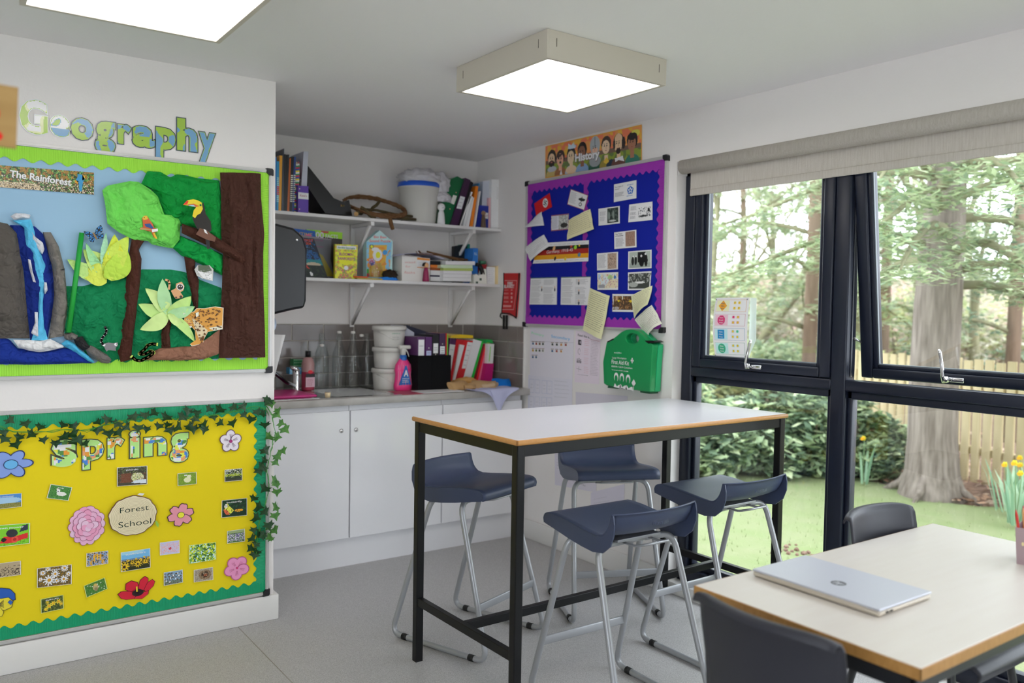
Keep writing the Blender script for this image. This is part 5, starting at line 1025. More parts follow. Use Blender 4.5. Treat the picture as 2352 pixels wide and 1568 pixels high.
# sink with drainer
ss = mat('brushed_steel', 'b9b7b4', .22, metal=1)
sk = thing('kitchen_sink', 'stainless steel sink with ribbed drainer set in the worktop', 'sink', (1.72, 4.3, .9135))
MB().rbox(1.30, 2.165, 4.085, 4.60, .9132, .9155, .001).build('drainer', ss, sk)
rb_ = MB()
for i in range(9): rb_.rbox(1.80, 2.13, 4.15+i*.045, 4.165+i*.045, .9150, .9172, .0009)
rb_.build('drainer_ribs', ss, sk)
bw = MB()
for q in ((1.32, 1.70, 4.10, 4.106), (1.32, 1.70, 4.474, 4.48), (1.32, 1.326, 4.106, 4.474), (1.694, 1.70, 4.106, 4.474)): bw.rbox(*q, .9150, .918, .001)
bw.build('bowl_rim', ss, sk)
tp = thing('mixer_tap', 'chrome mixer tap with a long lever over the sink', 'tap', (1.70, 4.44, .915))
MB().lathe([(.024, 0), (.024, .01), (.019, .02), (.019, .10), (.021, .125), (0, .13)], (1.70, 4.44, .9155), 20).build('tap_body', chrome, tp)
MB().tube([(1.703, 4.44, 1.03), (1.69, 4.435, 1.048), (1.665, 4.43, 1.056)], [.019, .015, .008], 14).build('lever', chrome, tp)
MB().tube([(1.68, 4.42, .955), (1.60, 4.32, .985), (1.50, 4.22, 1.045)], [.012, .010, .009], 10).build('spout', mat('dark_chrome', '4a4a4c', .2, metal=1), tp)
mg = mat('magenta_plastic', 'b3276f', .35, k=1.3)
b = MB()
for i, (w_, z) in enumerate(((0, .953), (0, .9185))): pass
b.rbox(1.315, 1.675, 4.075, 4.40, .926, .938, .006); b.rbox(1.335, 1.655, 4.095, 4.38, .9185, .926, .003)
tag(b.build('washing_up_bowl', mg), 'magenta washing-up bowl upturned over the sink', 'bowl')
# bottles and pots on the counter
bg_ = glass_mat('bottle_glass', (.90, .93, .93), edge=.5, base=.06); por = mat('white_porcelain', 'f0eee8', .25); wire = mat('bottle_wire', '9a9a98', .3, metal=1)
for i, (x, y, st_, lb) in enumerate(((1.895, 4.55, 1, 'clear swing-top bottle, furthest left, its stopper hanging down'), (2.0, 4.545, 0, 'clear swing-top bottle, second from the left, closed'), (2.075, 4.52, 0, 'clear swing-top bottle, third from the left, closed'), (2.165, 4.52, 2, 'clear swing-top bottle nearest the white tubs, stopper open'))):
    t = thing('glass_bottle', lb, 'bottle', (x, y, .9175), 'clear swing-top bottles on the drainer')
    r = .041; MB().lathe([(0, .001), (r*.9, .001), (r, .008), (r, .175), (r*.93, .20), (r*.55, .245), (.0155, .28), (.0145, .305), (.017, .309), (.017, .318), (.0125, .32)], (x, y, .9175), 28).build('glass', bg_, t)
    sx, sz = (x-.012, .245) if st_ == 1 else ((x-.035, .300) if st_ == 2 else (x, .318)); yy = y-.03 if st_ == 1 else y
    MB().lathe([(0, 0), (.011, 0), (.0135, .005), (.012, .014), (0, .016)], (sx, yy, .9175+sz), 14).build('stopper', por, t)
    MB().tube(smoothpath([(x-.018, y, 1.215), (x-.024, y-.01, 1.20), (sx-.012, yy, .925+sz), (sx+.012, yy, .925+sz), (x+.024, y-.01, 1.20), (x+.018, y, 1.215)], .01, 3), .0012, 5).build('wire_bail', wire, t)
wp = mat('white_polypropylene', 'dfddd6', .35)
for i, (dx, lb) in enumerate(((-.004, 'white lidded tub at the bottom of the stack of three'), (.0, 'white lidded tub in the middle of the stack'), (-.002, 'white lidded tub on top of the stack'))):
    z = .9135+i*.124; c = (2.262+dx, 4.42, z); t = thing('plastic_tub', lb, 'tub', c, 'stack of white plastic tubs')
    MB().lathe([(0, 0), (.083, 0), (.087, .004), (.094, .10), (0, .10)], c, 32).build('tub_body', wp, t)
    MB().lathe([(.094, .096), (.101, .098), (.102, .116), (.098, .122), (.09, .1235), (.088, .120), (0, .120)], c, 32).build('lid', wp, t)
    if i != 1: MB().tube([(c[0]-.09+.0*k, c[1]-.03, z+.09) if k == 0 else (c[0]-.10+.11*k/6, c[1]-.105-.004*sin(pi*k/6), z+.09-.045*sin(pi*k/6*.6)) for k in range(7)], .0022, 6).build('wire_handle', wp, t)
    if i == 2:
        lbq = MB(); fr = FBk(4.3215)
        lbq.ink('3c9a6a', 1.3); text(lbq, 'TEMPLE', (c[0]-.035, z+.078), (c[0]+.02, z+.078), .006, fr, .002, '3f9a70'); text(lbq, 'white paint', (c[0]-.03, z+.058), (c[0]+.012, z+.058), .005, fr, .002, '555555'); lines(lbq, c[0]-.028, c[0]+.01, z+.050, z+.044, 2, fr, .002); lbq.build('tub_print', INK, t)
sb = thing('spray_bottle', 'pink spray bottle with white trigger and blue label', 'spray bottle', (2.285, 4.29, .9135)); c = (2.285, 4.29, .9135)
S_ = Matrix.Translation(c)@Matrix.Diagonal((1, .6, 1, 1))
MB().lathe([(0, 0), (.048, 0), (.056, .006), (.058, .03), (.052, .06), (.049, .09), (.053, .12), (.048, .15), (.026, .18), (.018, .19), (0, .19)], n=28, M=S_).build('bottle_body', mat('pink_plastic', 'd8397c', .3, k=1.35), sb)
fr = FBk(4.29-.034); q = MB().ink('1f5aa0', 1.5); q.prism([(c[0]-.04, c[2]+.035), (c[0]+.036, c[2]+.035), (c[0]+.006, c[2]+.145), (c[0]-.002, c[2]+.145)], fr, -.01, .0)
text(q, 'A', (c[0]-.013, c[2]+.085), (c[0]+.016, c[2]+.085), .035, fr, .0012, 'd8e4f4', .03, 1.6); lines(q, c[0]-.022, c[0]+.022, c[2]+.07, c[2]+.05, 3, fr, .0012, 'e8eef8', 1.5, .0035, .1); q.build('label', INK, sb)
q = MB()
for i in range(7): a = -.9+i*.3; q.tube([S_@Vector((.0592*sin(a), -.0592*cos(a), .03)), S_@Vector((.0505*sin(a), -.0505*cos(a), .09)), S_@Vector((.0495*sin(a), -.0495*cos(a), .15))], .0016, 5)
q.build('bottle_ribs', mat('pale_pink_plastic', 'e58ab0', .3, k=1.3), sb)
MB().lathe([(.0205, .175), (.0215, .18), (.020, .205), (.0, .205)], c, 20).build('collar', mat('blue_label_plastic', '245da8', .3, k=1.4), sb)
MB().rbox(c[0]-.014, c[0]+.012, c[1]-.012, c[1]+.012, c[2]+.205, c[2]+.25, .004).rbox(c[0]-.03, c[0]+.045, c[1]-.013, c[1]+.013, c[2]+.24, c[2]+.262, .006).tube([(c[0]+.012, c[1], c[2]+.24), (c[0]+.028, c[1], c[2]+.22), (c[0]+.038, c[1], c[2]+.195)], [.006, .004, .003], 8).build('trigger', wp, sb)
t = thing('soap_bottle', 'rose-coloured soap bottle with a black cap beside the tap', 'bottle', (1.80, 4.52, .9165)); c = (1.80, 4.52, .9165)
MB().lathe([(0, 0), (.034, 0), (.036, .005), (.036, .105), (.036, .106)], c, 24).build('liquid', mat('rose_liquid', 'a83a52', .15, k=1.4), t)
MB().lathe([(.0362, .105), (.0362, .15), (.028, .178), (.015, .188), (.0, .188)], c, 24).build('bottle_shoulder', mat('pink_clear_plastic', 'c79a98', .15), t)
MB().lathe([(0, .188), (.016, .188), (.0155, .222), (0, .222)], c, 18).build('cap', mat('black_plastic', '141416', .3), t)
q = MB(); fr = FBk(c[1]-.0365); q.ink('e3a8b4', 1.5).prism([(c[0]-.026, c[2]+.02), (c[0]+.026, c[2]+.02), (c[0]+.026, c[2]+.075), (c[0]-.026, c[2]+.075)], fr, -.006, .0005); flat(q, [(c[0]-.026, c[2]+.075), (c[0]+.026, c[2]+.075), (c[0]+.026, c[2]+.095), (c[0]-.026, c[2]+.095)], fr, .001, '2a2024'); flat(q, ell(c[0], c[2]+.105, .014, .011), fr, .0014, 'd0283a', 1.4)
lines(q, c[0]-.018, c[0]+.018, c[2]+.062, c[2]+.03, 5, fr, .001, 'b03a58', 1, .002); q.build('label', INK, t)
def deco_lines(n=3, col='e8e8e8'):
    def f(mb, P, fr):
        xs = [p[0] for p in P]; zs = [p[1] for p in P]; lines(mb, min(xs)+.004, max(xs)-.004, max(zs)-.008, min(zs)+.008, n, fr, .0006, col, 1.4, .003)
    return f
slab('tea_box', 'green box standing behind the blue one near the tap', 'box', A5((322, 748), (490, 760), (485, 860), (322, 852)), 4.60, .05, '2f7a4a', zb=None, deco=deco_lines(3, 'a8d0b0')).location.z += 0
t = thing('storage_pot', 'clear pot under the blue packet beside the tap', 'pot', (1.70, 4.56, .9165)); MB().lathe([(0, 0), (.032, 0), (.038, .09), (.039, .092)], (1.705, 4.555, .9165), 20).build('pot_wall', bg_, t)
slab('blue_packet', 'small blue packet resting on the clear pot by the tap', 'packet', A5((272, 870), (440, 870), (438, 960), (270, 958)), 4.53, .05, '2a7fa8', deco=deco_lines(4, 'bcd8e6'))
tag(MB().ink('d3bf98', 1.3).lathe([(0, 0), (.013, 0), (.0155, .024), (.014, .026), (0, .024)], (1.742, 4.10, .9175), 16).build('cork_stopper', PLAST), 'small cork cup on the drainer edge', 'cork')
tag(MB().ink('b04a5c', 1.2).rbox(2.17, 2.42, 4.065, 4.26, .9135, .9160, .001).build('magazine', INK), 'glossy magazine lying flat on the worktop front', 'magazine')
ppr = MB().ink('dcdce6', 1.5).rbox(2.29, 2.56, 4.055, 4.20, .9165, .9195, .001); tag(ppr.build('paper_sheets', INK), 'white papers lying on the magazine before the black box', 'paper')
slab('ring_binder', 'bright blue folder between the spray bottle and the black box', 'folder', A6((255, 785), (352, 782), (352, 1165), (262, 1160)), 4.36, .24, '1f64b4', 'folders on the worktop', .9135)
slab('plastic_wallet', 'translucent plastic wallet with papers behind the spray bottle', 'folder', A6((182, 120), (365, 240), (362, 380), (262, 800), (200, 790)), 4.42, .16, 'b4b6c2', 'folders on the worktop', None)
slab('plastic_wallet', 'navy see-through wallet sticking up behind the binders', 'folder', A6((238, 112), (300, 135), (640, 250), (900, 330), (900, 420), (240, 420)), 4.50, .01, '2c3046', 'folders on the worktop', None, k=1)
# black fabric box with binders
bbx = thing('fabric_box', 'black fabric storage box holding upright binders', 'storage box', (2.44, 4.31, .9135)); fab = mat('black_fabric', '0f1012', .85, spec=.2, bump=(300, .3))
x0, x1, y0, y1, h_ = 2.335, 2.555, 4.20, 4.42, .205
f = MB()
for q in ((x0, x1, y0, y0+.006), (x0, x1, y1-.006, y1), (x0, x0+.006, y0+.006, y1-.006), (x1-.006, x1, y0+.006, y1-.006)): f.rbox(*q, .9137, .9137+h_, .002)
f.box(x0+.004, x1-.004, y0+.004, y1-.004, .9137, .918); f.build('box_side', fab, bbx); MB().rbox(x0+.09, x0+.093, y0-.001, y0+.001, .918, .9137+h_-.01, .0005).build('seam', fab, bbx)
def lever(label, bx0, bx1, col, zt, lab, top_dx=0, hole=True, by=4.225, dep=.17, zb=.9195, grp='lever arch files on the worktop', name='lever_arch_file', holes=.1):
    fr = FBk(by); P = [(bx0, zb), (bx1, zb), (bx1+top_dx, zt), (bx0+top_dx, zt)]
    mb = MB().ink(col, 1.5).prism(P, fr, -dep, 0); w = bx1-bx0; H = zt-zb
    def q(u, v): return (bx0+w*u+top_dx*v, zb+H*v)
    if lab: flat(mb, [q(.12, lab[0]), q(.88, lab[0]), q(.88, lab[1]), q(.12, lab[1])], fr, .0008, lab[2], 1.5)
    if lab and lab[2] != '3c4a90':
        for v in (lab[0]+.06, lab[0]+.1, lab[1]-.12): a, b = q(.25, v), q(.75, v); stroke(mb, [a, b], .0022, fr, .0014, '7a7a80', 1)
    if hole:
        c = q(.5, hole if not isinstance(hole, bool) else .3); flat(mb, ell(c[0], c[1], .004), fr, .0012, 'c9c2bc')
    return tag(mb.build(name, PLAST), label, 'file', grp)
lever('purple file with a white spine label, leftmost in the black box', 2.342, 2.392, '4a2350', 1.225, (.0, .95, 'e6e6ea'), hole=False)
lever('purple file with a small blue label in the black box', 2.396, 2.438, '4c2358', 1.225, (.64, .735, 'a9b0d8'), hole=.79)
lever('black file with a white label in the black box', 2.442, 2.484, '151517', 1.238, (.66, .84, 'd6d6d4'), hole=.64)
lever('dark purple file, rightmost large one in the black box', 2.488, 2.53, '3a2242', 1.245, (.63, .77, 'c9cde6'), hole=.81)
lever('thin red file at the right end of the black box', 2.532, 2.539, 'b0281e', 1.246, None, hole=False)
lever('thin lime green file at the right end of the black box', 2.5405, 2.547, '5aa832', 1.24, None, hole=False)
def lean(name, label, top, base, col, Y=4.40, dep=.2, grp='files leaning beside the black box', deco=None, k=1.5, cat='file'):
    return slab(name, label, cat, A6(base[0], base[1], top[1], top[0]), Y, dep, col, grp, .9135, deco=deco, k=k)
def spl(c, u0, u1, v0, v1, ln=5):
    def f(mb, P, fr):
        a, b, d, e = P
        def q(u, v): return ((a[0]*(1-u)+b[0]*u)*(1-v)+(e[0]*(1-u)+d[0]*u)*v, (a[1]*(1-u)+b[1]*u)*(1-v)+(e[1]*(1-u)+d[1]*u)*v)
        flat(mb, [q(u0, v0), q(u1, v0), q(u1, v1), q(u0, v1)], fr, .0008, c, 1.5)
        for i in range(ln): v = v0+(v1-v0)*(i+.7)/(ln+.4); stroke(mb, [q(u0+.15*(u1-u0), v), q(u1-.2*(u1-u0), v)], .002, fr, .0014, '8a8a92', 1)
    return f
lean('lever_arch_file', 'purple file with a white label leaning right of the black box', ((955, 330), (1055, 350)), ((880, 1085), (925, 1095)), '47224e', deco=spl('e4e4ea', .02, .98, .0, .88))
lean('lever_arch_file', 'first red file leaning next to the purple one', ((1060, 345), (1178, 358)), ((935, 1095), (1040, 1100)), 'b5161c')
lean('document', 'white paper slip between the two red files', ((1112, 430), (1190, 450)), ((985, 1010), (1012, 1060)), 'd9d9d9', Y=4.39, dep=.01, cat='paper')
lean('lever_arch_file', 'second red file with a tall white label', ((1182, 358), (1330, 380)), ((1045, 1092), (1135, 1095)), 'c01a20', deco=spl('e6e2e2', .42, .97, .38, .97))
lean('lever_arch_file', 'thick white file leaning between red and green ones', ((1335, 345), (1470, 382)), ((1140, 1075), (1262, 1060)), 'dad8d4')
lean('folder', 'bright green folder leaning on the white file', ((1474, 380), (1500, 385)), ((1272, 1060), (1312, 1055)), '1fa83c')
lean('folder', 'dark red folder right of the bright green one', ((1504, 425), (1530, 420)), ((1316, 1050), (1352, 1050)), '7a1420')
lean('folder', 'scarlet folder among the leaning files', ((1532, 420), (1556, 420)), ((1355, 1050), (1392, 1050)), 'd02430')
lean('folder', 'pink patterned folder near the magazine file', ((1560, 430), (1582, 430)), ((1395, 1050), (1432, 1050)), 'c86a86')
lean('folder', 'green and yellow folder before the magazine file', ((1584, 400), (1608, 410)), ((1436, 1050), (1480, 1050)), '7aa83a')
slab('folder', 'yellow folder lying across the tops of the red files', 'folder', A6((960, 325), (975, 285), (1120, 268), (1330, 285), (1330, 330), (1100, 332)), 4.38, .2, 'd9ac1c', 'files leaning beside the black box', None, k=1.5)
slab('folder', 'green folder top showing above the magazine file', 'folder', A6((1530, 415), (1545, 352), (1640, 355), (1662, 412)), 4.42, .15, '24a04c', 'files leaning beside the black box', None, k=1.5)
slab('document', 'white and green booklets standing in the magenta magazine file', 'booklet', A6((1572, 420), (1678, 425), (1655, 760), (1560, 760)), 4.37, .12, 'd4dccb', None, None, deco=lambda mb, P, fr: stroke(mb, [(P[0][0]+.02, P[0][1]-.02), (P[3][0]+.015, P[3][1]+.02)], .006, fr, .001, '7cc03c', 1.5), k=1.5)
slab('magazine_file', 'magenta magazine file at the right end of the row', 'magazine file', A6((1555, 745), (1668, 745), (1635, 1108), (1490, 1095)), 4.36, .2, 'a81765', None, .9135, k=1.5)
# gloves, cloth and the paper-like leaves at the right end
def lump(name, label, cat, c, R, col, m=INKM, sc=14, amp=.35, k=1.5, seed=0, n=2):
    bm = bmesh.new(); bmesh.ops.create_icosphere(bm, subdivisions=4, radius=1); mb = MB().ink(col, k); vs = []
    for v in bm.verts:
        d = v.co.normalized(); r = 1+amp*NZ.noise(Vector((d.x*n+seed, d.y*n, d.z*n)))+amp*.5*NZ.noise(Vector((d.x*n*2.5, d.y*n*2.5+seed, d.z*n*2.5))); z = d.z*R[2]*r
        vs.append((c[0]+d.x*R[0]*r, c[1]+d.y*R[1]*r, c[2]+max(-R[2]*.75, z)))
    mb.smooth = True; mb.add(vs, [[v.index for v in f.verts] for f in bm.faces]); bm.free()
    return tag(mb.build(name, m), label, cat)
def glove(name, label, c, ang, col, s=1, k=1.4):
    t = thing(name, label, 'glove', c); mb = MB().ink(col, k); R = Matrix.Translation(c)@Matrix.Rotation(ang, 4, 'Z')@Matrix.Scale(s, 4)
    P = lambda *p: R@Vector(p)
    mb.tube([P(-.10, 0, .022), P(-.05, 0, .024), P(0, 0, .022), P(.045, 0, .018), P(.06, 0, .014)], [.035, .03, .040, .042, .02], 14, rb=.5)
    for i, (y, L) in enumerate(((-.033, .05), (-.012, .062), (.010, .06), (.031, .048))): mb.tube([P(.03, y*.8, .018), P(.06, y, .022), P(.06+L*.6, y*1.15, .018), P(.06+L, y*1.2, .008)], [.012, .0115, .011, .006], 8)
    mb.tube([P(-.01, -.03, .016), P(.02, -.058, .016), P(.045, -.07, .009)], [.013, .012, .007], 8); mb.build('glove_body', INKM, t); return t
glove('gardening_glove', 'tan gardening glove lying in front of the leaning files', (2.62, 4.19, .9137), .35, 'b08e63')
glove('gardening_glove', 'tan gardening glove with its cuff towards the lilac cloth', (2.74, 4.17, .9137), 2.6, 'a98a64', .95)
lump('paper_bag', 'crumpled brown paper between the gloves and files', 'paper bag', (2.70, 4.28, .938), (.10, .05, .035), 'b78d55', seed=3)
glove('rubber_glove', 'blue rubber glove resting on the lilac cloth', (2.90, 4.20, .922), 2.9, '1467b8', .7)
mb = MB().ink('b49d80', 1.4)
mb.tube([(2.80+.055*cos(a), 4.16+.04*sin(a), .934+.004*sin(a*3)) for a in [2*pi*i/20 for i in range(17)]], [.013+.004*(i % 3 == 0) for i in range(17)], 10)
tag(mb.build('rope_ring', INKM), 'knotted beige rope ring lying on the lilac cloth', 'rope ring')
mb = MB().ink('a9abc6', 1.5)
def clf(u, v):
    x = 2.62+.32*u; y = 4.27-.23*v-.02*u
    if v < .55: z = .9165+.004*NZ.noise(Vector((u*5, v*5, 2)))+(.006 if u > .3 else .002); yy = 4.24-.20*(v/.55)
    else:
        t = (v-.55)/.45; yy = 4.04-.006*sin(pi*t)-.004*sin(u*14); z = .917-.145*t*max(0, 1-abs(u-.55)*1.8)
    return Vector((x-(0 if v < .55 else .10*(u-.55)*(v-.55)/.45*2), yy, z))
mb.grid(clf, 30, 24, True); tag(mb.build('lilac_cloth', INKM, solid=.001), 'lilac cloth hanging over the worktop edge at the right', 'cloth')
# ------------------------------------------------------------ wall shelves
shm = mat('white_melamine', 'eceae8', .4)
def brk(mb, x, z, fr_): mb.rbox(x-.013, x+.013, YB-.022, YB-.001, z-.262, z, .002); mb.rbox(x-.010, x+.010, 4.40, YB-.02, z-.020, z, .002); mb.tube([(x, 4.43, z-.018), (x, YB-.018, z-.245)], .011, 4); mb.rbox(x-.012, x+.012, 4.396, 4.412, z-.024, z+0, .002)
for z, lb in ((1.903, 'upper white wall shelf carrying folders, twigs and a bucket'), (1.551, 'lower white wall shelf carrying books and papers')):
    t = thing('wall_shelf', lb, 'shelf', (2.15, 4.54, z-.3)); MB().rbox(XP+.001, XR-.001, 4.39, YB-.001, z-.018, z, .0015).build('shelf_board', shm, t)
    for x in (2.135, 2.83): mb = MB(); brk(mb, x, z-.0185, 0); mb.build('bracket', shm, t)
ZS, ZL = 1.9035, 1.5515
GB = 'books and folders at the left of the upper shelf'
for px, col, lb, dep in ((A1((80, 210), (106, 205), (102, 1020), (78, 1015)), '1f6fb4', 'blue book, the leftmost, half hidden by the wall', .2), (A1((108, 272), (145, 275), (134, 1022), (94, 1018)), '2d8fb8', 'blue book with a red band near the wall edge', .2), (A1((150, 182), (196, 186), (176, 1026), (136, 1022)), 'd3942c', 'orange spined book standing among the dark ones', .2),
        (A1((198, 90), (222, 72), (218, 1028), (182, 1026)), '3a3f48', 'tall dark clear-fronted folder', .2), (A1((226, 165), (264, 172), (246, 1032), (220, 1030)), '141414', 'first black book beside the tall folder', .2), (A1((266, 172), (304, 170), (270, 1034), (248, 1032)), '1b1b1d', 'second black book beside the thin brown one', .2),
        (A1((306, 225), (330, 228), (302, 1038), (268, 1034)), 'b05a24', 'thin burnt-orange book between two black ones', .2), (A1((332, 205), (376, 200), (345, 1040), (304, 1038)), '18191c', 'third black book, just left of the navy one', .2), (A1((378, 200), (410, 205), (378, 1042), (346, 1040)), '24407c', 'navy book with pale lettering down its spine', .2),
        (A1((414, 285), (432, 286), (404, 1046), (382, 1042)), 'b8a88a', 'thin beige book beside the striped one', .19), (A1((440, 280), (460, 282), (434, 1050), (420, 1048)), '9a4a58', 'thin multicoloured striped book', .19), (A1((530, 118), (602, 122), (560, 1050), (462, 1050)), 'b9bcc8', 'tall clear plastic pocket folder with a punched white edge', .2)):
    def dk(mb, P, fr, lb=lb):
        if 'navy' in lb or 'red band' in lb:
            for i in range(14): u = .2+.5*i/14; a = (P[3][0]*(1-u)+P[0][0]*u+.004, P[3][1]*(1-u)+P[0][1]*u); stroke(mb, [a, (a[0]+.009, a[1])], .006, fr, .0006, 'd8d8c8' if 'navy' in lb else ('d04a50' if 3 < i < 9 else '9fd0e8'), 1.4)
        if 'striped' in lb:
            for i in range(30): u = (i+.3)/31; a = (P[3][0]*(1-u)+P[0][0]*u+.001, P[3][1]*(1-u)+P[0][1]*u); stroke(mb, [a, (a[0]+.006, a[1])], .009, fr, .0006, ('d8c22c', '2c4fa0', 'c02c4c', '2f8a5c', 'e8e0d0')[i % 5], 1.4)
        if 'punched' in lb:
            for i in range(9): u = .08+.1*i; a = (P[2][0]*(1-.0)-.012-.022*u, P[2][1]-(P[2][1]-P[1][1])*u*.6); flat(mb, ell(a[0], a[1], .003, .004), fr, .0008, '5a5a68')
    slab('book' if 'book' in lb else 'folder', lb, 'book' if 'book' in lb else 'folder', px, 4.435, dep, col, GB, ZS, deco=dk)
def kt(mb, P, fr):
    a, b = P[0], P[1]; x0, x1 = a[0], b[0]; zt = P[2][1]; H = zt-ZS
    flat(mb, [(x0, zt-H*.50), (x1, zt-H*.50), (x1, zt-H*.26), (x0, zt-H*.26)], fr, .0008, 'd8d4e4', 1.5); text(mb, "Kate's", (x0+.010, zt-H*.41), (x1-.010, zt-H*.41), .012, fr, .0014, 'a83060', .0, 1.2)
    for v in (.13, .88): flat(mb, ell(x0+.008, zt-H*v, .0035), fr, .001, 'd8c8b8')
slab('magazine_file', "purple magazine file with Kate's written on its label", 'magazine file', A1((440, 1058), (602, 1064), (604, 664), (440, 656)), 4.405, .2, '4f2a94', None, ZS, deco=kt)
bk = MB().ink('030304', 1); P = pxl(A1((575, 320), (1000, 850), (1165, 920), (1240, 880), (1290, 1128), (865, 1085), (610, 700), (570, 560)), 4.44); P = [(x, max(z, ZS)) for x, z in P]
tag(bk.prism(P, FBk(4.44), -.2, 0).build('magazine_file', PLAST), 'large black folder fallen open against the purple file', 'folder')
# twigs and wreath
tw = mat('brown_twig_bark', '6a4630', .85, spec=.2, noise=(40, '8a6a48', .25), bump=(80, .6)); twg = mat('greenish_stick_bark', '6e6242', .85, spec=.2, noise=(30, '4a4030', .25), bump=(80, .6)); cutw = mat('cut_wood', 'c8a06a', .7)
def X4(px, py, Y): return on(px, py, 1, Y)
t = thing('twig_wreath', 'ring of twisted reddish twigs leaning on the sticks', 'wreath', (2.29, 4.5, ZS+.02)); C0 = X4(862, 474, 4.50); ax = Vector((1, -.1, -.06)).normalized(); ay = Vector((.1, .72, .42)).normalized()
for s in range(4):
    mb = MB(); mb.tube([C0+ax*(.185+.009*cos(a*5+s*1.6))*cos(a)+ay*(.125+.006*sin(a*4+s))*sin(a)+Vector((0, 0, .008*sin(a*7+s*1.6)+.004*NZ.noise(Vector((a*3, s, 1)))))for a in [2*pi*i/48 for i in range(49)]], .0062, 7); mb.build('twig', tw, t)
def stick(label, a, b, r, m=twg, mid=None):
    t = thing('stick', label, 'stick', (a+b)*.5, 'sticks on the upper shelf'); d = (b-a).normalized(); mb = MB().tube([a, a.lerp(b, .3)+Vector((0, 0, .006)), a.lerp(b, .65)-Vector((0, 0, .003)), b], [r, r*.95, r*1.02, r*.9], 12); mb.build('stick_bark', m, t)
    MB().tube([a-d*.0008, a+d*.0005], r*.93, 12).build('cut_end', cutw, t)
v = lambda px, py, Y, dz=0: X4(px, py, Y)+Vector((0, 0, dz))
stick('pale stick with its tip pointing left, uppermost of the pile', v(783, 472, 4.44), v(850, 484, 4.5), .007)
stick('olive stick crossing under the wreath to the right', v(828, 476, 4.42), v(862, 502, 4.40), .011)
stick('stick with a round sawn end facing the room', v(818, 491, 4.375), v(834, 486, 4.62), .0135)
stick('long stick lying along the shelf towards the bucket', v(845, 490, 4.43), v(955, 504, 4.43), .009)
stick('second long stick behind, with its end at the bucket', v(830, 480, 4.52), v(948, 497, 4.46), .008)
stick('short sawn stick hanging down over the shelf edge', v(892, 491, 4.41), v(902, 526, 4.365), .012, tw)
stick('stick with a pale sawn end beside the hanging one', v(902, 496, 4.40), v(880, 490, 4.6), .009)
stick('greyish stick rising to the wreath top', v(850, 486, 4.52), v(872, 462, 4.55), .010)
# bucket with a bag
cB = X4(962, 470, 4.53); cB.z = ZS; t = thing('bucket', 'white plastic bucket with a blue rim on the upper shelf', 'bucket', tuple(cB))
MB().lathe([(0, 0), (.105, 0), (.108, .004), (.124, .21), (.130, .212), (.131, .226), (.124, .228)], cB, 36).build('bucket_wall', wp, t, solid=.002)
MB().lathe([(.1315, .222), (.132, .226), (.131, .25), (.120, .252), (.118, .232)], cB, 36).build('blue_rim', mat('cobalt_plastic', '1f55c0', .35, k=1.3), t)
MB().tube([(cB.x+.125*cos(a), cB.y+.125*sin(a), ZS+.21+.09*(cos(a+1.1)-.45)) for a in [-1.9+1.6*i/12 for i in range(13)]], .0035, 6).build('bucket_handle', wp, t)
t = thing('plastic_bag', 'white plastic bag heaped over the bucket top', 'bag', (cB.x, cB.y, ZS+.24)); plb = mat('white_bag_film', 'd8d6da', .3, spec=.5, bump=(25, .7))
def bagl(c, R, seed, amp=.25, n=2.2, sub=4):
    bm = bmesh.new(); bmesh.ops.create_icosphere(bm, subdivisions=sub, radius=1); mb = MB(); vs = []
    for w_ in bm.verts:
        d = w_.co.normalized(); r = 1+amp*abs(NZ.noise(Vector((d.x*n+seed, d.y*n, d.z*n*1.2))))*1.4+.10*abs(NZ.noise(Vector((d.x*8, d.y*8+seed, d.z*3)))); vs.append((c[0]+d.x*R[0]*r, c[1]+d.y*R[1]*r, c[2]+max(-.55, d.z)*R[2]*r))
    mb.smooth = True; mb.add(vs, [[q.index for q in f.verts] for f in bm.faces]); bm.free(); return mb
bagl((cB.x+.01, cB.y-.01, ZS+.270), (.128, .10, .062), 2, .3, 3).build('bag_heap', plb, t)
bagl((cB.x+.115, cB.y-.05, ZS+.245), (.062, .05, .07), 5).build('bag_fold', plb, t)
bagl((cB.x+.125, cB.y-.07, ZS+.165), (.055, .04, .038), 9).build('bag_knot', plb, t)
def doll(label, c, h, r, col, head, kk=1.4, hair=None, face=None, hh=.22):
    t = thing('peg_doll', label, 'figure', c); MB().ink(col, kk).lathe([(0, 0), (r, 0), (r*1.02, h*.1), (r*.8, h*.5), (r*.5, h*(1-hh)), (0, h*(1-hh))], c, 18).build('doll_body', PLAST, t)
    rr = h*hh*.62; cc = (c[0], c[1], c[2]+h-rr); MB().ink(head, kk).lathe([(rr*sin(pi*i/10), -rr*cos(pi*i/10)) for i in range(11)], cc, 18).build('doll_head', PLAST, t)
    if hair: MB().ink(hair, 1).lathe([(rr*1.08*sin(pi*i/10), -rr*1.05*cos(pi*i/10)) for i in range(4, 11)], (cc[0]-.003, cc[1]+.005, cc[2]+.001), 16).build('doll_hair', PLAST, t)
    if face:
        q = MB(); fr = FBk(c[1]-rr*1.0)
        for s in (-1, 1): stroke(q, [(cc[0]+s*rr*.25, cc[2]+rr*.3), (cc[0]+s*rr*.5, cc[2]+rr*.2)], .0014, fr, .0004, '303030')
        stroke(q, [(cc[0]-rr*.4, cc[2]-rr*.4), (cc[0], cc[2]-rr*.15), (cc[0]+rr*.4, cc[2]-rr*.4)], .0014, fr, .0004, '303030'); q.build('doll_face', INK, t)
p = X4(1014, 513, 4.41); doll('white peg doll with a sad face in front of the green file', (p.x, 4.415, ZS), .128, .024, 'dedbd4', 'dedbd4', face=1, hh=.3)
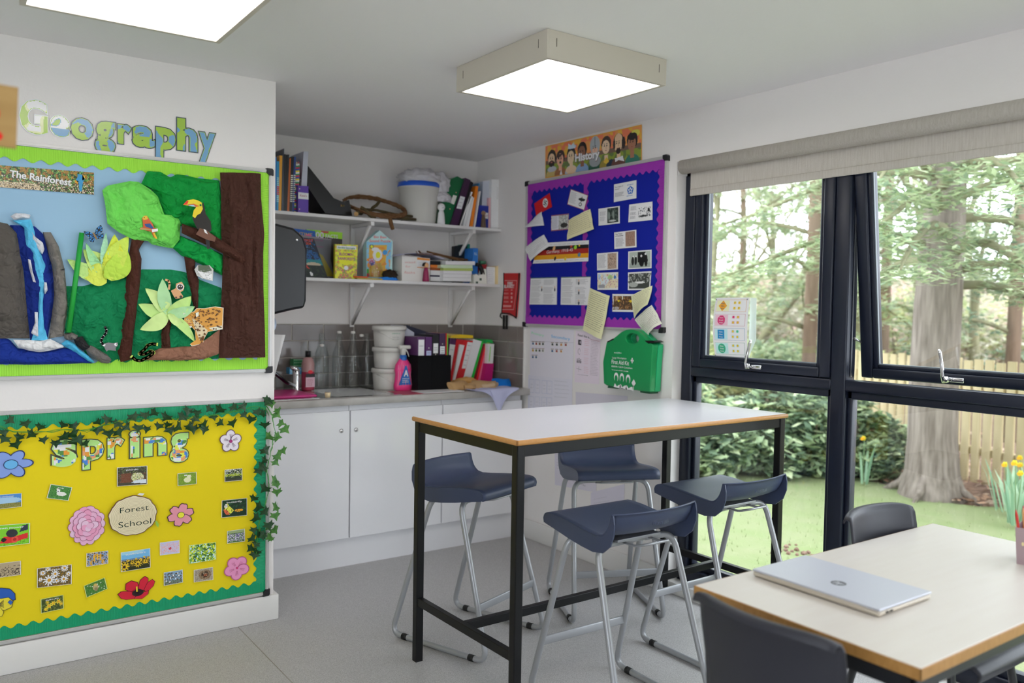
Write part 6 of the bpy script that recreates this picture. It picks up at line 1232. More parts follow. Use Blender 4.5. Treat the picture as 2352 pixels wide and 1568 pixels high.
p = X4(1108, 519, 4.41); doll('dark brown figure before the blue magazine file', (p.x, 4.40, ZS), .105, .017, '5a4636', '9a7c5e', 1.1, hh=.22)
def rs(name, label, cat, top, base, col, Y=4.43, dep=.2, deco=None, k=1.6): return slab(name, label, cat, A2(base[0], base[1], top[1], top[0]), Y, dep, col, 'files and books at the right of the upper shelf', ZS, deco=deco, k=k)
def labl(mb, P, fr, c='d5d5e4', v0=.42, v1=.66): spl(c, .1, .9, v0, v1, 2)(mb, P, fr)
slab('magazine_file', 'dark green magazine file leaning beside the bucket', 'magazine file', A2((1000, 1195), (1200, 1210), (1470, 420), (1340, 350), (1225, 400), (1000, 1000)), 4.445, .2, '0f5a34', 'files and books at the right of the upper shelf', ZS, deco=lambda mb, P, fr: [flat(mb, pxl(A2((1205, 830), (1275, 860), (1330, 705), (1262, 685)), 4.445), fr, .0008, 'd8d8cc', 1.4), flat(mb, ell(*pxl(A2((1312, 642)), 4.445)[0], .004), fr, .0008, 'd0b090'), flat(mb, ell(*pxl(A2((1203, 938)), 4.445)[0], .004), fr, .0008, 'd0b090')])
rs('lever_arch_file', 'purple-black file leaning on the green one', 'file', ((1480, 378), (1580, 420)), ((1210, 1212), (1345, 1220)), '351c38', deco=lambda mb, P, fr: spl('c9cbe0', .1, .85, .36, .62, 3)(mb, P, fr))
rs('lever_arch_file', 'black file leaning right of the purple one', 'file', ((1584, 440), (1625, 470)), ((1348, 1222), (1372, 1224)), '121214')
rs('document', 'pair of white booklets leaning in the row', 'booklet', ((1590, 625), (1612, 640)), ((1376, 1226), (1395, 1228)), 'dcd6d8'); rs('document', 'white booklet with a red mark', 'booklet', ((1560, 705), (1620, 715)), ((1440, 1215), (1475, 1218)), 'e2dfdc'); rs('document', 'third white booklet beside the orange book', 'booklet', ((1622, 730), (1640, 735)), ((1480, 1218), (1545, 1222)), 'd2cecb')
rs('book', 'orange book leaning in the row', 'book', ((1668, 525), (1718, 530)), ((1562, 1192), (1612, 1196)), 'd0701c'); rs('book', 'teal book behind the orange one', 'book', ((1720, 475), (1742, 480)), ((1616, 1200), (1640, 1205)), '2a6c98', Y=4.45); rs('document', 'thin white leaflet leaning on the blue magazine file', 'booklet', ((1742, 615), (1760, 620)), ((1640, 1210), (1660, 1212)), 'dccfcc', Y=4.42)
rs('magazine_file', 'navy blue magazine file with a white label', 'magazine file', ((1735, 872), (1898, 885)), ((1665, 1262), (1890, 1275)), '1c2a80', deco=lambda mb, P, fr: (flat(mb, pxl(A2((1815, 1105), (1888, 1118), (1890, 1010), (1818, 1000)), 4.43), fr, .0008, 'd8d4dc', 1.4), text(mb, 'ART', pxl(A2((1825, 1075)), 4.43)[0], pxl(A2((1885, 1080)), 4.43)[0], .010, fr, .0012, 'b8283c', .0, 1.2)))
rs('plastic_wallet', 'clear plastic wallets standing in the blue magazine file', 'folder', ((1800, 440), (1945, 430)), ((1760, 880), (1900, 885)), 'a9adb8', Y=4.46, dep=.15)
rs('plastic_wallet', 'clear wallet with red print next to the white box file', 'folder', ((1900, 740), (1950, 735)), ((1895, 1265), (1942, 1270)), 'c09a9e', Y=4.44)
def wbf(mb, P, fr):
    for i in range(7):
        for j in range(3): c = pxl(A2((2050+j*18, 560+i*32)), 4.43)[0]; flat(mb, ell(c[0], c[1], .0012, .003, 8), fr, .0008, 'a9a6a2', 1)
rs('box_file', 'white box file at the right end of the upper shelf', 'box file', ((1955, 405), (2125, 415)), ((1945, 1280), (2105, 1290)), 'd2d2d2', deco=wbf, dep=.22)
# ------------------------------------------------------------ lower shelf
def s3(name, label, cat, px, col, Y=4.47, dep=.012, grp=None, deco=None, k=1.6, zb=ZL): return slab(name, label, cat, px, Y, dep, col, grp, zb, m=INK, deco=deco, k=k)
GC2 = 'books on the lower shelf'
s3('envelope', 'manila envelope standing behind the books', 'envelope', A3((60, 140), (265, 170), (262, 1010), (60, 1000)), 'c9a988', 4.60, .004)
s3('book', 'tall lime-topped book reading 100 FACTS', 'book', A3((655, 207), (1305, 266), (1295, 1075), (655, 1020)), '2e2620', 4.56, .012, GC2, lambda mb, P, fr: (flat(mb, pxl(A3((655, 207), (1305, 266), (1303, 388), (655, 300)), 4.56), fr, .0008, '8cc11e', 1.6), text(mb, '100', pxl(A3((770, 355)), 4.56)[0], pxl(A3((970, 368)), 4.56)[0], .034, fr, .0014, 'e4ead8', .03, 1.6), text(mb, 'FACTS', pxl(A3((1000, 362)), 4.56)[0], pxl(A3((1222, 375)), 4.56)[0], .021, fr, .0014, 'e4ead8', .02, 1.6), flat(mb, pxl(A3((920, 235), (1055, 248), (1053, 280), (920, 268)), 4.56), fr, .0012, 'b0403c', 1.4)))
s3('book', 'blue book with MARITIME in gold letters', 'book', A3((265, 170), (818, 240), (815, 1050), (265, 1040)), '0f4f9c', 4.53, .012, GC2, lambda mb, P, fr: (text(mb, 'MARITIME', pxl(A3((320, 300)), 4.53)[0], pxl(A3((760, 345)), 4.53)[0], .020, fr, .0012, 'b89a5a', .005, 1.6), flat(mb, ell(*pxl(A3((690, 320)), 4.53)[0], .018, .007), fr, .0016, 'e0508c', 1.5)))
s3('book', 'grey poetry book leaning behind the forest book', 'book', A3((545, 305), (1108, 390), (1090, 740), (1168, 1075), (560, 1055)), '55565c', 4.50, .012, GC2, lambda mb, P, fr: (flat(mb, pxl(A3((545, 303), (1108, 388), (1106, 400), (545, 350)), 4.50), fr, .0008, '9a9096'), flat(mb, pxl(A3((860, 620), (950, 680), (1160, 1060), (1000, 1050)), 4.50), fr, .0008, '8a7e2c', 1.2), text(mb, 'earthspeed', pxl(A3((800, 410)), 4.50)[0], pxl(A3((955, 425)), 4.50)[0], .009, fr, .001, '8a3c6a', .0, 1.2), text(mb, 'earthspeed', pxl(A3((830, 525)), 4.50)[0], pxl(A3((960, 535)), 4.50)[0], .009, fr, .001, '8a3c6a', .0, 1.2)))
def forest(mb, P, fr):
    w, h = .30, .255; Q = pxl(A3((280, 1045), (1035, 1070), (775, 385), (270, 325)), 4.468); T = quadmap(Q, w, h, frame((0, 0, 0), (1, 0, 0), (0, 0, 1), (0, -1, 0)))
    T2 = quadmap(Q, w, h, FBk(4.468))
    paint(mb, w, h, .0035, T2, [('r', 0, 0, 1, 1, '0c1c30'), ('r', 0, .38, 1, .7, '12508c'), ('r', 0, .32, 1, .45, '1c7a80'), ('n', 12, .05, .45, 1, ['0c2440', '1f6fb0', '08121f']), ('n', 9, .15, .45, .85, 3.3, '0a1a30'), ('e', .75, .33, .2, .05, 'b8a890'), ('r', 0, 0, 1, .3, '101c14'), ('n', 14, .15, 0, .28, '22301c'), ('p', [(.35, .38), (.45, .22), (.4, .22)], 'c0392c'), ('p', [(.5, .38), (.62, .2), (.55, .22)], 'c0392c')], .0012, 1.3)
    for s_, y, x0, x1, c, hh in (('WHERE THE FOREST', 425, 290, 775, 'c8431c', .013), ('MEETS THE SEA', 480, 330, 740, 'c8431c', .013), ('by the author', 530, 460, 680, '8aa0b8', .005)): text(mb, s_, pxl(A3((x0, y-25)), 4.468)[0], pxl(A3((x1, y+8)), 4.468)[0], hh, FBk(4.468), .0022, c, .005, 1.6)
    flat(mb, pxl(A3((712, 980), (730, 968), (770, 1000), (775, 1042), (735, 1045)), 4.468), FBk(4.468), .002, 'ddd6cc', 1.5)
s3('book', 'large dark book about a forest meeting the sea', 'book', A3((272, 325), (790, 375), (1045, 1072), (272, 1050)), '10151c', 4.468, .010, GC2, forest)
def bloom(mb, P, fr):
    w, h = .125, .205; Q = [P[3], P[2], P[1], P[0]]; T2 = quadmap([P[3], P[2], P[1], P[0]], w, h, FBk(4.43))
    paint(mb, w, h, .0028, T2, [('r', 0, 0, 1, 1, 'c8cc3a'), ('n', 9, -.05, 0, 1, ['7ab03c', 'd8c22c', 'c05a3c', '9ac24a', 'd07a5c']), ('e', .5, .6, .36, .2, 'dbc81c'), ('r', .06, .86, .94, .96, 'dfe6dc'), ('n', 8, .1, 0, .4, 2.2, ['4f9a3c', 'c0506a', 'd8a83c', 'b04a5a']), ('e', .5, .32, .1, .06, 'e4e4dc')], .0008, 1.6)
    for s_, v_, u0, u1, c, hh in (('Horrible Geography', .885, .12, .9, '2c7a5c', .009), ('BLOOMIN', .68, .18, .82, '8c3a7c', .016), ('RAINFORESTS', .55, .12, .9, '8c3a7c', .015)): text(mb, s_, (P[3][0]+(P[2][0]-P[3][0])*u0, P[3][1]+(P[0][1]-P[3][1])*v_), (P[3][0]+(P[2][0]-P[3][0])*u1, P[3][1]+(P[0][1]-P[3][1])*v_), hh, FBk(4.43), .0018, c, .02, 1.5)
s3('book', 'small yellow and green rainforest book facing out', 'book', A3((1175, 472), (1580, 490), (1562, 1095), (1170, 1082)), 'c8c22c', 4.43, .02, GC2, bloom)
def house(mb, P, fr):
    Q = pxl(A3((1745, 1060), (2140, 1075), (2195, 430), (1740, 430)), 4.50); T2 = quadmap(Q, .16, .22, FBk(4.50))
    paint(mb, .16, .22, .003, T2, [('r', 0, 0, 1, 1, '7fb4d8'), ('r', .1, .0, .82, .9, 'e0a23c'), ('n', 9, .15, 0, .85, 'd0883a'), ('e', .45, .62, .2, .17, 'e2e0d0'), ('e', .47, .62, .1, .09, 'dfd02c'), ('e', .75, .7, .1, .07, '3f8cc4'), ('e', .2, .86, .09, .06, '2a3c54'), ('e', .2, .86, .06, .04, 'd8d02c'), ('r', 0, .1, .1, .22, '3c9a3c'), ('r', 0, 0, .12, .1, 'b03038'), ('e', .22, .42, .14, .1, ['3458a0', 'c23c4c', 'e0e0e6']), ('e', .35, .78, .15, .06, 'e6dcd8')], .0008, 1.5)
    fr5 = FBk(4.50)
    for s_, y, x0, x1, hh in (('Big Ben', 365, 1870, 2095, .014), ('Sound Puzzle', 438, 1790, 2170, .016)): text(mb, s_, pxl(A3((x0, y)), 4.50)[0], pxl(A3((x1, y+6)), 4.50)[0], hh, fr5, .0016, 'd07a80', .02, 1.5)
s3('puzzle_box', 'house-shaped puzzle box with a pointed roof', 'puzzle box', A3((1742, 1058), (1738, 430), (1975, 225), (2212, 425), (2200, 1080)), 'a9c8de', 4.50, .05, None, house)
pj = X4(865, 636, 4.42); t = thing('glass_jar', 'empty glass jar in front of the puzzle box', 'jar', (pj.x, 4.425, ZL)); MB().lathe([(0, .001), (.036, .001), (.040, .006), (.040, .075), (.032, .09), (.033, .10)], (pj.x, 4.435, ZL), 24).build('jar_wall', bg_, t)
tag(MB().ink('a58c1c', 1.3).rbox(2.04, 2.20, 4.395, 4.44, ZL, ZL+.008, .001).build('notebook', PLAST), 'yellow-edged notebook lying flat before the jar', 'notebook')
tag(MB().ink('e8521c', 1.5).tube([(2.02, 4.40, ZL+.013), (2.105, 4.405, ZL+.013), (2.118, 4.406, ZL+.013)], [.0038, .0038, .0008], 7).build('pencil', PLAST), 'orange pencil lying on the yellow notebook', 'pencil')
lump('fir_cone', 'dark spiky fir cone beside the puzzle box', 'fir cone', (2.265, 4.43, ZL+.028), (.045, .03, .032), '3a3026', n=7, amp=.5, k=1)
lump('blue_glove', 'bright blue crumpled glove on the shelf edge', 'glove', (2.24, 4.405, ZL+.008), (.065, .012, .010), '2a78c8', seed=6)
# white box etc
def wb(mb, P, fr):
    f = FBk(4.44)
    for s_, y, x0, x1, hh in (('mixed', 600, 215, 380, .012), ('for', 670, 225, 310, .012), ('flasks', 770, 205, 375, .014)): text(mb, s_, pxl(A4((x0, y)), 4.44)[0], pxl(A4((x1, y)), 4.44)[0], hh, f, .0008, 'c86a6a', -.01, 1.3)
    flat(mb, pxl(A4((415, 505), (622, 525), (620, 690), (413, 672)), 4.44), f, .0006, 'dcd8d2', 1.6); flat(mb, pxl(A4((415, 507), (620, 527), (619, 560), (414, 543)), 4.44), f, .001, 'd88a3c', 1.4); flat(mb, pxl(A4((413, 660), (620, 678), (620, 690), (413, 672)), 4.44), f, .001, 'd88a3c', 1.4)
    lines(mb, *[pxl(A4((x, 640)), 4.44)[0][0] for x in (430, 600)], pxl(A4((430, 590)), 4.44)[0][1], pxl(A4((430, 645)), 4.44)[0][1], 3, f, .001)
s3('cardboard_box', 'white box with red handwriting and an orange label', 'box', A4((168, 480), (625, 520), (620, 880), (163, 885)), 'c9c5c0', 4.44, .16, None, wb)
q = MB().ink('b9b7cc', 1.5)
P0 = [pxl(A4((x, y)), 4.46)[0] for x, y in ((20, 500), (160, 470), (300, 455), (480, 460), (640, 480), (820, 555))]
def pap(u, v):
    p = resample(P0, u); return Vector((p[0], 4.42+.20*v, p[1]+.006+.006*NZ.noise(Vector((u*8, v*4, 1)))-.0*v))
q.grid(pap, 30, 10, True); tag(q.build('paper_sheets', INKM, solid=.001), 'crumpled lilac-white papers lying over the white box', 'paper')
def stack(y0, y1, x0, x1, col, label, cat, Y=4.41, dep=.2, k=1.6, name='exercise_book'): s3(name, label, cat, A4((x0, y0), (x1, y0+8), (x1, y1+8), (x0, y1)), col, Y, dep, 'stack of books and paper on the lower shelf', None, k, None)
zb_ = lambda: None
stack(835, 893, 835, 1300, 'dddce6', 'thick white paper block at the bottom of the stack', 'paper block'); stack(775, 832, 838, 1300, 'd9d8e4', 'second white paper block in the stack', 'paper block'); stack(722, 772, 842, 1310, 'dfdee8', 'third white paper block under the green book', 'paper block')
stack(680, 719, 846, 1325, '9cae5c', 'olive green book in the stack', 'book'); stack(625, 677, 800, 1320, 'b4c4a8', 'pale green book above the olive one', 'book'); stack(562, 622, 880, 1360, 'dcdbe8', 'white papers topping the stack', 'paper block')
for (y0, y1, c, lb) in ((820, 890, 'd5d0d2', 'white book spine with red marks, lowest of the side pile'), (795, 818, '26243c', 'navy book in the side pile'), (715, 792, 'cfc9c8', 'grey-white book in the side pile'), (672, 712, '8a4620', 'dull brown book below the orange one in the side pile'), (625, 668, 'd0702c', 'bright orange book low in the side pile'), (560, 622, '18191e', 'black book on top of the side pile')): stack(y0, y1, 632, 838 if y0 > 700 else 795, c, lb, 'book', Y=4.45, dep=.16)
p = X4(981, 645, 4.40); doll('peg doll in a maroon dress before the book pile', (p.x, 4.415, ZL), .115, .020, '8a1f4c', 'd8a878', 1.3, hair='15130f', hh=.24)
t = thing('twig_bundle', 'bundle of thin reddish twigs lying on the stack', 'twigs', (2.6, 4.44, 1.67))
for i, pts in enumerate((((400, 405), (420, 450), (640, 460), (900, 490), (1240, 560)), ((575, 410), (800, 470), (1000, 520), (1180, 575)), ((440, 400), (480, 440), (760, 465), (1050, 545), (1230, 550)), ((700, 440), (860, 480), (1100, 530), (1240, 545)))):
    MB().tube([on(*A4(q_)[0], 1, 4.42+.015*i) for q_ in pts], .0055 if i else .0025, 7).build('twig', tw, t)
s3('book', 'black book with a teal spine behind the twigs', 'book', A4((1020, 322), (1238, 285), (1235, 900), (1020, 900)), '141c22', 4.56, .03, GC2); s3('book', 'teal spined book beside the black one', 'book', A4((1240, 285), (1280, 290), (1276, 900), (1236, 900)), '1f7a6c', 4.55, .12, GC2); s3('book', 'dark olive book between the teal and blue ones', 'book', A4((1284, 355), (1330, 358), (1326, 900), (1282, 900)), '4c4a34', 4.55, .12, GC2)
s3('magazine_file', 'blue magazine file with pale lettering behind the stack', 'magazine file', A4((1335, 352), (1412, 356), (1400, 925), (1295, 920)), '2a6ab4', 4.46, .18, None, lambda mb, P, fr: text(mb, 'NL', pxl(A4((1350, 470)), 4.46)[0], pxl(A4((1395, 470)), 4.46)[0], .018, FBk(4.46), .001, 'a9c4e4', .0, 1.5))
s3('storage_tin', 'red and blue tin with a green roll on top', 'tin', A4((1440, 620), (1558, 620), (1550, 760), (1440, 760)), 'b02c38', 4.52, .06, None, None, 1.4, None); tag(MB().ink('3c7a5c', 1.2).tube([on(*A4((1440, 590))[0], 1, 4.5), on(*A4((1525, 590))[0], 1, 4.5)], .012, 12).build('tape_roll', PLAST), 'green and white roll on the red tin', 'roll')
mb = MB().ink('121214').tube(smoothpath([on(*A4(q_)[0], 1, 4.42) for q_ in ((1380, 620), (1430, 625), (1470, 700), (1490, 785))], .02, 4), .009, 8, rb=1.6); tag(mb.build('tape_dispenser', PLAST), 'black curved tape dispenser arm by the blue file', 'tape dispenser')
def orn(mb, P, fr):
    for x, y in ((1435, 845), (1375, 900)): flat(mb, pxl(A4((x, y), (x+35, y), (x+35, y+38), (x, y+38)), 4.41), FBk(4.41), .0008, '3c5a4c')
s3('house_ornament', 'small white house ornament with green window', 'ornament', A4((1345, 925), (1348, 790), (1385, 775), (1415, 800), (1490, 780), (1510, 690), (1545, 700), (1558, 930)), 'cfd0c4', 4.41, .05, None, orn, 1.5)
s3('certificate', 'white framed certificate with small print', 'certificate', A4((1562, 660), (1700, 668), (1700, 935), (1560, 930)), 'cfccd0', 4.43, .012, None, lambda mb, P, fr: lines(mb, P[0][0]+.008, P[1][0]-.01, P[0][1]-.012, P[3][1]+.02, 7, fr, .0008, '6a6a74'), 1.5)
s3('framed_picture', 'white and yellow edged frame by the right wall', 'frame', A4((1704, 660), (1750, 640), (1748, 940), (1702, 935)), 'cdb98c', 4.42, .14, None, None, 1.5)
# ------------------------------------------------------------ towel dispenser and notice on the alcove side wall
dm = mat('smoked_plastic', '101014', .3, spec=.5); t = thing('towel_dispenser', 'smoked plastic paper towel dispenser on the side of the display wall', 'towel dispenser', (1.39, 3.9, 1.40))
def rr(x0, x1, y0, y1, r, n=6): return [(cx+r*cos(a0+pi/2*i/n), cy+r*sin(a0+pi/2*i/n)) for cx, cy, a0 in ((x1-r, y1-r, 0), (x0+r, y1-r, pi/2), (x0+r, y0+r, pi), (x1-r, y0+r, 3*pi/2)) for i in range(n+1)]
prof = [(XP+.001, 1.335), (1.44, 1.375), (1.495, 1.385), (1.505, 1.42), (1.508, 1.66), (1.49, 1.72), (1.44, 1.76), (XP+.001, 1.79)]
MB().prism(prof, FBk(3.80), -.30, 0).build('dispenser_cover', dm, t, bev=.012)
MB().lathe([(0, 0), (.007, 0), (.007, .002), (0, .002)], M=Matrix.Translation((1.455, 3.799, 1.705))@Matrix.Rotation(pi/2, 4, 'X'), n=14).build('keyhole', chrome, t)
q = MB().ink('aebbe0', 1.5); q.grid(lambda u, v: Vector((1.30+.075*u+.02*sin(v*3), 3.93+.03*sin(u*4+v*2), 1.355-.12*v*(1-.4*abs(u-.6)))), 8, 10, True); q.build('blue_towel', INKM, t)
q = MB().ink('d8d8e2', 1.5); q.grid(lambda u, v: Vector((XP+.006+.10*u*(.25+v)*(.9-.1*u), 3.70+.16*(1-.2*u)-.08*u, .95+.31*v)), 8, 12, True); tag(q.build('curled_notice', INKM, solid=.0006), 'white notice curling off the side wall above the sink', 'notice')

# ------------------------------------------------------------ right wall: history display
KR = 1.5
def PRf(off):
    def f(x, y): p = on(x, y, 0, XR-off); return (-p.y, p.z)
    return f
PR = PRf(.014); PR0 = PRf(.0)
B1 = lambda *pts: [PR(1190+x*.18491, 270+y*.18491) for x, y in pts]
B2 = lambda *pts: [PR(1190+x*.15731, 540+y*.15731) for x, y in pts]
B3 = lambda *pts: [PR0(1190+x*.15731, 730+y*.15731) for x, y in pts]
hb = board(FR, -4.113, -2.938, 1.292, 2.166, 'display_board', 'blue history display board with a purple border on the right wall', (XR, 3.52, 1.292), backcol='14249a', km=1.1, bw=.016)
PU = '9a3aa8'
bm_ = MB().ink(PU, 1.15)
border(bm_, FR, -4.098, 2.150, 1.145, .050, True, -1, .047, .0056, n=.0115); border(bm_, FR, -4.098, 1.308, 1.145, .046, True, 1, .047, .0056, n=.0115)
border(bm_, FR, -2.953, 1.34, .78, .046, False, -1, .047, .0056, n=.0108); border(bm_, FR, -4.098, 1.34, .78, .044, False, 1, .047, .0056, n=.0108); border(bm_, FR, -3.575, 1.34, .79, .036, False, 1, .047, .0056, n=.0108)
bm_.build('scalloped_border', INKM, hb)
def rcard(label, P, shapes, k=KR, res=.0026, n0=.0125, lns=None, extra=None, edge='e4e4e6', name='history_sheet', cat='printed sheet', grp='sheets on the history board', m=INK, cap=None):
    def ex(mb, T, w, h, n):
        if lns:
            for (u0, u1, v1, v0, c) in lns: lines(mb, w*u0, w*u1, h*v1, h*v0, c, T, n, '6a6a70', 1, .0014)
        if extra: extra(mb, T, w, h, n)
    return card(name, label, P, shapes, FR, n0, k=k, res=res, m=m, edge=edge, cat=cat, grp=grp, extra=ex, cap=cap)
BW = ['3a3d3a', '8a8d88', 'c8cac4', '20221f']
def flagx(mb, T, w, h, n):
    c = (.66*w, .52*h); r = .33*h; flat(mb, [(c[0]+r*cos(a), c[1]+r*sin(a)) for a in [2*pi*i/24 for i in range(24)]], T, n, 'e0d8d8', KR)
    s = r*.17; q = lambda x, y: (c[0]+(x*.707-y*.707)*s, c[1]+(x*.707+y*.707)*s)
    for L in ([(-3, 0), (3, 0)], [(0, -3), (0, 3)], [(0, 3), (3, 3)], [(3, 0), (3, -3)], [(0, -3), (-3, -3)], [(-3, 0), (-3, 3)]): stroke(mb, [q(*L[0]), q(*L[1])], s*1.1, T, n+.0004, '1c1414')
rcard('red flag sheet from the 1930s at the top left of the history board', B1((222, 1215), (420, 1108), (390, 935), (198, 1068)), None, edge='b8141c', extra=flagx)
def eagle(mb, T, w, h, n):
    c = '2c3234'
    for P in ([(.5, .62), (.66, .70), (.93, .68), (.90, .60), (.82, .52), (.72, .50), (.70, .40), (.66, .50), (.50, .52)], [(.64, .72), (.70, .80), (.73, .72)]): flat(mb, [((u*.85+.13)*w, v*h) for u, v in P], T, n, c)
    flat(mb, [((.5+.42)*0+w*(.71+.085*cos(a)), h*(.28+.12*sin(a))) for a in [2*pi*i/20 for i in range(20)]], T, n, c); flat(mb, [(w*(.71+.055*cos(a)), h*(.28+.075*sin(a))) for a in [2*pi*i/20 for i in range(20)]], T, n+.0004, 'd8d8dc', KR)
rcard('white sheet with a spread eagle emblem, tilted clockwise', B1((608, 1078), (822, 1153), (872, 962), (652, 885)), None, edge='8a4a5a', lns=None, extra=lambda mb, T, w, h, n: (flat(mb, [(.03*w, .04*h), (.97*w, .04*h), (.97*w, .96*h), (.03*w, .96*h)], T, n-.0003, 'd8d8dc', KR), lines(mb, .07*w, .45*w, .84*h, .2*h, 11, T, n, '6c6c74', 1, .0012), eagle(mb, T, w, h, n+.0004)))
rcard('small sheet with text beside a grey crowd photo', B1((408, 1410), (622, 1390), (628, 1190), (412, 1214)), [('r', 0, 0, 1, 1, '8a4a5a'), ('r', .03, .05, .97, .95, 'c9c9d0'), ('r', .45, .07, .96, .93, '8e908c'), ('n', 12, 0, .07, .93, 9.1, 'b8b9b4'), ('r', .03, .05, .45, .95, 'c4c4cc'), ('e', .75, .3, .2, .15, '2c2c2a')], lns=[(.06, .42, .86, .16, 12)])
rcard('sheet reading The League of Nations with a blue star emblem', B1((1188, 1050), (1467, 1000), (1468, 776), (1190, 830)), None, edge='d4d6dc', lns=[(.06, .48, .48, .28, 6)], extra=lambda mb, T, w, h, n: (text(mb, 'The League of', (.05*w, .78*h), (.42*w, .80*h), .075*h, T, n, '3c3c40'), text(mb, 'Nations', (.05*w, .66*h), (.25*w, .67*h), .075*h, T, n, '3c3c40'), flat(mb, [(w*(.74+.155*cos(pi/2+a*pi/2.5)), h*(.5+.25*sin(pi/2+a*pi/2.5))) for a in range(5)], T, n, '2c62ac', KR), flat(mb, [(w*(.74+(.13 if i % 2 == 0 else .055)*cos(pi/2+i*pi/5)), h*(.5+(.21 if i % 2 == 0 else .09)*sin(pi/2+i*pi/5))) for i in range(10)], T, n+.0003, 'dfe3ec', KR), flat(mb, [(w*(.74+(.06 if i % 2 == 0 else .026)*cos(pi/2+i*pi/5)), h*(.5+(.10 if i % 2 == 0 else .042)*sin(pi/2+i*pi/5))) for i in range(10)], T, n+.0006, '2c62ac', KR), lines(mb, .60*w, .88*w, .80*h, .81*h, 1, T, n, '4c7ab8', 1.2, .003), lines(mb, .58*w, .88*w, .19*h, .20*h, 1, T, n, '4c7ab8', 1.2, .003)))
rcard('sheet with text and a dark building photo, left column', B1((1000, 1342), (1262, 1312), (1260, 1096), (998, 1132)), [('r', 0, 0, 1, 1, 'd6d6da'), ('r', .42, .08, .94, .93, '26302c'), ('n', 8, .05, .2, .93, 6.6, '4a5650'), ('r', 0, 0, .42, 1, 'd6d6da'), ('r', .94, 0, 1, 1, 'd6d6da'), ('e', .5, .5, .05, .25, '7a847e'), ('e', .7, .55, .04, .25, '7a847e'), ('e', .65, .2, .18, .05, 'b4b8b4')], lns=[(.07, .36, .78, .58, 5), (.07, .34, .48, .26, 5)])
rcard('sheet with a black and white cartoon drawing', B1((1368, 1300), (1667, 1270), (1667, 1042), (1380, 1080)), [('r', 0, 0, 1, 1, 'd8d9dd'), ('n', 13, .12, .2, .75, 3.1, '50545a'), ('r', 0, 0, .42, 1, 'd8d9dd'), ('r', .92, 0, 1, 1, 'd8d9dd'), ('e', .62, .38, .12, .13, 'e4e6e8'), ('e', .62, .28, .2, .05, '2a2c2e'), ('e', .85, .58, .05, .1, '202224')], lns=[(.07, .34, .85, .66, 5), (.07, .34, .52, .4, 4), (.07, .34, .3, .18, 4)])
rcard('sheet reading The Treaty of Versailles with a brown page photo', B2((1405, 202), (1727, 174), (1724, -80), (1402, -40)), [('r', 0, 0, 1, 1, 'd6d5d9'), ('r', .52, .08, .94, .93, '95796a'), ('n', 20, .1, .08, .93, 2.4, '84695c'), ('r', 0, 0, .52, 1, 'd6d5d9'), ('r', .94, 0, 1, 1, 'd6d5d9'), ('r', 0, 0, 1, .08, 'd6d5d9')], lns=[(.07, .47, .62, .14, 11)], extra=lambda mb, T, w, h, n: (text(mb, 'The Treaty', (.05*w, .84*h), (.38*w, .845*h), .07*h, T, n, '2c2c30', .02), text(mb, 'of Versailles', (.05*w, .73*h), (.42*w, .735*h), .07*h, T, n, '2c2c30', .02)))
rcard('sheet with text and a sepia group photo', B2((1152, 514), (1455, 498), (1457, 242), (1150, 266)), [('r', 0, 0, 1, 1, 'd2d0d6'), ('r', .52, .06, .94, .94, 'a38d7c'), ('n', 9, .1, .06, .94, 5.7, ['6d5a50', 'c0ab98']), ('r', 0, 0, .52, 1, 'd2d0d6'), ('r', .94, 0, 1, 1, 'd2d0d6')], lns=[(.06, .46, .88, .14, 15)])
rcard('photo of four men in black coats standing by a door', B2((1606, 496), (1946, 480), (1947, 210), (1608, 238)), [('r', 0, 0, 1, 1, 'd8dadc'), ('r', .05, .07, .95, .93, 'a0aaa0'), ('r', .05, .07, .95, .3, '8c968e'), ('r', .42, .35, .75, .9, '161818'), ('e', .2, .45, .06, .24, '1c1e1e'), ('e', .33, .45, .06, .24, '1c1e1e'), ('e', .58, .42, .11, .32, '121414'), ('e', .77, .44, .07, .34, '141616'), ('e', .22, .7, .03, .04, 'd8d8d4'), ('e', .34, .7, .03, .04, 'd8d8d4'), ('e', .57, .7, .04, .06, 'e4e4e0'), ('e', .75, .79, .04, .06, 'e4e4e0')])
rcard('map sheet in pale colours with a grey caption block', B2((1158, 798), (1457, 797), (1460, 537), (1156, 550)), [('r', 0, 0, 1, 1, 'd9d9dd'), ('r', .05, .07, .95, .93, 'c3cdd4'), ('n', 5, .0, .07, .93, 4.4, 'dcc8ae'), ('r', .05, .6, .14, .93, 'a2b8d8'), ('e', .62, .72, .12, .14, '9cc07c'), ('e', .7, .35, .2, .25, 'e0c2a4'), ('n', 16, .28, .1, .9, 7.7, 'b0808a'), ('e', .85, .72, .06, .1, '3c6ca4'), ('r', .07, .12, .36, .3, '8a8a8e')])
rcard('black and white photo of men seated at a table', B2((1602, 802), (1925, 800), (1944, 525), (1604, 543)), [('r', 0, 0, 1, 1, 'd8dadc'), ('r', .05, .08, .95, .93, '3a3e3a'), ('n', 9, .05, .4, .93, 8.2, ['8a8e88', '1a1c1a', 'b8bab4']), ('e', .5, .42, .25, .06, 'd0d2cc'), ('r', .3, .1, .36, .4, '1c1e1c'), ('e', .25, .3, .2, .14, '9a9e98')])
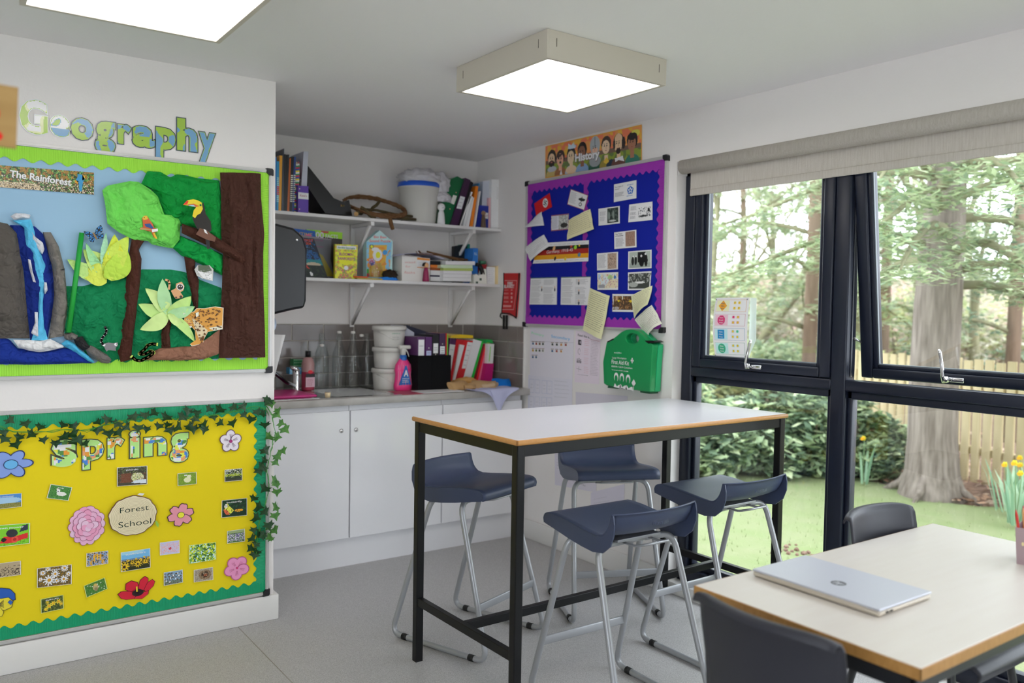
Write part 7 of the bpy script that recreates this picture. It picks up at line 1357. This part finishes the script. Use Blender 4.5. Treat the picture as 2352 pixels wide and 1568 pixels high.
rcard('coloured photo of soldiers and officials round a table', B2((1375, 1115), (1692, 1120), (1690, 860), (1376, 858)), [('r', 0, 0, 1, 1, 'd8dadc'), ('r', .06, .1, .94, .9, '4c3c2c'), ('n', 9, .05, .1, .9, 3.6, ['8a5a34', '201c1a', 'b8905c', '3a3430']), ('e', .3, .62, .06, .06, 'e0b42c'), ('e', .85, .6, .08, .06, 'e0b42c'), ('r', .15, .65, .25, .9, 'b89a78'), ('r', .45, .7, .5, .9, 'd8d0c0'), ('e', .2, .2, .12, .08, 'a09a98')])
def tlx(mb, T, w, h, n):
    text(mb, 'Germany, 1918-45', (.22*w, .46*h), (.72*w, .52*h), .15*h, T, n+.0006, 'e8e4e0', .0, KR)
    for i in range(10): stroke(mb, [((.05+.09*i)*w, .88*h), ((.12+.09*i)*w, .885*h)], .0016, T, n, '9a9aa0'); stroke(mb, [((.05+.09*i)*w, .09*h), ((.12+.09*i)*w, .10*h)], .0016, T, n, '9a9aa0')
rcard('timeline strip reading Germany, 1918-45 in black, red and gold', B2((212, 415), (1022, 380), (1032, 72), (300, 115)), [('r', 0, 0, 1, 1, 'd5d6d8'), ('r', 0, .18, 1, .40, 'd8941c'), ('r', 0, .40, 1, .62, '9a2420'), ('r', 0, .62, 1, .80, '15171a'), ('e', .35, .7, .025, .12, 'c8a070'), ('e', .68, .75, .02, .06, 'b03a2a'), ('e', .76, .7, .028, .1, '8ac02c'), ('e', .83, .77, .015, .05, 'd8b02c'), ('e', .41, .2, .018, .1, '2a2a30'), ('e', .6, .17, .02, .09, 'd8b83a'), ('e', .84, .33, .026, .1, '4a7a9a')], extra=tlx)
for P, lb, fc in ((B2((163, 1010), (562, 1014), (567, 612), (184, 622)), 'lower left text sheet with two small portraits', ((.45, .62), (.93, .62))), (B2((620, 1014), (1040, 1022), (1057, 600), (628, 610)), 'text sheet with three small figures, in the bottom middle', ((.62, .84), (.63, .5), (.64, .14)))):
    def tx(mb, T, w, h, n, fc=fc):
        stroke(mb, [(0, h*.985), (w, h*.985)], .004, T, n, '2a6a5c')
        for u, v in fc: flat(mb, [(w*u+.006*cos(a), h*v-.012+.010*sin(a)) for a in [2*pi*i/10 for i in range(10)]], T, n+.0006, '22303a'); flat(mb, [(w*u+.0045*cos(a), h*v+.003+.006*sin(a)) for a in [2*pi*i/10 for i in range(10)]], T, n+.0007, 'd0a888', 1.3)
    rcard(lb, P, None, edge='d0d0d8', lns=[(.04, .44, .9, .72, 6), (.04, .42, .66, .5, 5), (.04, .45, .44, .28, 5), (.04, .4, .22, .06, 5), (.52, .93, .9, .74, 5), (.5, .88, .62, .45, 5), (.52, .92, .38, .22, 5), (.52, .9, .17, .05, 4)], extra=tx)
# aged letters that curl away from the board
def curled(label, P, col, lift, seed, lns=14, k=KR, ink='6a6458', grp='curling letters on the history board'):
    w, h = dims([P[0], P[1], P[2], P[3]]); mb = MB().ink(col, k); T0 = quadmap(P, 1, 1, FR)
    def f(u, v, e=0): return T0(u, v, .016+lift*(1-v)**1.6*(.5+.5*sin(pi*u*.9+seed))+.010*abs(NZ.noise(Vector((u*2, v*2, seed))))+.012*sin(pi*u)*(1-.5*v)+e)
    mb.grid(lambda u, v: f(u, v), 14, 22, True); mb.ink(ink, 1)
    R = random.Random(seed)
    for i in range(lns):
        v = .92-.84*i/lns; u = .08
        while u < .88: d = R.uniform(.02, .08); q = [f(u, v, .0012), f(u+d, v, .0012), f(u+d, v+.010, .0012), f(u, v+.010, .0012)]; mb.add(q, [(0, 1, 2, 3)], False); u += d+.02
    return tag(mb.build('aged_letter', INKM), label, 'letter', grp)
curled('grey-white handwritten letter curling off the upper left of the history board', B1((88, 1372), (330, 1340), (298, 1165), (190, 1262)), 'c4c4c8', .012, 1, 7)
curled('grey-white letter hanging below the first one, over the board edge', B2((215, 380), (475, 150), (380, -10), (100, 190)), 'cdcdd0', .015, 2, 7)
curled('cream document with a seal in the upper middle of the board', B1((640, 1522), (960, 1385), (900, 1135), (632, 1275)), 'cfc8a0', .03, 3, 9)
curled('long stained cream letter hanging over the bottom edge in the middle', B2((958, 1385), (1265, 1520), (1342, 885), (1058, 768)), 'd2cca4', .03, 4, 18, ink='8a8468')
curled('cream letter curling at the lower right of the history board', B2((1702, 1218), (1955, 1015), (1965, 735), (1655, 885)), 'd6cfa8', .03, 5, 12)
curled('white lined letter hanging off the lower right corner of the board', B2((1925, 1490), (2165, 1290), (1955, 1018), (1705, 1235)), 'cfcfc0', .035, 6, 12)
# history banner
hp = [PR0(1254.0, 408.5), PR0(1474.4, 371.8), PR0(1474.5, 287.2), PR0(1254.2, 336.8)]
skn = ['d8b08c', 'd09c80', 'dcb896', '7c5440', 'b8a898', 'd8b496', 'd8ae8a', '96684e']
S = [('r', 0, 0, 1, 1, 'd88a4a'), ('n', 4, .0, .5, 1, 1.7, 'd8704c'), ('n', 5, .12, .6, 1, 2.9, 'd8a03c'), ('r', 0, 0, 1, .42, '7a8a34'), ('n', 5, .05, 0, .5, 3.9, '5a6a3a'), ('r', .0, .40, 1, .52, '6a5444')]
fig = [(.075, .56, 'beard'), (.175, .50, 'mo'), (.295, .52, 'crown'), (.415, .60, 'dark'), (.55, .62, 'helm'), (.665, .62, 'uni'), (.785, .62, 'bald'), (.915, .58, 'cap')]
hair = ['2c2420', '3a2a24', '241c1c', '1c1614', '8a9296', '3c2c24', '2e2622', '1c1414']; cloth = ['b09a58', '8a5a38', 'a8b4c0', '7a94b4', '1f4a3a', '8a7a34', '5a3a34', '2c6a5c']
for i, (x, y, kd) in enumerate(fig):
    S += [('e', x, .04, .068, .22, cloth[i]), ('r', x-.018, .15, x+.018, .36, skn[i]), ('e', x, y+.06, .050, .235, hair[i]), ('e', x-.004, y-.02, .038, .20, skn[i])]
    if kd == 'beard': S += [('e', x, .24, .052, .09, 'a9acb0'), ('e', x-.004, y-.14, .034, .10, '2c2420'), ('e', x-.004, y-.10, .012, .02, 'a05a50')]
    if kd == 'mo': S += [('r', x-.010, y-.13, x+.008, y-.07, '2a1c18'), ('p', [(x-.04, y+.16), (x+.03, y+.16), (x-.03, y+.02)], '3a2a24'), ('p', [(x-.01, .02), (x+.02, .02), (x+.01, .18)], 'dcd8d0')]
    if kd == 'crown': S += [('e', x+.01, y+.29, .045, .06, '9cb0c4'), ('e', x, .12, .06, .12, 'd8b494'), ('p', [(x-.035, y+.26), (x-.03, y+.42), (x, y+.34), (x+.03, y+.42), (x+.045, y+.24)], 'b4c4d4')]
    if kd == 'helm': S += [('e', x, y+.10, .052, .26, '9aa0a2'), ('r', x-.004, y+.02, x+.004, y+.34, '6a7274'), ('e', x, y-.05, .030, .08, 'c8a48c'), ('e', x, .25, .058, .17, '868c8e')]
    if kd == 'uni': S += [('e', x+.05, .08, .05, .14, '1f3040'), ('p', [(x-.03, .18), (x, .30), (x+.03, .18), (x, .10)], 'c8a83c')]
    if kd == 'bald': S += [('e', x, y+.13, .036, .16, skn[i]), ('e', x+.048, y, .018, .17, '2e2622'), ('e', x-.042, y, .012, .14, '2e2622'), ('e', x-.002, y-.20, .022, .09, '2c2420'), ('r', x-.018, y-.13, x+.014, y-.11, '2c2420'), ('p', [(x-.035, .22), (x+.04, .26), (x+.055, .10), (x, .16), (x-.03, .12)], 'dcdcd8')]
    if kd == 'cap': S += [('e', x+.03, y+.24, .04, .10, 'c8c050'), ('e', x, y+.17, .045, .10, '1c1414')]
    for e in (-.014, .010): S += [('e', x-.004+e, y+.02, .006, .022, '2a2220'), ('r', x-.010+e, y+.06, x+.002+e, y+.075, '3a2c28')]
    S += [('r', x-.012, y-.125, x+.006, y-.110, '8a4a40')] if kd not in ('beard', 'mo') else []
    S += [('r', x-.004, y-.07, x-.001, y+.01, 'a87a60')]
def htx(mb, T, w, h, n):
    text(mb, 'History', (.335*w, .33*h), (.605*w, .33*h), .23*h, T, n+.0004, '7a6a64', .06, 1.2); text(mb, 'History', (.34*w, .345*h), (.60*w, .345*h), .22*h, T, n+.0010, 'dcdce2', .04, KR)
    for a, b in (((0, 0), (w, 0)), ((w, 0), (w, h)), ((w, h), (0, h)), ((0, h), (0, 0))): stroke(mb, [a, b], .005, T, n, 'd8922c', KR)
rcard('long poster of eight painted historical heads reading History', hp, S, n0=.002, res=.0032, name='title_banner', cat='banner', grp='title banners', edge='d8922c', extra=htx, m=GLOSSY)
# posters under the board
KW = 1.55
def wsheet(label, P, edge, ex, n0=.002, name='poster', shapes=None): return rcard(label, P, shapes, k=KW, n0=n0, edge=edge, extra=ex, name=name, cat='poster', grp='posters on the right wall')
def prim(mb, T, w, h, n):
    text(mb, 'Primary', (.03*w, .88*h), (.33*w, .84*h), .045*h, T, n, '7ecb9a', .0, 1.5); text(mb, 'Secondary', (.50*w, .83*h), (.92*w, .79*h), .055*h, T, n, '3c9cc8', .0, 1.5)
    stroke(mb, [(0, .74*h), (w, .745*h)], .0012, T, n, 'a9a9b4')
    R = random.Random(3); cs = ['5a6a3c', 'c8a03c', '9a3a34', '3a5a8a', '8a8a84', '6a4a34', 'c88a4a', '2c3438']
    for (u, v) in [(.04, .66), (.12, .66), (.2, .66), (.28, .66), (.04, .53), (.12, .53), (.2, .53), (.28, .53), (.04, .40), (.12, .40), (.5, .66), (.6, .66), (.7, .66), (.8, .66), (.5, .53), (.6, .53), (.7, .53)]:
        flat(mb, [(u*w, v*h), ((u+.065)*w, v*h), ((u+.065)*w, (v+.075)*h), (u*w, (v+.075)*h)], T, n, 'd8d6da', KW); flat(mb, [(u*w, (v+.068)*h), ((u+.065)*w, (v+.068)*h), ((u+.065)*w, (v+.078)*h), (u*w, (v+.078)*h)], T, n+.0003, '8a5a50')
        flat(mb, [((u+.012)*w, (v+.015)*h), ((u+.055)*w, (v+.015)*h), ((u+.05)*w, (v+.055)*h), ((u+.014)*w, (v+.058)*h)], T, n+.0004, R.choice(cs), 1.2)
wsheet('white poster with Primary in green and Secondary in blue', B3((175, 900), (800, 905), (822, 175), (185, 140)), 'c6c3cc', prim)
def boxes(mb, T, w, h, n):
    for i, u in enumerate((.03, .17, .33, .45)):
        for j, v in enumerate((.74, .48, .22)):
            if i > 1 and j > 1: continue
            for a, b in (((u, v), (u+.11, v)), ((u+.11, v), (u+.11, v+.2)), ((u+.11, v+.2), (u, v+.2)), ((u, v+.2), (u, v))): stroke(mb, [(a[0]*w, a[1]*h), (b[0]*w, b[1]*h)], .0012, T, n, '9aa4c4', 1.2)
            lines(mb, (u+.03)*w, (u+.09)*w, (v+.12)*h, (v+.07)*h, 2, T, n, '8a8a90')
    lines(mb, .62*w, .95*w, .95*h, .7*h, 5, T, n, '9a9aa0')
wsheet('white planning sheet with rows of pencilled boxes under the Primary poster', B3((140, 1800), (790, 1800), (800, 900), (155, 830)), 'c3c1ca', boxes, .003)
def rl(mb, T, w, h, n):
    text(mb, 'Read like a...', (.10*w, .90*h), (.62*w, .885*h), .045*h, T, n, '3c3438', .01); text(mb, 'PHILOSOPHER', (.62*w, .86*h), (.97*w, .85*h), .018*h, T, n, 'c87a8c')
    for v in (.78, .60, .42, .24):
        lines(mb, .38*w, .58*w, v*h+.02, v*h-.012, 4, T, n, 'd07a88', 1.2); lines(mb, .64*w, .96*w, v*h+.024, v*h-.020, 6, T, n, '7a7480')
    flat(mb, [(.12*w, .73*h), (.25*w, .73*h), (.25*w, .83*h), (.12*w, .83*h)], T, n, '22202c'); flat(mb, [(.18*w, .76*h), (.23*w, .76*h), (.22*w, .81*h), (.19*w, .81*h)], T, n+.0004, 'c4bcc4', 1.3)
    c = [(.17*w+.010*cos(a), .60*h+.016*sin(a)) for a in [2*pi*i/16 for i in range(15)]]; stroke(mb, c, .0016, T, n, '4a4650')
    for u, hh in ((.10, .05), (.17, .065), (.24, .05)): flat(mb, [(u*w-.004, .38*h), (u*w+.005, .38*h), (u*w+.004, .38*h+hh*h), (u*w-.003, .38*h+hh*h)], T, n, '22202c'); flat(mb, [(u*w+.003*cos(a), (.385+hh)*h+.004+.004*sin(a)) for a in [2*pi*i/8 for i in range(8)]], T, n, '22202c')
    stroke(mb, [(.07*w, .27*h), (.28*w, .25*h)], .0014, T, n, '4a4650'); stroke(mb, [(.17*w, .31*h), (.17*w, .21*h)], .0014, T, n, '4a4650'); lines(mb, .12*w, .62*w, .15*h, .16*h, 1, T, n, '5a5460')
wsheet('pinkish poster headed Read like a, with icons down the left', B3((830, 935), (1185, 968), (1210, 240), (845, 180)), 'cabfc8', rl)
wsheet('blank pale sheet under the pinkish poster, half hidden by the table', B3((850, 1800), (1600, 1800), (1602, 1140), (845, 1080)), 'b9b5be', lambda mb, T, w, h, n: lines(mb, .1*w, .8*w, .5*h, .1*h, 4, T, n, 'aaa6ae'), .0015)
S5 = lambda *pts: [PR0(1200+x*.1977, 1020+y*.1977) for x, y in pts]
wsheet('pale sheet with faint headings low on the wall behind the stools', S5((380, 470), (860, 560), (870, 90), (378, 80)), 'bdb9c2', lambda mb, T, w, h, n: (lines(mb, .05*w, .3*w, .75*h, .5*h, 4, T, n, '9a969e'), text(mb, 'Categories', (.45*w, .18*h), (.75*w, .1*h), .06*h, T, n, 'a5a1aa')), .0015)
wsheet('lower pale sheet near the floor behind the stools', S5((795, 1000), (1180, 1010), (1190, 460), (800, 560)), 'bbb7c2', lambda mb, T, w, h, n: lines(mb, .1*w, .6*w, .8*h, .6*h, 3, T, n, 'a29eaa'), .0025)
# fire blanket
fb = thing('fire_blanket', 'red fire blanket pouch hanging by the shelves', 'fire blanket', (XR, 4.26, 1.3)); red = mat('red_vinyl', 'b8161c', .35, spec=.5, k=1.3); P = [PR0(*q) for q in A4((1865, 765), (2110, 765), (2085, 1200), (2060, 1490), (1830, 1410), (1850, 1150))]
MB().prism(P, FR, .001, .014).build('pouch', red, fb, bev=.003)
e = MB()
for q in (((1862, 762), (1865, 1000), (1850, 1150), (1828, 1410)), ((2112, 762), (2105, 1000), (2075, 1250), (2062, 1495)), ((1812, 1425), (1850, 1420), (1960, 1428), (2030, 1470), (2065, 1500)), ((1812, 1425), (1800, 1470), (1830, 1500))): e.tube([FR(*PR0(*A4(p_)[0]), .013) for p_ in q], .0045, 6)
e.build('binding', mat('black_binding', '121214', .6), fb)
e = MB(); 
for x in (1872, 1920): e.box(XR-.016, XR-.012, *sorted([-PR0(*A4((x, 0))[0])[0], -PR0(*A4((x+30, 0))[0])[0]]), PR0(*A4((x, 1680))[0])[1], PR0(*A4((x, 1450))[0])[1])
e.build('pull_tab', mat('black_binding', '121214'), fb)
q = MB(); c1 = lambda x, y: PR0(*A4((x, y))[0])
text(q, 'FIRE', c1(1925, 960), c1(2010, 960), .020, FR, .0148, 'e6dcdc', .02, 1.5); text(q, 'BLANKET', c1(1870, 1008), c1(2035, 1008), .020, FR, .0148, 'e6dcdc', .02, 1.5)
for y in (1040, 1090, 1105, 1150, 1165, 1180, 1225, 1240): a = c1(1865, y); b = c1(1940, y); stroke(q, [a, b], .0022, FR, .0148, 'd8a0a0', 1.3); a = c1(1980, y); b = c1(2005, y); stroke(q, [a, b], .004, FR, .0148, 'e0b0b0', 1.3)
stroke(q, [c1(1880, 885), c1(2080, 885), c1(2060, 1100), c1(2025, 1360), c1(1835, 1358)], .0025, FR, .0148, 'e0b8b8', 1.3); flat(q, [c1(1852, 1320), c1(1985, 1320), c1(1990, 1290), c1(1855, 1285)], FR, .0148, 'd89090', 1.3); q.build('printing', INK, fb)
# first aid kit
fk = thing('first_aid_kit', 'green first aid case with carrying handle on the wall', 'first aid kit', (XR-.05, 3.18, .98)); gm = mat('green_case_plastic', '128a4c', .3, spec=.5, k=1.25)
AC = XR-.072; FA = frame((AC, 0, 0), (0, -1, 0), (0, 0, 1), (-1, 0, 0))
PA = lambda x, y: (lambda p: (-p.y, p.z))(on(1190+x*.15731, 730+y*.15731, 0, AC-.012))
out = [(1290, 985), (1248, 960), (1236, 640), (1290, 350), (1400, 290), (1500, 205), (1570, 172), (1650, 165), (1730, 185), (1800, 240), (1880, 320), (1935, 372), (1972, 385), (1950, 640), (1925, 1085), (1600, 1040)]
O = [PA(*p) for p in out]; HC = PA(1665, 300); u0, u1 = min(p[0] for p in O), max(p[0] for p in O); v0 = min(p[1] for p in O)
def shell2(n0, n1, grow=1.0):
    "outline with an oval hand hole, as a thick plate"
    N = 96; Oc = [resample(O+[O[0]], i/N) for i in range(N)]; cc = HC; Oc = scale(Oc, grow)
    Oc.sort(key=lambda p: math.atan2(p[1]-cc[1], p[0]-cc[0])); H = [(cc[0]+.046*cos(math.atan2(p[1]-cc[1], p[0]-cc[0])), cc[1]+.026*sin(math.atan2(p[1]-cc[1], p[0]-cc[0]))) for p in Oc]
    mb = MB(); vs = [FA(*p, n) for n in (n0, n1) for p in Oc]+[FA(*p, n) for n in (n0, n1) for p in H]; f = []
    for i in range(N):
        j = (i+1) % N; f += [(i, j, N+j, N+i), (2*N+j, 2*N+i, 3*N+i, 3*N+j), (N+i, N+j, 3*N+j, 3*N+i), (j, i, 2*N+i, 2*N+j)]
    return mb.add(vs, f, False)
shell2(-.062, -.026).build('back_shell', mat('light_green_case', '18a468', .3, k=1.3), fk, bev=.004); shell2(-.024, .012).build('front_shell', gm, fk, bev=.005)
for q in ([(1300, 345), (1390, 300), (1400, 315), (1315, 355)], [(1850, 330), (1960, 330), (2000, 355), (1905, 375)]): MB().prism([PA(*p) for p in q], FA, -.05, .014).build('catch', mat('black_plastic', '141416', .3), fk)
for q in ([(1290, 990), (1440, 1012), (1438, 1035), (1288, 1022)], [(1760, 1062), (1905, 1085), (1900, 1110), (1762, 1088)]): MB().prism([PA(*p) for p in q], FA, -.055, .002).build('hinge', mat('dark_green_plastic', '0c5c38', .4), fk)
q = MB(); n = .0135; tw_ = 'dfe6e2'
flat(q, ell(*PA(1462, 508), .018, .0085), FA, n, '2c9a66', 1.3); text(q, 'EurekaPlast', PA(1408, 513), PA(1515, 518), .005, FA, n+.0006, tw_, .02, 1.5)
text(q, 'Large Workplace', PA(1378, 590), PA(1583, 605), .010, FA, n, tw_, .0, 1.5); text(q, 'First Aid Kit', PA(1368, 665), PA(1622, 692), .021, FA, n, tw_, .012, 1.6); text(q, 'BS8599-1:2019 Compliant', PA(1368, 715), PA(1672, 745), .008, FA, n, tw_, .01, 1.5); text(q, 'To reorder call 0800 318 8085', PA(1370, 760), PA(1612, 788), .0045, FA, n, tw_, .02, 1.5)
c = PA(1668, 622); s = .0045
for a, b, c_, d in ((-3, 3, -1, 1), (-1, 1, -3, 3)): flat(q, [(c[0]+a*s*.75, c[1]+c_*s), (c[0]+b*s*.75, c[1]+c_*s), (c[0]+b*s*.75, c[1]+d*s), (c[0]+a*s*.75, c[1]+d*s)], FA, n, 'f0f0f0', 1.6)
for i, (x, y) in enumerate(((1435, 875), (1518, 885), (1608, 905))):
    c = PA(x, y); flat(q, ell(c[0], c[1]+.004, .0165, .024, 20), FA, n, tw_, 1.5); flat(q, ell(c[0], c[1]-.004, .0115, .019, 20), FA, n+.0006, '128a4c', 1.25)
    b = PA(x+20, y+115); flat(q, [(b[0]-.03, b[1]-.008), (b[0]+.028, b[1]-.012), (b[0]+.022, b[1]+.008), (b[0]+.004, b[1]+.003), (b[0]-.004, b[1]-.004), (b[0]-.02, b[1]+.012)], FA, n+.0002, tw_, 1.5)
c = PA(1690, 950); flat(q, [(c[0]-.015, c[1]), (c[0], c[1]-.02), (c[0]+.015, c[1]), (c[0], c[1]+.02)], FA, n, tw_, 1.5); flat(q, [(c[0]-.002, c[1]-.05), (c[0]+.002, c[1]-.05), (c[0]+.002, c[1]-.01), (c[0]-.002, c[1]-.01)], FA, n, tw_, 1.5); q.build('printing', INK, fk)
# zones poster on the window
XG = 3.118; Pg = lambda x, y: (lambda p: (-p.y, p.z))(on(1540+x*.20408, 640+y*.20408, 0, XG-.012)); FG2 = frame((XG, 0, 0), (0, -1, 0), (0, 0, 1), (-1, 0, 0))
W_ = [Pg(492, 880), Pg(855, 895), Pg(880, 210), Pg(502, 215)]; w, h = dims(W_)
def Tz(x, y, n=0):
    u, v = x/w, y/h; p = quadmap(W_, w, h, FG2)(x, y, n); return p+Vector((-(.010*sin(pi*v)+.004), .010*sin(pi*v)*(1-u), 0))
t = MB().ink('e2e6ea', 1.3); t.grid(lambda u, v: Tz(u*w, v*h, 0), 10, 14, True)
def R4(a, b, c, d, col, n=.0008, k=1.3): t.ink(col, k); t.grid(lambda u, v: Tz((a+(c-a)*u)*w, (b+(d-b)*v)*h, n), 2, 5, True)
for i, (c, cl, shp, wd) in enumerate((('f0a93c', 'f4dcb4', 4, ('Wary', 'Yellow', 'Area')), ('d8487c', 'f0b8c4', 8, ('Tense', 'Red', 'Area')), ('2a8cc4', 'b4d8f0', 40, ('Time', 'Out', 'Area')), ('3cae84', 'b0dcd4', 20, ('Go', 'Going', 'Area')))):
    v1 = .965-i*.238; v0 = v1-.20; R4(.05, v0, .93, v1, c, .0006, .9); R4(.055, v0+.003, .925, v1-.003, 'e8ecf0', .0009); R4(.07, v0+.012, .44, v1-.012, cl, .0012)
    cc = (.25, (v0+v1)/2); rx, ry = .115, .082
    if shp == 4: P = [(cc[0]-rx*1.1, cc[1]), (cc[0], cc[1]-ry*1.1), (cc[0]+rx*1.1, cc[1]), (cc[0], cc[1]+ry*1.1)]
    elif shp == 8: P = [(cc[0]+rx*cos(pi/8+k*pi/4), cc[1]+ry*sin(pi/8+k*pi/4)) for k in range(8)]
    elif shp == 40: P = [(cc[0]-rx*.85, cc[1]-ry*.9), (cc[0]+rx*.85, cc[1]-ry*.9), (cc[0]+rx*.85, cc[1]+ry*.9), (cc[0]-rx*.85, cc[1]+ry*.9)]
    else: P = [(cc[0]+rx*cos(k*pi/10), cc[1]+ry*sin(k*pi/10)) for k in range(20)]
    flat(t, [(x*w, y*h) for x, y in P], Tz, .0018, c, 1.1)
    for j, s_ in enumerate(wd): text(t, s_, ((cc[0]-.055)*w, (cc[1]+.030-.042*j)*h), ((cc[0]+.055)*w, (cc[1]+.030-.042*j)*h), .0055, Tz, .0026, '5a5a78' if i == 0 else 'eef0f4', .01, 1.2)
    for a in (0, 1):
        for b in (0, 1):
            u, v = .60+.13*a, v1-.05-.09*b; R4(u-.045, v-.025, u+.045, v+.025, cl, .0013); flat(t, [((u+.032*cos(k))*w, (v+.021*sin(k))*h) for k in [2*pi*z/12 for z in range(12)]], Tz, .0020, 'f0c04c' if not (i == 1 and a == 0 and b == 0) and not (i == 2 and a == 1 and b == 0) else ('d8487c' if i == 1 else '5cc08c'), 1.2)
            for e_ in (-.01, .01): flat(t, [((u+e_+.004*cos(k))*w, (v+.006+.004*sin(k))*h) for k in [2*pi*z/6 for z in range(6)]], Tz, .0028, '5a4020', 1)
zs = tag(t.build('zones_poster', GLOSSY, solid=0), 'laminated feelings chart with four coloured shapes on the left pane', 'poster')
for c in ((.03, .97), (.95, .97), (.03, .03), (.95, .03)):
    p = Tz(c[0]*w, c[1]*h, .004); MB().ink('7a7a88').lathe([(0, 0), (.003, 0), (.003, .001), (0, .001)], n=10, M=Matrix.Translation(p)@Matrix.Rotation(-pi/2, 4, 'Y')).build('pin', PLAST, zs)
Q = [Pg(862, 890), Pg(945, 690), Pg(952, 215), Pg(882, 212)]; t = MB().ink('c8dcd8', 1.3); t.prism(Q, FG2, .001, .002)
cl = bpy.data.materials.new('clear_laminate'); cl.use_nodes = True; nb_ = cl.node_tree; t2 = nb_.nodes.new('ShaderNodeBsdfTransparent'); mx = nb_.nodes.new('ShaderNodeMixShader'); mx.inputs[0].default_value = .55; nb_.nodes['Principled BSDF'].inputs['Base Color'].default_value = (.8, .9, .87, 1); nb_.links.new(nb_.nodes['Principled BSDF'].outputs[0], mx.inputs[2]); nb_.links.new(t2.outputs[0], mx.inputs[1]); nb_.links.new(mx.outputs[0], nb_.nodes['Material Output'].inputs[0])
t.build('laminate_edge', cl, zs)
# maker's marks: the round badge on the laptop lid, the raised word on the stool seats
q = MB(); z = LOGO.z+.0003; FT = lambda u, v, n=0: Vector((LOGO.x+v, LOGO.y-u, z+n))
q.ink('55565c', 1); q.add([FT(.019*cos(a), .019*sin(a)) for a in [2*pi*i/28 for i in range(28)]], [list(range(28))[::-1]], False)
for u0, u1, v0, v1 in ((-.010, -.004, -.010, .012), (-.003, -.0005, -.010, .002), (.002, .006, -.014, .006), (.0085, .0105, -.007, .006)): q.ink('d8dae2', 1.2); q.add([FT(u0-.0012+.3*v0*0, v0, .0003), FT(u0+.0012, v0, .0003), FT(u0+.0012+.004, v1, .0003), FT(u0-.0012+.004, v1, .0003)], [(3, 2, 1, 0)], False)
stroke(q, [(-.004, .003), (.001, .003)], .002, lambda u, v, n=0: FT(u, v, n), .0003, 'd8dae2', 1.2)
q.build('badge', INK, lap)
q = MB(); text(q, 'POSTURA', (0, 0), (.075, 0), .011, lambda u, v, n=0: Vector((.0375-(.075-u), -.2075+.9*(u-.0375)**2*8, .693+v)), 0, '3a4666', .01)
for stl in [o for o in COL.objects if o.name.startswith('bar_stool')]:
    if stl == st0: em = q.build('embossed_word', navy, stl)
    else: e2 = em.copy(); COL.objects.link(e2); e2.parent = stl
